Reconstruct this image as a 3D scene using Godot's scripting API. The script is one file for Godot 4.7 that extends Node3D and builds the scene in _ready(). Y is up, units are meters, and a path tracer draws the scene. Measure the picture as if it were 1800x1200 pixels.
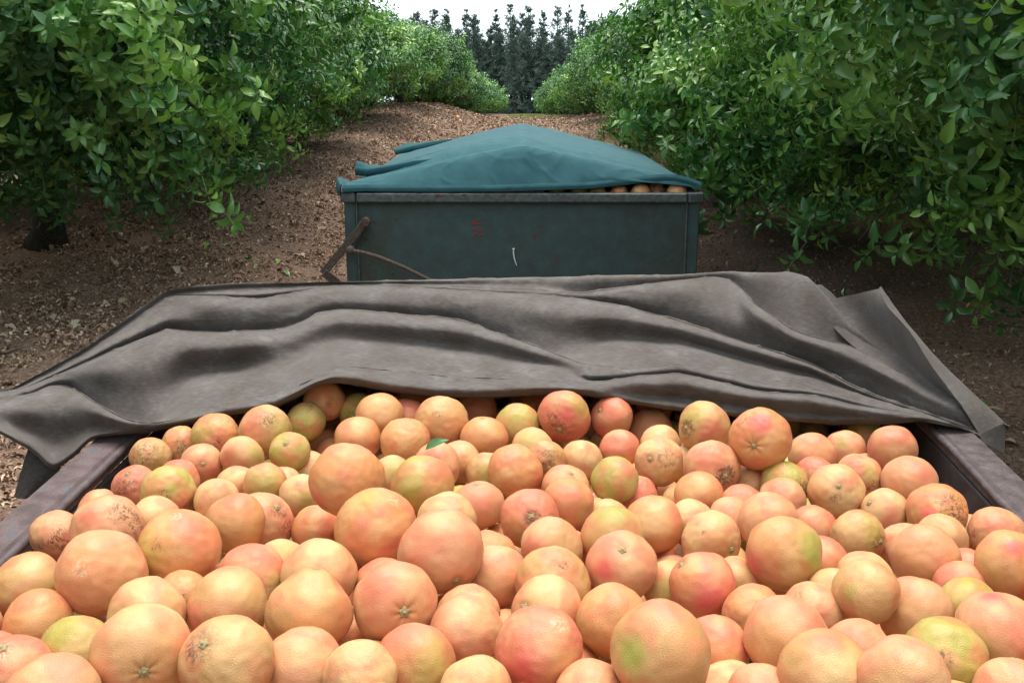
extends Node3D

# An orchard lane: a trailer heaped with grapefruit under a pulled-back canvas, a second covered trailer ahead, citrus rows on both sides and a windbreak beyond.
# Units are metres; the camera stands at x = 0, z = 0 and the lane runs towards -z. "d" below is the distance ahead, -z.

var names := {}
var soft := FastNoiseLite.new()
var sprigs: Array = []
var leaf_shapes: Array = []
var leaf_mats: Array = []
var M := {}
var eye := Vector3(0, 1.6, 0)
var cam: Camera3D


func _ready():
	# ---- camera, sky, sun, exposure ----
	cam = Camera3D.new()
	cam.name = "camera"
	cam.fov = 37.56
	cam.near = 0.05
	cam.far = 3000.0
	cam.position = eye
	cam.rotation_degrees = Vector3(-12.77, 0.487, 0)
	add_child(cam)
	var env := Environment.new()
	env.background_mode = Environment.BG_SKY
	var sky := Sky.new()
	var pm := ProceduralSkyMaterial.new()
	pm.sky_top_color = Color(0.94, 0.985, 1.0)
	pm.sky_horizon_color = Color(0.92, 0.985, 1.0)
	pm.sky_curve = 0.2
	pm.sky_energy_multiplier = 0.82
	pm.ground_bottom_color = Color(0.25, 0.2, 0.17)
	pm.ground_horizon_color = Color(0.5, 0.5, 0.48)
	sky.sky_material = pm
	env.sky = sky
	env.tonemap_mode = Environment.TONE_MAPPER_LINEAR
	env.tonemap_exposure = 3.05
	env.sdfgi_enabled = true
	env.ssao_enabled = true
	env.ssil_enabled = true
	var we := WorldEnvironment.new()
	we.name = "overcast_environment"
	we.environment = env
	add_child(we)
	var sun := DirectionalLight3D.new()
	sun.name = "veiled_sun"
	sun.light_energy = 0.5
	sun.light_angular_distance = 40.0
	sun.light_color = Color(1.0, 0.97, 0.93)
	sun.shadow_enabled = true
	sun.rotation_degrees = Vector3(-80, 165, 0)
	add_child(sun)

	soft.noise_type = FastNoiseLite.TYPE_SIMPLEX_SMOOTH
	soft.frequency = 1.0
	soft.fractal_type = FastNoiseLite.FRACTAL_NONE
	soft.seed = 11
	make_materials()
	make_leaves()

	build_ground()
	build_rows()
	build_windbreak()
	build_front_trailer()
	build_far_trailer()
	build_grey_tarp()
	build_blue_tarp()
	build_fruit()
	build_litter()


# ------------------------------------------------------------------ helpers

func numbered(called: String) -> String:
	var n: int = names.get(called, 0)
	names[called] = n + 1
	return called if n == 0 else "%s_%03d" % [called, n]


func tag(o: Node, label := "", category := "", group := "", kind := "") -> Node:
	if label: o.set_meta("label", label)
	if category: o.set_meta("category", category)
	if group: o.set_meta("group", group)
	if kind: o.set_meta("kind", kind)
	return o


func thing(called: String, at: Vector3, label: String, category: String, group := "") -> Node3D:
	var o := Node3D.new()
	o.name = numbered(called)
	add_child(o)
	o.position = at
	tag(o, label, category, group)
	return o


func part(called: String, mesh: Mesh, mat: Material, parent: Node, at := Vector3.ZERO, kind := "") -> MeshInstance3D:
	var o := MeshInstance3D.new()
	o.name = numbered(called) if parent == self else called
	o.mesh = mesh
	o.material_override = mat
	o.position = at
	parent.add_child(o, true)
	if kind: o.set_meta("kind", kind)
	return o


func rand(seed_: int) -> RandomNumberGenerator:
	var r := RandomNumberGenerator.new()
	r.seed = seed_
	return r


class Tris:
	var v := PackedVector3Array()
	var n := PackedVector3Array()
	var c := PackedColorArray()

	func tri(a: Vector3, b: Vector3, d: Vector3, out: Vector3, col := Color.WHITE):
		var nn := (b - a).cross(d - a).normalized()
		if nn.dot(out) < 0:
			var t := b
			b = d
			d = t
			nn = -nn
		v.append(a); v.append(d); v.append(b)
		for i in 3:
			n.append(nn); c.append(col)

	func quad(a: Vector3, b: Vector3, d: Vector3, e: Vector3, out: Vector3, col := Color.WHITE):
		tri(a, b, d, out, col)
		tri(a, d, e, out, col)

	func box(center: Vector3, size: Vector3, bev := 0.004, basis := Basis.IDENTITY, col := Color.WHITE):
		var h := size * 0.5
		bev = minf(bev, minf(h.x, minf(h.y, h.z)) * 0.9)
		for axis in 3:
			var u := (axis + 1) % 3
			var w := (axis + 2) % 3
			for s in [-1.0, 1.0]:
				var q := []
				for k in [[-1.0, -1.0], [1.0, -1.0], [1.0, 1.0], [-1.0, 1.0]]:
					var p := Vector3.ZERO
					p[axis] = s * h[axis]
					p[u] = k[0] * (h[u] - bev)
					p[w] = k[1] * (h[w] - bev)
					q.append(center + basis * p)
				var o := Vector3.ZERO
				o[axis] = s
				quad(q[0], q[1], q[2], q[3], basis * o, col)
			for s in [-1.0, 1.0]:
				for t in [-1.0, 1.0]:
					var q := []
					for k in [[0, -1.0], [0, 1.0], [1, 1.0], [1, -1.0]]:
						var p := Vector3.ZERO
						p[axis] = k[1] * (h[axis] - bev)
						p[u] = s * (h[u] - (bev if k[0] == 0 else 0.0))
						p[w] = t * (h[w] - (0.0 if k[0] == 0 else bev))
						q.append(center + basis * p)
					var o := Vector3.ZERO
					o[u] = s
					o[w] = t
					quad(q[0], q[1], q[2], q[3], basis * o, col)
		for sx in [-1.0, 1.0]:
			for sy in [-1.0, 1.0]:
				for sz in [-1.0, 1.0]:
					var s := Vector3(sx, sy, sz)
					var a := center + basis * (s * Vector3(h.x, h.y - bev, h.z - bev))
					var b := center + basis * (s * Vector3(h.x - bev, h.y, h.z - bev))
					var d := center + basis * (s * Vector3(h.x - bev, h.y - bev, h.z))
					tri(a, b, d, basis * s, col)

	func mesh() -> ArrayMesh:
		var a := []
		a.resize(Mesh.ARRAY_MAX)
		a[Mesh.ARRAY_VERTEX] = v
		a[Mesh.ARRAY_NORMAL] = n
		a[Mesh.ARRAY_COLOR] = c
		var m := ArrayMesh.new()
		m.add_surface_from_arrays(Mesh.PRIMITIVE_TRIANGLES, a)
		return m


func box_mesh(size: Vector3, bev := 0.004) -> ArrayMesh:
	var t := Tris.new()
	t.box(Vector3.ZERO, size, bev)
	return t.mesh()


func smooth_mesh(v: PackedVector3Array, index: PackedInt32Array, col = null, flip := false) -> ArrayMesh:
	# indices turn counter-clockwise seen from outside; Godot wants them clockwise
	var n := PackedVector3Array()
	n.resize(v.size())
	for i in range(0, index.size(), 3):
		var a := index[i]
		var b := index[i + 1]
		var d := index[i + 2]
		var f := (v[b] - v[a]).cross(v[d] - v[a])
		if flip: f = -f
		n[a] += f
		n[b] += f
		n[d] += f
		if not flip:
			index[i + 1] = d
			index[i + 2] = b
	for i in n.size():
		n[i] = n[i].normalized()
	var arr := []
	arr.resize(Mesh.ARRAY_MAX)
	arr[Mesh.ARRAY_VERTEX] = v
	arr[Mesh.ARRAY_NORMAL] = n
	arr[Mesh.ARRAY_INDEX] = index
	if col != null: arr[Mesh.ARRAY_COLOR] = col
	var m := ArrayMesh.new()
	m.add_surface_from_arrays(Mesh.PRIMITIVE_TRIANGLES, arr)
	return m


func grid_index(rows: int, cols: int) -> PackedInt32Array:
	var index := PackedInt32Array()
	for r in rows - 1:
		for c in cols - 1:
			var a := r * cols + c
			index.append_array([a, a + 1, a + cols, a + 1, a + cols + 1, a + cols])
	return index


func tube_mesh(path: PackedVector3Array, radii: PackedFloat32Array, sides := 8, bumpy := 0.0) -> ArrayMesh:
	var v := PackedVector3Array()
	var index := PackedInt32Array()
	var up := Vector3(0.31, 0.2, 0.93).normalized()
	for i in path.size():
		var dir := (path[mini(i + 1, path.size() - 1)] - path[maxi(i - 1, 0)]).normalized()
		var x := up.cross(dir).normalized()
		var y := dir.cross(x).normalized()
		for s in sides:
			var a := TAU * s / sides
			var off := (x * cos(a) + y * sin(a))
			v.append(path[i] + off * radii[i] * (1.0 + bumpy * soft.get_noise_3dv(path[i] * 9.0 + off * 1.5)))
	for i in path.size() - 1:
		for s in sides:
			var a := i * sides + s
			var b := i * sides + (s + 1) % sides
			index.append_array([a, b, a + sides, b, b + sides, a + sides])
	v.append(path[0])
	v.append(path[path.size() - 1])
	var last := (path.size() - 1) * sides
	for s in sides:
		index.append_array([v.size() - 2, (s + 1) % sides, s, v.size() - 1, last + s, last + (s + 1) % sides])
	return smooth_mesh(v, index)


func spline(p: Array, t: float) -> Vector3:
	var i := clampi(int(t), 0, p.size() - 2)
	var f := t - i
	var a: Vector3 = p[maxi(i - 1, 0)]
	var b: Vector3 = p[i]
	var c: Vector3 = p[i + 1]
	var d: Vector3 = p[mini(i + 2, p.size() - 1)]
	return 0.5 * (2.0 * b + (c - a) * f + (2.0 * a - 5.0 * b + 4.0 * c - d) * f * f + (3.0 * b - a - 3.0 * c + d) * f * f * f)


func cloth_mesh(ctrl: Array, per_row: int, per_col: int, wrinkle: float, scale: Vector3, flip := false) -> ArrayMesh:
	var nr := (ctrl.size() - 1) * per_row + 1
	var nc: int = (ctrl[0].size() - 1) * per_col + 1
	var columns := []
	for c in nc:
		var col := []
		for row in ctrl:
			col.append(spline(row, float(c) / per_col))
		columns.append(col)
	var v := PackedVector3Array()
	for r in nr:
		for c in nc:
			v.append(spline(columns[c], float(r) / per_row))
	var out := PackedVector3Array(v)
	for r in nr:
		for c in nc:
			var i := r * nc + c
			var a := v[r * nc + mini(c + 1, nc - 1)] - v[r * nc + maxi(c - 1, 0)]
			var b := v[mini(r + 1, nr - 1) * nc + c] - v[maxi(r - 1, 0) * nc + c]
			var n := a.cross(b).normalized()
			var p := v[i] * scale
			var w := 0.45 * soft.get_noise_3dv(p) + 0.2 * soft.get_noise_3dv(p * 2.7 + Vector3(5, 1, 2)) + 0.10 * soft.get_noise_3dv(p * 7.0)
			var crease := 1.0 - absf(soft.get_noise_3dv(p * Vector3(0.8, 1.3, 1.3) + Vector3(9, 3, 1)))
			var crease2 := 1.0 - absf(soft.get_noise_3dv(p.rotated(Vector3(0.3, 0.2, 0.9).normalized(), 0.9) * 0.9 + Vector3(2, 8, 4)))
			out[i] += n * wrinkle * (w + 0.7 * pow(crease, 16.0) + 0.6 * pow(crease2, 20.0))
	return smooth_mesh(out, grid_index(nr, nc), null, flip)


func ramp(stops: Array) -> Gradient:
	var g := Gradient.new()
	var at := PackedFloat32Array()
	var cs := PackedColorArray()
	for s in stops:
		at.append(s[0])
		cs.append(s[1])
	g.offsets = at
	g.colors = cs
	return g


func noise_tex(freq: float, seed_: int, stops = null, size := 512, kind := FastNoiseLite.TYPE_SIMPLEX_SMOOTH, octaves := 4) -> NoiseTexture2D:
	var n := FastNoiseLite.new()
	n.noise_type = kind
	n.frequency = freq
	n.seed = seed_
	n.fractal_octaves = octaves
	n.fractal_type = FastNoiseLite.FRACTAL_FBM if octaves > 1 else FastNoiseLite.FRACTAL_NONE
	if kind == FastNoiseLite.TYPE_CELLULAR:
		n.cellular_return_type = FastNoiseLite.RETURN_DISTANCE
	var t := NoiseTexture2D.new()
	t.width = size
	t.height = size
	t.seamless = true
	t.noise = n
	if stops != null: t.color_ramp = ramp(stops)
	return t


func mat(albedo: Color, rough: float, tex: Texture2D = null, scale := 1.0, world := true) -> StandardMaterial3D:
	var m := StandardMaterial3D.new()
	m.albedo_color = albedo
	m.roughness = rough
	if tex:
		m.albedo_texture = tex
		m.uv1_triplanar = true
		m.uv1_world_triplanar = world
		m.uv1_scale = Vector3.ONE * scale
	return m


func lin(r: float, g: float, b: float) -> Color:
	return Color(r, g, b).linear_to_srgb()


func relief(m: StandardMaterial3D, tex: Texture2D, depth_cm: float):
	m.heightmap_enabled = true
	m.heightmap_texture = tex
	m.heightmap_scale = depth_cm


func second(m: StandardMaterial3D, tex: Texture2D, scale: float, world := true):
	m.detail_enabled = true
	m.detail_blend_mode = BaseMaterial3D.BLEND_MODE_MUL
	m.detail_albedo = tex
	m.detail_uv_layer = BaseMaterial3D.DETAIL_UV_2
	m.uv2_triplanar = true
	m.uv2_world_triplanar = world
	m.uv2_scale = Vector3.ONE * scale


func make_materials():
	var fine := noise_tex(0.03, 5, null, 512, FastNoiseLite.TYPE_SIMPLEX_SMOOTH, 5)
	var pores := noise_tex(0.11, 7, null, 512, FastNoiseLite.TYPE_CELLULAR, 1)
	# soil and litter
	var soil := noise_tex(0.02, 21, [[0.0, lin(.14, .082, .064)], [0.42, lin(.255, .172, .132)], [0.6, lin(.32, .23, .178)], [0.8, lin(.42, .305, .235)], [1.0, lin(.5, .4, .31)]], 1024, FastNoiseLite.TYPE_SIMPLEX_SMOOTH, 6)
	var m := mat(Color.WHITE, 0.95, soil, 1.1)
	m.vertex_color_use_as_albedo = true
	second(m, noise_tex(0.012, 3, [[0.0, Color(.74, .71, .69)], [1.0, Color.WHITE]], 512), 0.19)
	relief(m, noise_tex(0.035, 8, null, 1024, FastNoiseLite.TYPE_CELLULAR, 3), 2.5)
	M.soil = m
	m = mat(Color.WHITE, 0.85)
	m.vertex_color_use_as_albedo = true
	M.chip = m
	# fruit
	m = mat(Color.WHITE, 0.42, noise_tex(0.12, 9, [[0.0, Color(.86, .83, .8)], [0.3, Color(.97, .96, .95)], [1.0, Color.WHITE]], 512, FastNoiseLite.TYPE_CELLULAR, 1), 11.0, false)
	m.vertex_color_use_as_albedo = true
	m.metallic_specular = 0.42
	relief(m, pores, 0.045)
	M.skin = m
	m = mat(lin(.33, .27, .14), 0.9)
	m.vertex_color_use_as_albedo = true
	M.button = m
	# leaves
	m = mat(Color.WHITE, 0.24)
	m.vertex_color_use_as_albedo = true
	m.metallic_specular = 0.5
	m.backlight_enabled = true
	m.backlight = Color(.45, .6, .2)
	M.leaf = m
	for tone in [[.022, .074, .034], [.034, .108, .038], [.052, .150, .045], [.10, .24, .06], [.19, .37, .08], [.25, .42, .10], [.32, .47, .12]]:
		var k: StandardMaterial3D = m.duplicate()
		k.albedo_color = lin(tone[0], tone[1], tone[2])
		leaf_mats.append(k)
	m = mat(Color.WHITE, 0.8)
	m.vertex_color_use_as_albedo = true
	M.needle = m
	M.bark = mat(Color.WHITE, 0.95, noise_tex(0.02, 31, [[0.0, lin(.012, .010, .009)], [0.5, lin(.035, .03, .026)], [1.0, lin(.08, .072, .064)]]), 3.0)
	relief(M.bark, fine, 1.0)
	# canvas
	m = mat(lin(.53, .52, .525), 0.9, noise_tex(0.008, 41, [[0.0, lin(.14, .112, .10)], [0.35, lin(.19, .165, .154)], [0.55, lin(.215, .195, .19)], [0.75, lin(.24, .225, .222)], [1.0, lin(.38, .365, .355)]], 1024, FastNoiseLite.TYPE_SIMPLEX_SMOOTH, 6), 0.9)
	m.rim_enabled = true
	m.rim = 0.35
	second(m, noise_tex(0.03, 43, [[0.0, Color(.74, .72, .70)], [0.35, Color(.86, .85, .84)], [0.66, Color(.90, .90, .90)], [0.74, Color.WHITE], [1.0, Color.WHITE]], 1024, FastNoiseLite.TYPE_SIMPLEX, 6), 1.0)
	m.uv2_scale = Vector3(0.9, 3.2, 3.2)
	relief(m, noise_tex(0.2, 44, null, 512, FastNoiseLite.TYPE_SIMPLEX, 3), 0.05)
	M.canvas = m
	m = mat(Color.WHITE, 0.9, noise_tex(0.008, 51, [[0.0, lin(.022, .105, .135)], [0.5, lin(.028, .125, .158)], [1.0, lin(.045, .155, .185)]], 1024, FastNoiseLite.TYPE_SIMPLEX_SMOOTH, 6), 0.8)
	second(m, noise_tex(0.2, 53, [[0.0, Color(.8, .8, .8)], [1.0, Color.WHITE]], 512), 6.0)
	relief(m, noise_tex(0.2, 44, null, 512, FastNoiseLite.TYPE_SIMPLEX, 3), 0.06)
	M.blue = m
	# steel
	m = mat(Color.WHITE, 0.55, noise_tex(0.012, 61, [[0.0, lin(.033, .052, .053)], [0.35, lin(.034, .064, .068)], [0.6, lin(.034, .072, .078)], [1.0, lin(.046, .086, .093)]], 1024, FastNoiseLite.TYPE_SIMPLEX_SMOOTH, 5), 0.75)
	m.vertex_color_use_as_albedo = true
	second(m, noise_tex(0.05, 63, [[0.0, Color(.84, .81, .78)], [0.25, Color(.95, .94, .93)], [1.0, Color.WHITE]], 512), 1.6)
	relief(m, fine, 0.12)
	M.teal_steel = m
	m = mat(Color.WHITE, 0.6, noise_tex(0.02, 65, [[0.0, lin(.05, .035, .03)], [0.35, lin(.055, .062, .064)], [0.6, lin(.068, .09, .097)], [1.0, lin(.105, .13, .137)]], 512), 2.2)
	relief(m, fine, 0.15)
	M.rail = m
	m = mat(Color.WHITE, 0.85, noise_tex(0.03, 67, [[0.0, lin(.025, .018, .015)], [0.5, lin(.062, .043, .035)], [1.0, lin(.13, .10, .085)]], 512), 4.0)
	relief(m, fine, 0.2)
	M.rust = m
	m = mat(Color.WHITE, 0.5, noise_tex(0.014, 71, [[0.0, lin(.045, .028, .03)], [0.45, lin(.10, .073, .077)], [0.7, lin(.135, .098, .105)], [0.78, lin(.10, .10, .115)], [0.86, lin(.07, .105, .135)], [1.0, lin(.07, .12, .155)]], 1024, FastNoiseLite.TYPE_SIMPLEX_SMOOTH, 6), 0.8)
	second(m, noise_tex(0.08, 72, [[0.0, Color(.5, .4, .4)], [0.3, Color(.95, .93, .93)], [1.0, Color.WHITE]], 512), 3.0)
	relief(m, fine, 0.12)
	m.roughness = 0.68
	M.blue_rim = m
	m = mat(Color.WHITE, 0.5, noise_tex(0.014, 75, [[0.0, lin(.04, .027, .03)], [0.45, lin(.09, .072, .079)], [0.75, lin(.115, .096, .104)], [1.0, lin(.17, .15, .155)]], 1024, FastNoiseLite.TYPE_SIMPLEX_SMOOTH, 6), 1.3)
	second(m, noise_tex(0.08, 72, [[0.0, Color(.5, .4, .4)], [0.3, Color(.95, .93, .93)], [1.0, Color.WHITE]], 512), 3.0)
	relief(m, fine, 0.12)
	m.roughness = 0.68
	M.plain_rim = m
	m = mat(Color.WHITE, 0.6, noise_tex(0.02, 77, [[0.0, lin(.028, .024, .028)], [0.5, lin(.048, .043, .052)], [1.0, lin(.085, .078, .088)]], 512), 1.1)
	M.inner_steel = m
	M.rubber = mat(lin(.02, .02, .021), 0.8)
	M.white = mat(lin(.75, .78, .76), 0.6)
	M.red = mat(lin(.20, .018, .022), 0.6)
	M.rust_spot = mat(lin(.10, .035, .028), 0.8)


# ------------------------------------------------------------------ ground

func lane(d: float) -> float:
	var at := [-50.0, 2.0, 4.0, 6.0, 9.0, 12.0, 16.0, 22.0, 30.0, 45.0, 60.0, 100.0, 160.0, 900.0]
	var ys := [0.0, 0.0, 0.04, 0.16, 0.38, 0.62, 0.93, 1.26, 1.42, 1.44, 1.5, 1.55, 1.5, 1.2]
	var i := 0
	while i < at.size() - 2 and d > at[i + 1]:
		i += 1
	var f := clampf((d - at[i]) / (at[i + 1] - at[i]), 0, 1)
	return lerpf(ys[i], ys[i + 1], f)


func ground_y(x: float, d: float) -> float:
	var left: float = smoothstep(1.0, 2.6, -x) * (0.12 + 0.24 * smoothstep(4.0, 11.0, d)) * (1.0 - 0.75 * smoothstep(28.0, 50.0, d))
	left += smoothstep(0.15, 1.4, -x) * 0.13 * smoothstep(16.0, 24.0, d) * (1.0 - smoothstep(27.0, 40.0, d))
	var right: float = smoothstep(1.2, 2.6, x) * (0.04 + 0.14 * smoothstep(4.0, 11.0, d)) * (1.0 - 0.7 * smoothstep(28.0, 50.0, d))
	return lane(d) + left + right + 0.035 * soft.get_noise_2d(x * 0.9, d * 0.9) + 0.02 * soft.get_noise_2d(x * 2.6, d * 2.6) + 0.012 * soft.get_noise_2d(x * 6.0, d * 6.0)


func build_ground():
	var xs := PackedFloat32Array()
	var ds := PackedFloat32Array()
	for x in [-900.0, -500.0, -250.0, -120.0, -70.0, -45.0, -30.0, -22.0, -16.0, -12.0, -9.5]: xs.append(x)
	for i in 65: xs.append(-8.0 + i * 0.25)
	for x in [9.5, 12.0, 16.0, 22.0, 30.0, 45.0, 70.0, 120.0, 250.0, 500.0, 900.0]: xs.append(x)
	var d := -14.0
	while d < 900.0:
		ds.append(d)
		d += 0.25 if d < 24.0 else maxf(0.25, (d - 24.0) * 0.12 + 0.25)
	ds.append(1500.0)
	var v := PackedVector3Array()
	var col := PackedColorArray()
	for dd in ds:
		for x in xs:
			v.append(Vector3(x, ground_y(x, dd), -dd))
			var n := 0.5 + 0.5 * soft.get_noise_2d(x * 0.5 + 40.0, dd * 0.5)
			var c := Color(1.0, 0.97, 0.94).lerp(Color(0.88, 0.82, 0.77), n)
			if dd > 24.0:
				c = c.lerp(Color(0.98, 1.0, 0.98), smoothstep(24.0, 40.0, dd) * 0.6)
			col.append(c)
	var o := part("ground", smooth_mesh(v, grid_index(ds.size(), xs.size()), col), M.soil, self)
	tag(o, "brown orchard soil covered with dry leaf mulch", "ground", "", "structure")


# ------------------------------------------------------------------ leaves and trees

func leaf_points(curl: float, fold: float, wide: float) -> Array:
	# rows of three points along a leaf of length 1 that grows along +y and shows its upper face to +z
	var rows := []
	for s in [[0.0, 0.02], [0.14, 0.55], [0.4, 1.0], [0.68, 0.78], [0.88, 0.36], [1.0, 0.02]]:
		var t: float = s[0]
		var w: float = s[1] * wide * 0.5
		var z := -curl * t * t
		var y := t * (1.0 - 0.25 * curl * t)
		rows.append([Vector3(-w, y, z + fold * w), Vector3(0, y, z), Vector3(w, y, z + fold * w)])
	return rows


func add_leaf(v: PackedVector3Array, index: PackedInt32Array, col: PackedColorArray, tr: Transform3D, rows: Array, tint: Color):
	var b := v.size()
	for r in rows:
		for k in 3:
			v.append(tr * (r[k] as Vector3))
			col.append(tint if k != 1 else Color(tint.r * 1.6, tint.g * 1.35, tint.b * 1.3))
	for r in rows.size() - 1:
		for c in 2:
			var a := b + r * 3 + c
			index.append_array([a, a + 1, a + 3, a + 1, a + 4, a + 3])


func make_leaves():
	var r := rand(5)
	for k in 5:
		var v := PackedVector3Array()
		var index := PackedInt32Array()
		var col := PackedColorArray()
		add_leaf(v, index, col, Transform3D.IDENTITY, leaf_points(0.15 + 0.12 * k, 0.35 + 0.14 * (k % 3), 0.42 + 0.03 * (k % 4)), Color.WHITE)
		leaf_shapes.append(smooth_mesh(v, index, col))
	for k in 5:
		var v := PackedVector3Array()
		var index := PackedInt32Array()
		var col := PackedColorArray()
		var spots := []
		var count := 9 + k % 3
		for i in count:
			var t := float(i) / (count - 1)
			var around := i * 2.4 + r.randf_range(-0.3, 0.3)
			var open := lerpf(1.75, 0.55, t * t) + r.randf_range(-0.25, 0.25)
			var out := Vector3(cos(around), 0, sin(around))
			var dir := (Vector3.UP * cos(open) + out * sin(open)).normalized()
			var face := (Vector3.UP - dir * dir.dot(Vector3.UP)).normalized()
			face = face.rotated(dir, r.randf_range(-0.5, 0.5))
			var side := dir.cross(face).normalized()
			var size := lerpf(0.115, 0.07, t) * r.randf_range(0.85, 1.12)
			var tr := Transform3D(Basis(side * size, dir * size, face * size), Vector3.UP * (t * 0.15) + out * 0.006 + dir * 0.008)
			spots.append(tr)
			var tone := r.randf_range(0.78, 1.2)
			add_leaf(v, index, col, tr, leaf_points(r.randf_range(0.15, 0.7), r.randf_range(0.3, 0.65), r.randf_range(0.42, 0.54)), Color(tone, tone, tone))
		var stalk := v.size()
		for y in [-0.1, 0.15]:
			for s in 3:
				v.append(Vector3(cos(s * TAU / 3) * 0.002, y, sin(s * TAU / 3) * 0.002))
				col.append(Color(0.9, 0.8, 0.9))
		for s in 3:
			var a := stalk + s
			var b := stalk + (s + 1) % 3
			index.append_array([a, a + 3, b, b, a + 3, b + 3])
		sprigs.append([smooth_mesh(v, index, col), spots])


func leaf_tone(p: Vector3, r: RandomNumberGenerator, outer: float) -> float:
	# 0 is old and dark, 1 is a fresh yellow-green shoot; shade deep in the crown is painted in
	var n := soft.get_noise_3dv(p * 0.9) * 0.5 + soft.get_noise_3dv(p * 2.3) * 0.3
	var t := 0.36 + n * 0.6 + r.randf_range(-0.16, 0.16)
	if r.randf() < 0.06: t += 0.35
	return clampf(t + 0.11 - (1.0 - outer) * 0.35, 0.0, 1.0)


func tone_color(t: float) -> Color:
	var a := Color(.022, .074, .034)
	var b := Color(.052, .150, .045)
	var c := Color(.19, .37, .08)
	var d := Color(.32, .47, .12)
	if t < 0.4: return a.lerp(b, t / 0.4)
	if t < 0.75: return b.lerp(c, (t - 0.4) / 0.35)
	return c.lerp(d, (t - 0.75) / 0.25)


func citrus(at: Vector2, radii: Vector3, skirt: float, count: int, size: float, seed_: int, label: String, group: String, lead := false, fruiting := false, branches := []):
	# at: x and distance of the trunk; radii: half width, half height, half length of the crown
	var r := rand(seed_)
	var base := Vector3(at.x, ground_y(at.x, at.y), -at.y)
	var root := thing("grapefruit_tree", base, label, "tree", group)
	var centre := Vector3(0, skirt + radii.y, 0)
	# trunk and limbs
	var path := PackedVector3Array()
	var rad := PackedFloat32Array()
	for i in 6:
		var t := i / 5.0
		path.append(Vector3(0.06 * sin(t * 3.0 + seed_), -0.08 + t * 1.0, 0.05 * cos(t * 2.0 + seed_)))
		rad.append(lerpf(0.14, 0.09, t) + (0.05 if i == 0 else 0.0))
	part("trunk", tube_mesh(path, rad, 9, 0.25), M.bark, root)
	for k in 5 if count > 1500 else 3:
		var a := k * TAU / 5.0 + r.randf_range(-0.4, 0.4)
		var tip := centre + Vector3(cos(a) * radii.x * 0.72, r.randf_range(-0.1, 0.45) * radii.y, sin(a) * radii.z * 0.72)
		var from := path[5] - Vector3(0, 0.06, 0)
		var p := PackedVector3Array()
		var q := PackedFloat32Array()
		for i in 6:
			var t := i / 5.0
			p.append(from.lerp(tip, t) + Vector3(r.randf_range(-0.06, 0.06), sin(t * PI) * 0.16, r.randf_range(-0.06, 0.06)) * minf(1.0, t * 3.0))
			q.append(lerpf(0.075, 0.014, t))
		part("limb", tube_mesh(p, q, 7, 0.2), M.bark, root)
	# the places of the leafy shoots
	var to_eye := eye - (base + centre)
	var shoots := []
	var own := 0.09 * sin(seed_ * 2.1) + (0.1 if at.x > 0.0 and lead else 0.0)  # right lead trees toned lighter, making up for blocked light
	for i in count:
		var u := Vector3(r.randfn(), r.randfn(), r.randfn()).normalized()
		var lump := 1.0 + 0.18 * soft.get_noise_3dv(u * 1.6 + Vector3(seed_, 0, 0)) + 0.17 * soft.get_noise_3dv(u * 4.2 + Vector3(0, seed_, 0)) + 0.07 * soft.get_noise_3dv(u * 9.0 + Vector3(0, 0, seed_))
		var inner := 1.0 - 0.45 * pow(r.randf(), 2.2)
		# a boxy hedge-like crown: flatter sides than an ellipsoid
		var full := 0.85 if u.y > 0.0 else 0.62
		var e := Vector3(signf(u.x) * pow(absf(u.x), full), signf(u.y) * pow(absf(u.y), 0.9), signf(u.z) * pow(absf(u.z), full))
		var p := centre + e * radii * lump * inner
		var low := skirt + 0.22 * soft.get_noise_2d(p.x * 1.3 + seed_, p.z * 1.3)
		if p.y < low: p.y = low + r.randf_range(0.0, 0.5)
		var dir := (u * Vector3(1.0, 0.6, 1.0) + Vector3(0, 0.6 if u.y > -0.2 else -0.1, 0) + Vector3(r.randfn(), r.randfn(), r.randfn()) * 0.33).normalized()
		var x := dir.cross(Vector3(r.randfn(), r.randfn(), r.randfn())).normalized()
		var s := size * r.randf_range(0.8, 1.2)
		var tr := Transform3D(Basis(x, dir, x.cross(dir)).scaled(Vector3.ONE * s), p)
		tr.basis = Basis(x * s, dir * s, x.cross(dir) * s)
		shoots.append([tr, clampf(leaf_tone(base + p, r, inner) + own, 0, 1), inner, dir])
	# leading branches that stand out of the crown: tip, shoots, tone
	for b in branches:
		var tip: Vector3 = b[0] - base
		var from := centre.lerp(tip, 0.25)
		var p := PackedVector3Array()
		var q := PackedFloat32Array()
		for i in 5:
			var t := i / 4.0
			p.append(from.lerp(tip, t) + Vector3(0, 0.1 * sin(t * PI), 0))
			q.append(lerpf(0.02, 0.004, t))
		part("branch", tube_mesh(p, q, 6), M.bark, root)
		for i in b[1]:
			var t: float = 1.0 - 0.55 * pow(float(i) / b[1], 1.3)
			var o: Vector3 = from.lerp(tip, t) + Vector3(0, 0.1 * sin(t * PI), 0) + Vector3(r.randfn(), r.randfn(), r.randfn()) * (0.05 + 0.12 * (1.0 - t) + 0.004 * b[1])
			var dir: Vector3 = ((tip - from).normalized() * 0.6 + Vector3(0, b[3], 0) + (eye - b[0]).normalized() * 0.35 + Vector3(r.randfn(), r.randfn(), r.randfn()) * 0.35).normalized()
			var x: Vector3 = dir.cross(Vector3(r.randfn(), r.randfn(), r.randfn())).normalized()
			var s := size * r.randf_range(0.85, 1.15)
			shoots.append([Transform3D(Basis(x * s, dir * s, x.cross(dir) * s), o), clampf(b[2] + r.randf_range(-0.15, 0.15), 0, 1), 1.0, dir])
	# the leaves that show largest are single meshes
	var chosen := {}
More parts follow.
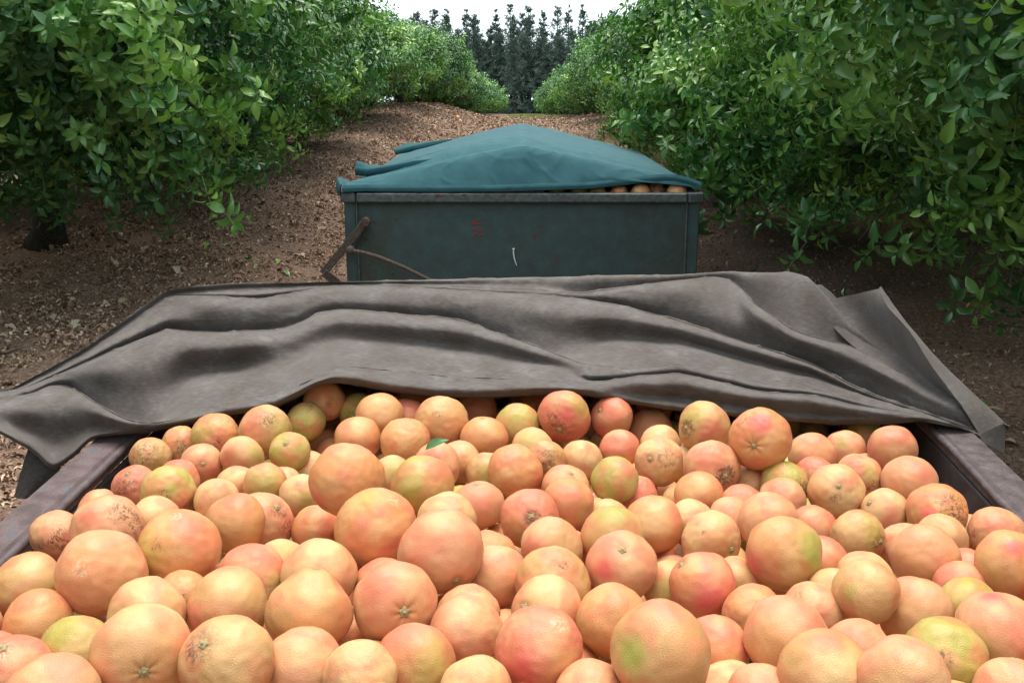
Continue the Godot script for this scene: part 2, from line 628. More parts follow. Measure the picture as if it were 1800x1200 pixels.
	if lead:
		var order := []
		var view := cam.transform.affine_inverse()
		for i in shoots.size():
			var w: Vector3 = base + shoots[i][0].origin
			var c := view * w
			if c.z > -0.5 or absf(c.x / c.z) > 0.505 or absf(c.y / c.z) > 0.335: continue
			var facing: float = (shoots[i][3] as Vector3).dot((eye - w).normalized())
			if shoots[i][2] < 0.86 or facing < 0.15: continue
			order.append([w.distance_to(eye) - 1.2 * facing, i])
		order.sort_custom(func(a, b): return a[0] < b[0])
		var made := 0
		for o in order:
			if made + 11 > 300: break
			chosen[o[1]] = true
			var sh = shoots[o[1]]
			for k in sprigs[o[1] % 5][1]:
				var leaf := MeshInstance3D.new()
				leaf.name = "leaf"
				leaf.mesh = leaf_shapes[r.randi() % 5]
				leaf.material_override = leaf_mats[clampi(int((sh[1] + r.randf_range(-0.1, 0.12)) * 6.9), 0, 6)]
				leaf.transform = sh[0] * (k as Transform3D)
				root.add_child(leaf, true)
				made += 1
	var groups := 5 if count > 1500 else 1
	for g in groups:
		var list := []
		for i in shoots.size():
			if i % 5 == g or groups == 1:
				if not chosen.has(i): list.append(shoots[i])
		var mm := MultiMesh.new()
		mm.transform_format = MultiMesh.TRANSFORM_3D
		mm.use_colors = true
		mm.mesh = sprigs[(g if groups > 1 else seed_) % 5][0]
		mm.instance_count = list.size()
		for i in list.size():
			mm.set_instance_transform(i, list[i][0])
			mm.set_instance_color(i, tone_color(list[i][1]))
		var mi := MultiMeshInstance3D.new()
		mi.name = "foliage"
		mi.multimesh = mm
		mi.material_override = M.leaf
		root.add_child(mi, true)
		mi.set_meta("kind", "stuff")
	if fruiting:
		for w in [Vector3(1.98, 1.76, -7.2), Vector3(1.68, 0.99, -9.0), Vector3(1.79, 0.98, -8.95)]:
			part("fruit", fruit_mesh(0.05, "o", [], seed_, 24, 16, 0.0, 0.0), M.skin, root, w - base)


func build_rows():
	var ordinal := ["first", "second", "third", "fourth", "fifth", "sixth", "seventh", "eighth", "ninth", "tenth", "eleventh", "twelfth", "thirteenth", "fourteenth", "fifteenth", "sixteenth", "seventeenth", "eighteenth", "nineteenth", "twentieth", "last"]
	var r := rand(77)
	var twigs := {
		Vector2i(1, 1): [[Vector3(0.98, 1.48, -8.90), 8, 0.75, 0.2], [Vector3(1.18, 1.31, -8.50), 10, 0.55, 0.1], [Vector3(1.33, 1.15, -8.20), 12, 0.45, 0.0], [Vector3(1.46, 0.97, -7.90), 12, 0.40, -0.1], [Vector3(1.54, 0.79, -7.70), 10, 0.35, -0.2], [Vector3(1.59, 1.19, -7.60), 14, 0.40, 0.0], [Vector3(1.15, 1.62, -9.30), 9, 0.50, 0.2]],
		Vector2i(1, 0): [[Vector3(2.08, 1.80, -5.40), 12, 0.90, 0.6], [Vector3(2.15, 1.71, -5.30), 8, 0.75, 0.4], [Vector3(2.24, 1.60, -4.90), 10, 0.80, 0.3], [Vector3(2.20, 1.45, -4.70), 12, 0.70, 0.0], [Vector3(1.97, 1.27, -4.30), 14, 0.60, -0.3], [Vector3(1.98, 1.24, -5.50), 14, 0.40, -0.1], [Vector3(1.77, 0.98, -6.10), 14, 0.35, -0.2], [Vector3(1.61, 1.13, -6.60), 14, 0.40, 0.0], [Vector3(1.85, 1.44, -5.90), 12, 0.50, 0.1], [Vector3(2.04, 1.27, -4.70), 10, 0.45, -0.2], [Vector3(2.30, 1.89, -4.90), 10, 0.60, 0.2], [Vector3(2.06, 0.91, -4.60), 16, 0.40, -0.3], [Vector3(2.20, 0.85, -4.50), 16, 0.40, -0.3], [Vector3(2.00, 0.94, -5.00), 16, 0.35, -0.3], [Vector3(1.85, 0.92, -5.50), 16, 0.35, -0.2], [Vector3(1.59, 0.87, -6.80), 14, 0.35, -0.2], [Vector3(2.16, 1.12, -4.40), 12, 0.60, -0.2], [Vector3(2.05, 1.72, -5.80), 14, 0.75, 0.3], [Vector3(1.80, 1.96, -6.20), 14, 0.70, 0.3], [Vector3(2.15, 1.98, -5.20), 14, 0.75, 0.3]],
		Vector2i(-1, 0): [[Vector3(-1.66, 1.55, -6.30), 12, 0.85, 0.1], [Vector3(-1.75, 1.43, -6.10), 12, 0.75, 0.0], [Vector3(-1.62, 1.69, -6.50), 10, 0.70, 0.1], [Vector3(-1.84, 1.21, -5.90), 12, 0.50, -0.3], [Vector3(-1.80, 1.14, -5.80), 8, 0.60, -0.3], [Vector3(-2.26, 1.41, -5.50), 9, 0.50, -0.2], [Vector3(-2.19, 2.00, -5.00), 10, 0.50, 0.1], [Vector3(-1.96, 1.44, -6.00), 12, 0.40, -0.2], [Vector3(-2.29, 1.08, -5.90), 10, 0.20, -0.4], [Vector3(-2.16, 1.03, -6.10), 10, 0.20, -0.4]],
		Vector2i(-1, 1): [[Vector3(-2.17, 1.60, -11.50), 10, 0.50, -0.2], [Vector3(-1.84, 2.01, -11.00), 12, 0.70, 0.1]],
	}
	for side in [-1, 1]:
		var word := "left" if side < 0 else "right"
		var d := 8.0 if side < 0 else 5.3
		var i := 0
		while d < 104.0:
			var count := 8200
			var size := 1.0
			if d > 12.5: count = 4600
			if d > 24.0:
				count = 2100
				size = 1.3
			if d > 46.0:
				count = 1000
				size = 1.75
			var half := lerpf(1.5, 0.70 if side < 0 else 0.86, smoothstep(5.0, 17.0, d)) + r.randf_range(-0.12, 0.12)
			var skirt := 0.35 + r.randf_range(-0.1, 0.12)
			var x: float = side * 3.35 + r.randf_range(-0.12, 0.12)
			var rx := lerpf(2.0, 1.55, smoothstep(8.5, 18.0, d)) + r.randf_range(-0.1, 0.14)
			if side > 0:
				x = 3.25
				if d > 8.0: rx += 0.05
			if side < 0 and i > 0:
				x = lerpf(-3.6, -3.15, smoothstep(12.0, 45.0, d))
				rx = 1.55 + r.randf_range(-0.1, 0.1)
			if i == 0:
				size = 0.92
				skirt = 0.85
				half = 1.5
				x = -3.75 if side < 0 else 3.3
				if side < 0:
					rx = 2.1
					skirt = 0.5
			if side > 0 and i == 1: skirt = 0.28
			var label: String
			if side < 0:
				label = ["glossy dark grapefruit tree nearest the camera on the left, leaves hanging low", "second grapefruit tree of the left row, trunk showing on the bank beside the covered trailer"][i] if i < 2 else "%s grapefruit tree in the row along the left bank" % ordinal[i]
			else:
				label = ["dense grapefruit tree nearest the camera on the right, dark underneath", "second grapefruit tree of the right row, its shoots brushing the blue tarp"][i] if i < 2 else "%s grapefruit tree in the row along the right of the lane" % ordinal[i]
			citrus(Vector2(x, d), Vector3(rx, half, 3.2 if i == 0 else lerpf(2.75, 2.2, smoothstep(8.0, 16.0, d))), skirt, count, size, 100 + i * 7 + (50 if side > 0 else 0), label, "grapefruit trees along the %s of the lane" % word, i < 3, side > 0 and i == 0, twigs.get(Vector2i(side, i), []))
			d += 5.1 + r.randf_range(-0.3, 0.3)
			i += 1
		# the rows go on past the camera: unseen trees added to block light
		for k in 3:
			citrus(Vector2(side * 3.5, -0.2 - 5.2 * k), Vector3(1.9, 1.4, 2.3), 0.5, 1500, 1.3, 900 + k * 5 + side, ["grapefruit tree standing level with the near trailer on the %s, outside the view", "grapefruit tree behind the near trailer on the %s, outside the view", "last grapefruit tree behind the near trailer on the %s, outside the view"][k] % word, "grapefruit trees along the %s of the lane" % word)
		# rows beyond, seen only in gaps, added to block side light
		d = 0.5
		i = 0
		while d < 42.0:
			citrus(Vector2(side * (9.6 + r.randf_range(-0.2, 0.2)), d), Vector3(2.3, 1.7, 2.9), 0.25, 1000, 1.8, 500 + i * 3 + side, "grapefruit tree of the next row, seen only in gaps of the %s row" % word, "grapefruit trees of the next row over on the %s" % word)
			d += 5.2
			i += 1


func build_windbreak():
	# feathery needle spray
	var r := rand(9)
	var t := Tris.new()
	for i in 12:
		var dir := Vector3(r.randfn() * 0.55, 0.8 + r.randf() * 0.4, r.randfn() * 0.55).normalized()
		var side := dir.cross(Vector3(r.randfn(), r.randfn(), r.randfn())).normalized() * 0.035
		var reach := r.randf_range(0.6, 1.0)
		var bend := Vector3(0, -0.12, 0)
		t.quad(-side, side, dir * reach * 0.5 + side * 0.8, dir * reach * 0.5 - side * 0.8, side.cross(dir))
		t.tri(dir * reach * 0.5 + side * 0.8, dir * reach * 0.5 - side * 0.8, dir * reach + bend, side.cross(dir))
	var spray := t.mesh()
	var ordinal := ["first", "second", "third", "fourth", "fifth", "sixth", "seventh", "eighth", "ninth", "tenth", "eleventh", "twelfth", "thirteenth", "fourteenth", "fifteenth", "sixteenth", "seventeenth"]
	# offset from the vanishing direction and height above the eye, both per metre of distance
	var tops := [[-.099, .099], [-.083, .102], [-.070, .098], [-.053, .099], [-.043, .094], [-.023, .098], [-.009, .104], [0.001, .094], [.007, .103], [.0205, .097], [.034, .103], [.045, .101], [.0595, .102], [.0685, .088], [.0885, .099], [.094, .089]]
	for i in tops.size():
		var d := 118.0 + r.randf_range(-3, 5)
		conifer(r, tops[i][0] * d, d, tops[i][1] * d + 0.1, spray, "%s tall dark windbreak conifer counted from the left along the skyline" % ordinal[i], "tall conifers of the far windbreak", 900)
	for i in 40:
		var d := 112.0 + r.randf_range(-4, 4)
		var x := (-.118 + i * .0059 + r.randf_range(-.003, .003)) * d
		conifer(r, x, d, (0.079 + r.randf_range(-0.014, 0.014)) * d, spray, "shorter conifer filling the lower part of the far windbreak", "shorter conifers of the far windbreak", 900)
	# a round-headed tree over the right end of the windbreak
	var base := Vector3(13.2, ground_y(13.2, 150.0), -150.0)
	var root := thing("round_tree", base, "distant round-headed tree just above the windbreak's right end", "tree")
	part("trunk", tube_mesh(PackedVector3Array([Vector3(0, -0.2, 0), Vector3(0.1, 4, 0), Vector3(0, 9, 0)]), PackedFloat32Array([0.4, 0.32, 0.2]), 8), M.bark, root)
	var mm := MultiMesh.new()
	mm.transform_format = MultiMesh.TRANSFORM_3D
	mm.use_colors = true
	mm.mesh = sprigs[0][0]
	mm.instance_count = 1500
	for i in 1500:
		var u := Vector3(r.randfn(), r.randfn(), r.randfn()).normalized()
		var p := Vector3(0, 10.4, 0) + u * Vector3(3.6, 2.9, 3.6) * (0.7 + 0.3 * r.randf()) * (1.0 + 0.25 * soft.get_noise_3dv(u * 2.2))
		mm.set_instance_transform(i, Transform3D(Basis(Quaternion(Vector3.UP, (u + Vector3(0, .3, 0)).normalized())).scaled(Vector3.ONE * 3.2), p))
		mm.set_instance_color(i, Color(.02, .05, .025) * r.randf_range(0.8, 1.3))
	var mi := MultiMeshInstance3D.new()
	mi.name = "foliage"
	mi.multimesh = mm
	mi.material_override = M.needle
	root.add_child(mi, true)
	mi.set_meta("kind", "stuff")


func conifer(r: RandomNumberGenerator, x: float, d: float, above: float, spray: Mesh, label: String, group: String, count: int):
	var g := ground_y(x, d)
	var h := above + 1.6 - g
	var root := thing("windbreak_conifer", Vector3(x, g, -d), label, "tree", group)
	var lean := r.randf_range(-0.15, 0.15)
	part("trunk", tube_mesh(PackedVector3Array([Vector3(0, -0.2, 0), Vector3(lean * 0.5, h * 0.45, 0), Vector3(lean, h * 0.95, 0)]), PackedFloat32Array([0.16, 0.11, 0.025]), 7), M.bark, root)
	var mm := MultiMesh.new()
	mm.transform_format = MultiMesh.TRANSFORM_3D
	mm.use_colors = true
	mm.mesh = spray
	mm.instance_count = count
	var phase := 1.0
	var each := 11
	var t := 0.02
	var a := r.randf() * TAU
	var top_wide := r.randf_range(0.1, 0.22)
	var low_wide := r.randf_range(2.0, 3.5)
	for i in count:
		if i % each == 0:
			var k := float(i) / count
			t = clampf(k * 0.93 + r.randf_range(-0.02, 0.04), 0.0, 0.97)
			a += 2.4 + r.randf_range(-0.6, 0.6)
			phase = r.randf_range(0.6, 1.2)
		var along := pow(r.randf(), 0.75)
		var wide := (top_wide * (1.0 - t) + low_wide * pow(1.0 - t, 1.05)) * phase + 0.08
		var out := Vector3(cos(a), 0, sin(a))
		var p := Vector3(lean * t, h * t, 0) + out * wide * along + Vector3(0, wide * along * 0.75 + 0.1, 0) + Vector3(r.randfn(), r.randfn(), r.randfn()) * (0.05 + 0.09 * wide)
		if p.y > h: p.y = h - r.randf() * 0.4
		var dir := (out * 0.5 + Vector3(0, 0.85, 0) + Vector3(r.randfn(), r.randfn(), r.randfn()) * 0.3).normalized()
		var sx := dir.cross(Vector3(r.randfn(), r.randfn(), r.randfn())).normalized()
		var s := r.randf_range(0.45, 0.85) * (1.0 - 0.45 * t)
		if i < count * 0.12:
			p = Vector3(r.randf_range(-1.6, 1.6), r.randf_range(-0.1, 1.3), r.randf_range(-1.0, 1.0))
		mm.set_instance_transform(i, Transform3D(Basis(sx * s, dir * s, sx.cross(dir) * s), p))
		mm.set_instance_color(i, Color(.066, .108, .088) * r.randf_range(0.7, 1.4))
	var mi := MultiMeshInstance3D.new()
	mi.name = "crown"
	mi.multimesh = mm
	mi.material_override = M.needle
	root.add_child(mi, true)
	mi.set_meta("kind", "stuff")


# ------------------------------------------------------------------ trailers

func wheel(parent: Node3D, at: Vector3, radius: float):
	var tyre := TorusMesh.new()
	tyre.inner_radius = radius * 0.55
	tyre.outer_radius = radius
	tyre.rings = 28
	tyre.ring_segments = 12
	var o := part("tyre", tyre, M.rubber, parent, at)
	o.rotation_degrees.z = 90
	var rim := CylinderMesh.new()
	rim.top_radius = radius * 0.58
	rim.bottom_radius = radius * 0.58
	rim.height = 0.1
	part("rim", rim, M.rust, o)


func build_front_trailer():
	var root := thing("fruit_trailer", Vector3(0.04, 0.805, -2.4), "open steel fruit trailer heaped with grapefruit, chipped paint on its rims", "trailer")
	root.rotation_degrees = Vector3(4.0, -2.0, 0)
	var front := -1.5
	var back := 2.12
	var long := back - front
	var mid := (back + front) * 0.5
	for s in [-1.0, 1.0]:
		var edge: StandardMaterial3D = M.blue_rim if s < 0 else M.plain_rim
		var t := Tris.new()
		t.box(Vector3(0, -0.025, 0), Vector3(0.094, 0.05, long), 0.012)
		var o := part("rim_rail", t.mesh(), edge, root, Vector3(s * 1.073, 0, mid))
		o.set_meta("label", "maroon rim with blue paint chips" if s < 0 else "plain purplish brown rim")
		# the rolled bead along the inner edge
		var path := PackedVector3Array()
		var rad := PackedFloat32Array()
		for i in 40:
			var z := lerpf(-long * 0.5, long * 0.5, i / 39.0)
			path.append(Vector3(0.004 * soft.get_noise_1d(z * 3.0 + s), 0.003 * soft.get_noise_1d(z * 5.0), z))
			rad.append(0.0095)
		part("bead", tube_mesh(path, rad, 8), M.plain_rim, root, Vector3(s * 1.026, -0.012, mid))
		part("side_panel", box_mesh(Vector3(0.012, 0.5, long)), M.inner_steel, root, Vector3(s * 1.035, -0.30, mid))
		for k in 5:
			part("side_rib", box_mesh(Vector3(0.05, 0.46, 0.06)), M.plain_rim, root, Vector3(s * 1.068, -0.285, front + 0.2 + k * (long - 0.4) / 4))
		wheel(root, Vector3(s * 0.9, -0.62, mid), 0.24)
	part("front_panel", box_mesh(Vector3(2.05, 0.5, 0.012)), M.inner_steel, root, Vector3(0, -0.28, front + 0.02))
	part("end_rail", box_mesh(Vector3(2.04, 0.05, 0.08), 0.01), M.plain_rim, root, Vector3(0, -0.026, front + 0.045))
	part("tailgate", box_mesh(Vector3(2.05, 0.5, 0.012)), M.inner_steel, root, Vector3(0, -0.30, back - 0.02))
	part("end_rail", box_mesh(Vector3(2.04, 0.05, 0.06), 0.01), M.plain_rim, root, Vector3(0, -0.027, back - 0.035))
	part("floor_plate", box_mesh(Vector3(2.05, 0.02, long - 0.06)), M.inner_steel, root, Vector3(0, -0.55, mid))
	part("axle", box_mesh(Vector3(1.7, 0.06, 0.06)), M.rust, root, Vector3(0, -0.62, mid))
	part("drawbar", box_mesh(Vector3(0.08, 0.08, 1.9)), M.rust, root, Vector3(0, -0.6, front - 0.8))


func blob(r: RandomNumberGenerator, at: Vector3, w: float, h: float) -> ArrayMesh:
	# a thin, ragged fleck of paint or rust lying on a panel that faces +z
	var t := Tris.new()
	var n := 11
	var ring := []
	for i in n:
		var a := TAU * i / n
		var q := r.randf_range(0.55, 1.1)
		ring.append(at + Vector3(cos(a) * w * q, sin(a) * h * q, 0))
	for i in n:
		t.tri(at + Vector3(0, 0, 0.0015), ring[i], ring[(i + 1) % n], Vector3.BACK)
	return t.mesh()


func build_far_trailer():
	var root := thing("fruit_trailer", Vector3(0.006, 1.152, -5.9), "dark teal steel fruit trailer ahead under a blue green tarp", "trailer")
	root.rotation_degrees = Vector3(2.3, 0, 0)
	var r := rand(31)
	var half := 1.046
	var deep := 0.62
	var long := 3.15
	# back panel with mud-darkened ends in the paint
	var t := Tris.new()
	t.box(Vector3.ZERO, Vector3(half * 2 - 0.1, deep, 0.012))
	var panel := part("back_panel", t.mesh(), M.teal_steel, root, Vector3(0, -0.05 - deep * 0.5, -0.037))
	# its outer skin, slightly buckled, with dried mud towards both ends and old scuffs
	var sv := PackedVector3Array()
	var sc := PackedColorArray()
	for j in 41:
		for i in 131:
			var x := lerpf(-half + 0.06, half - 0.06, i / 130.0)
			var y := lerpf(-deep * 0.5, deep * 0.5, j / 40.0)
			sv.append(Vector3(x, y, 0.009 + 0.0025 * soft.get_noise_2d(x * 2.2, y * 3.0) + 0.0008 * soft.get_noise_2d(x * 9.0, y * 9.0)))
			var dirt := smoothstep(0.55, 1.0, absf(x) + 0.22 * soft.get_noise_2d(x * 5.0, y * 4.0) + 0.10 * soft.get_noise_2d(x * 17.0, y * 13.0) - 0.12 * y)
			var scuff := smoothstep(0.45, 0.7, soft.get_noise_2d(x * 14.0, y * 2.5 + 30.0)) * 0.35
			var c := Color(1, 1, 1).lerp(Color(1.25, 0.78, 0.62), dirt * 0.8).lerp(Color(1.8, 1.5, 1.4), scuff * (0.3 + 0.7 * dirt))
			sc.append(c)
	part("panel_skin", smooth_mesh(sv, grid_index(41, 131), sc), M.teal_steel, panel)
	# top rail with rust along its upper edge, butted into two angled end pieces
	part("top_rail", box_mesh(Vector3(half * 2 - 0.16, 0.055, 0.08), 0.007), M.rail, root, Vector3(0, -0.029, -0.024))
	for s in [-1.0, 1.0]:
		var e := Tris.new()
		e.box(Vector3.ZERO, Vector3(0.094, 0.057, 0.08), 0.006, Basis(Vector3.UP, s * 0.32))
		part("rail_end", e.mesh(), M.rail, root, Vector3(s * (half - 0.036), -0.029, -0.038))
		part("corner_post", box_mesh(Vector3(0.07, deep + 0.02, 0.05), 0.006), M.teal_steel, root, Vector3(s * (half - 0.034), -0.06 - deep * 0.5, -0.052))
		part("post_lip", box_mesh(Vector3(0.01, deep + 0.02, 0.016), 0.003), M.rail, root, Vector3(s * (half - 0.075), -0.061 - deep * 0.5, -0.018))
		part("side_panel", box_mesh(Vector3(0.012, deep, long - 0.1)), M.teal_steel, root, Vector3(s * (half - 0.02), -0.05 - deep * 0.5, -0.08 - (long - 0.1) * 0.5))
		part("side_rail", box_mesh(Vector3(0.06, 0.05, long - 0.14), 0.006), M.rail, root, Vector3(s * (half - 0.03), -0.025, -0.1 - (long - 0.14) * 0.5))
		wheel(root, Vector3(s * 0.85, -0.74, -1.6), 0.26)
	part("front_panel", box_mesh(Vector3(half * 2 - 0.06, deep, 0.012)), M.teal_steel, root, Vector3(0, -0.05 - deep * 0.5, -long))
	part("floor_plate", box_mesh(Vector3(half * 2 - 0.08, 0.02, long - 0.06)), M.teal_steel, root, Vector3(0, -0.66, -long * 0.5))
	part("axle", box_mesh(Vector3(1.6, 0.06, 0.06)), M.rust, root, Vector3(0, -0.74, -1.6))
	# rusty hinge plate lying on the rail
	var h := Tris.new()
	h.box(Vector3.ZERO, Vector3(0.262, 0.034, 0.012), 0.003)
	var plate := part("hinge_plate", h.mesh(), M.rust, root, Vector3(0.002, 0.016, -0.012))
	plate.rotation_degrees = Vector3(-25, 0, 0.8)
	for s in [-1.0, 1.0]:
		part("rivet", sphere(0.006), M.rust_spot, plate, Vector3(s * 0.11, 0.002, 0.006))
	# red stencil, worn to blots, and flecks of rust
	for q in [[-0.281, -0.178, .013, .020], [-0.262, -0.187, .05, .005], [-0.281, -0.220, .012, .011], [-0.246, -0.224, .013, .011], [-0.278, -0.249, .014, .012], [-0.243, -0.252, .014, .010], [-0.222, -0.254, .005, .004]]:
		part("red_paint_mark", blob(r, Vector3.ZERO, q[2], q[3]), M.red, root, Vector3(q[0], q[1], -0.026))
	for q in [[0.075, -0.26, .012, .02], [0.07, -0.41, .01, .014], [0.20, -0.41, .017, .018], [-0.32, -0.33, .008, .006], [0.11, -0.2, .01, .006]]:
		part("rust_fleck", blob(r, Vector3.ZERO, q[2], q[3]), M.rust_spot, root, Vector3(q[0], q[1], -0.026))
	for i in 14:
		var x := r.randf_range(-0.55, 0.75) if i % 3 else r.randf_range(-0.5, 0.05)
		part("rust_fleck", blob(r, Vector3.ZERO, r.randf_range(.006, .026), r.randf_range(.003, .007)), M.rust_spot, root, Vector3(x, -0.008 - r.randf() * 0.012, 0.0163 + 0.0002 * i))
	for i in 22:
		var side := -1.0 if i % 3 else 1.0
		var a := Vector3(side * (half - 0.11 - 0.22 * r.randf() * r.randf()), -0.14 - r.randf() * 0.45, -0.028)
		part("mud_clod", sphere(r.randf_range(0.004, 0.009)), M.rust, root, a).scale = Vector3(r.randf_range(0.6, 1.6), r.randf_range(0.6, 1.6), 0.7)
	var mud := Tris.new()
	for i in 420:
		var side := 1.0 if i % 5 < 3 else -1.0
		var x := side * (half - 0.085 - 0.30 * pow(r.randf(), 2.2))
		var at := Vector3(x, -0.09 - 0.55 * pow(r.randf(), 0.7), -0.0282)
		var w := r.randf_range(0.002, 0.007)
		var ring := []
		for k in 7:
			ring.append(at + Vector3(cos(k * TAU / 7) * w * r.randf_range(0.5, 1.1), sin(k * TAU / 7) * w * r.randf_range(0.6, 1.6), 0))
		for k in 7:
			mud.tri(at + Vector3(0, 0, 0.002), ring[k], ring[(k + 1) % 7], Vector3.BACK)
	part("mud_splatter", mud.mesh(), M.rust, root, Vector3.ZERO, "stuff")
	# white twist of string stuck to the panel
	var wire := PackedVector3Array([Vector3(-0.047, -0.337, -0.02), Vector3(-0.0475, -0.355, -0.018), Vector3(-0.044, -0.385, -0.018), Vector3(-0.035, -0.415, -0.02), Vector3(-0.028, -0.435, -0.022)])
	part("string", tube_mesh(wire, PackedFloat32Array([.003, .0042, .004, .0038, .003]), 7), M.white, root)
	part("string_knot", sphere(0.0075), M.white, root, Vector3(-0.047, -0.336, -0.018))
	# latch: flat arm hung from a bolt, a second bar beside it, and the rod that hooks it down
	var bolt := Vector3(-0.91, -0.165, 0.03)
	var arm_end := Vector3(-1.175, -0.47, 0.055)
	bar(root, "latch_arm", bolt, arm_end, 0.046, 0.012, M.rust)
	bar(root, "latch_strap", bolt + Vector3(-0.02, -0.01, -0.025), Vector3(-1.02, -0.33, 0.0), 0.05, 0.01, M.rail)
	bar(root, "latch_foot", arm_end + Vector3(0.01, 0.01, 0.014), Vector3(-1.06, -0.56, 0.04), 0.05, 0.012, M.rust)
	var pin := CylinderMesh.new()
	pin.top_radius = 0.024
	pin.bottom_radius = 0.028
	pin.height = 0.05
	pin.radial_segments = 10
	var b := part("bolt", pin, M.rust, root, bolt + Vector3(0, 0, 0.02))
	b.rotation_degrees = Vector3(90, 0, 0)
	part("rod", tube_mesh(PackedVector3Array([Vector3(-1.0, -0.325, 0.09), Vector3(-0.93, -0.335, 0.1), Vector3(-0.83, -0.36, 0.12), Vector3(-0.68, -0.415, 0.15), Vector3(-0.5, -0.5, 0.18)]), PackedFloat32Array([.013, .012, .0125, .012, .012]), 9, 0.15), M.rust, root)
	part("rod_eye", sphere(0.027), M.rust, root, Vector3(-1.0, -0.325, 0.085))


func sphere(radius: float) -> SphereMesh:
	var s := SphereMesh.new()
	s.radius = radius
	s.height = radius * 2
	s.radial_segments = 14
	s.rings = 8
	return s


func bar(parent: Node3D, called: String, a: Vector3, b: Vector3, wide: float, thick: float, m: Material):
	var dir := (b - a).normalized()
	var side := dir.cross(Vector3.BACK).normalized()
	var t := Tris.new()
	t.box((a + b) * 0.5, Vector3(wide, a.distance_to(b), thick), 0.003, Basis(side, dir, side.cross(dir)))
	part(called, t.mesh(), m, parent)


# ------------------------------------------------------------------ tarps

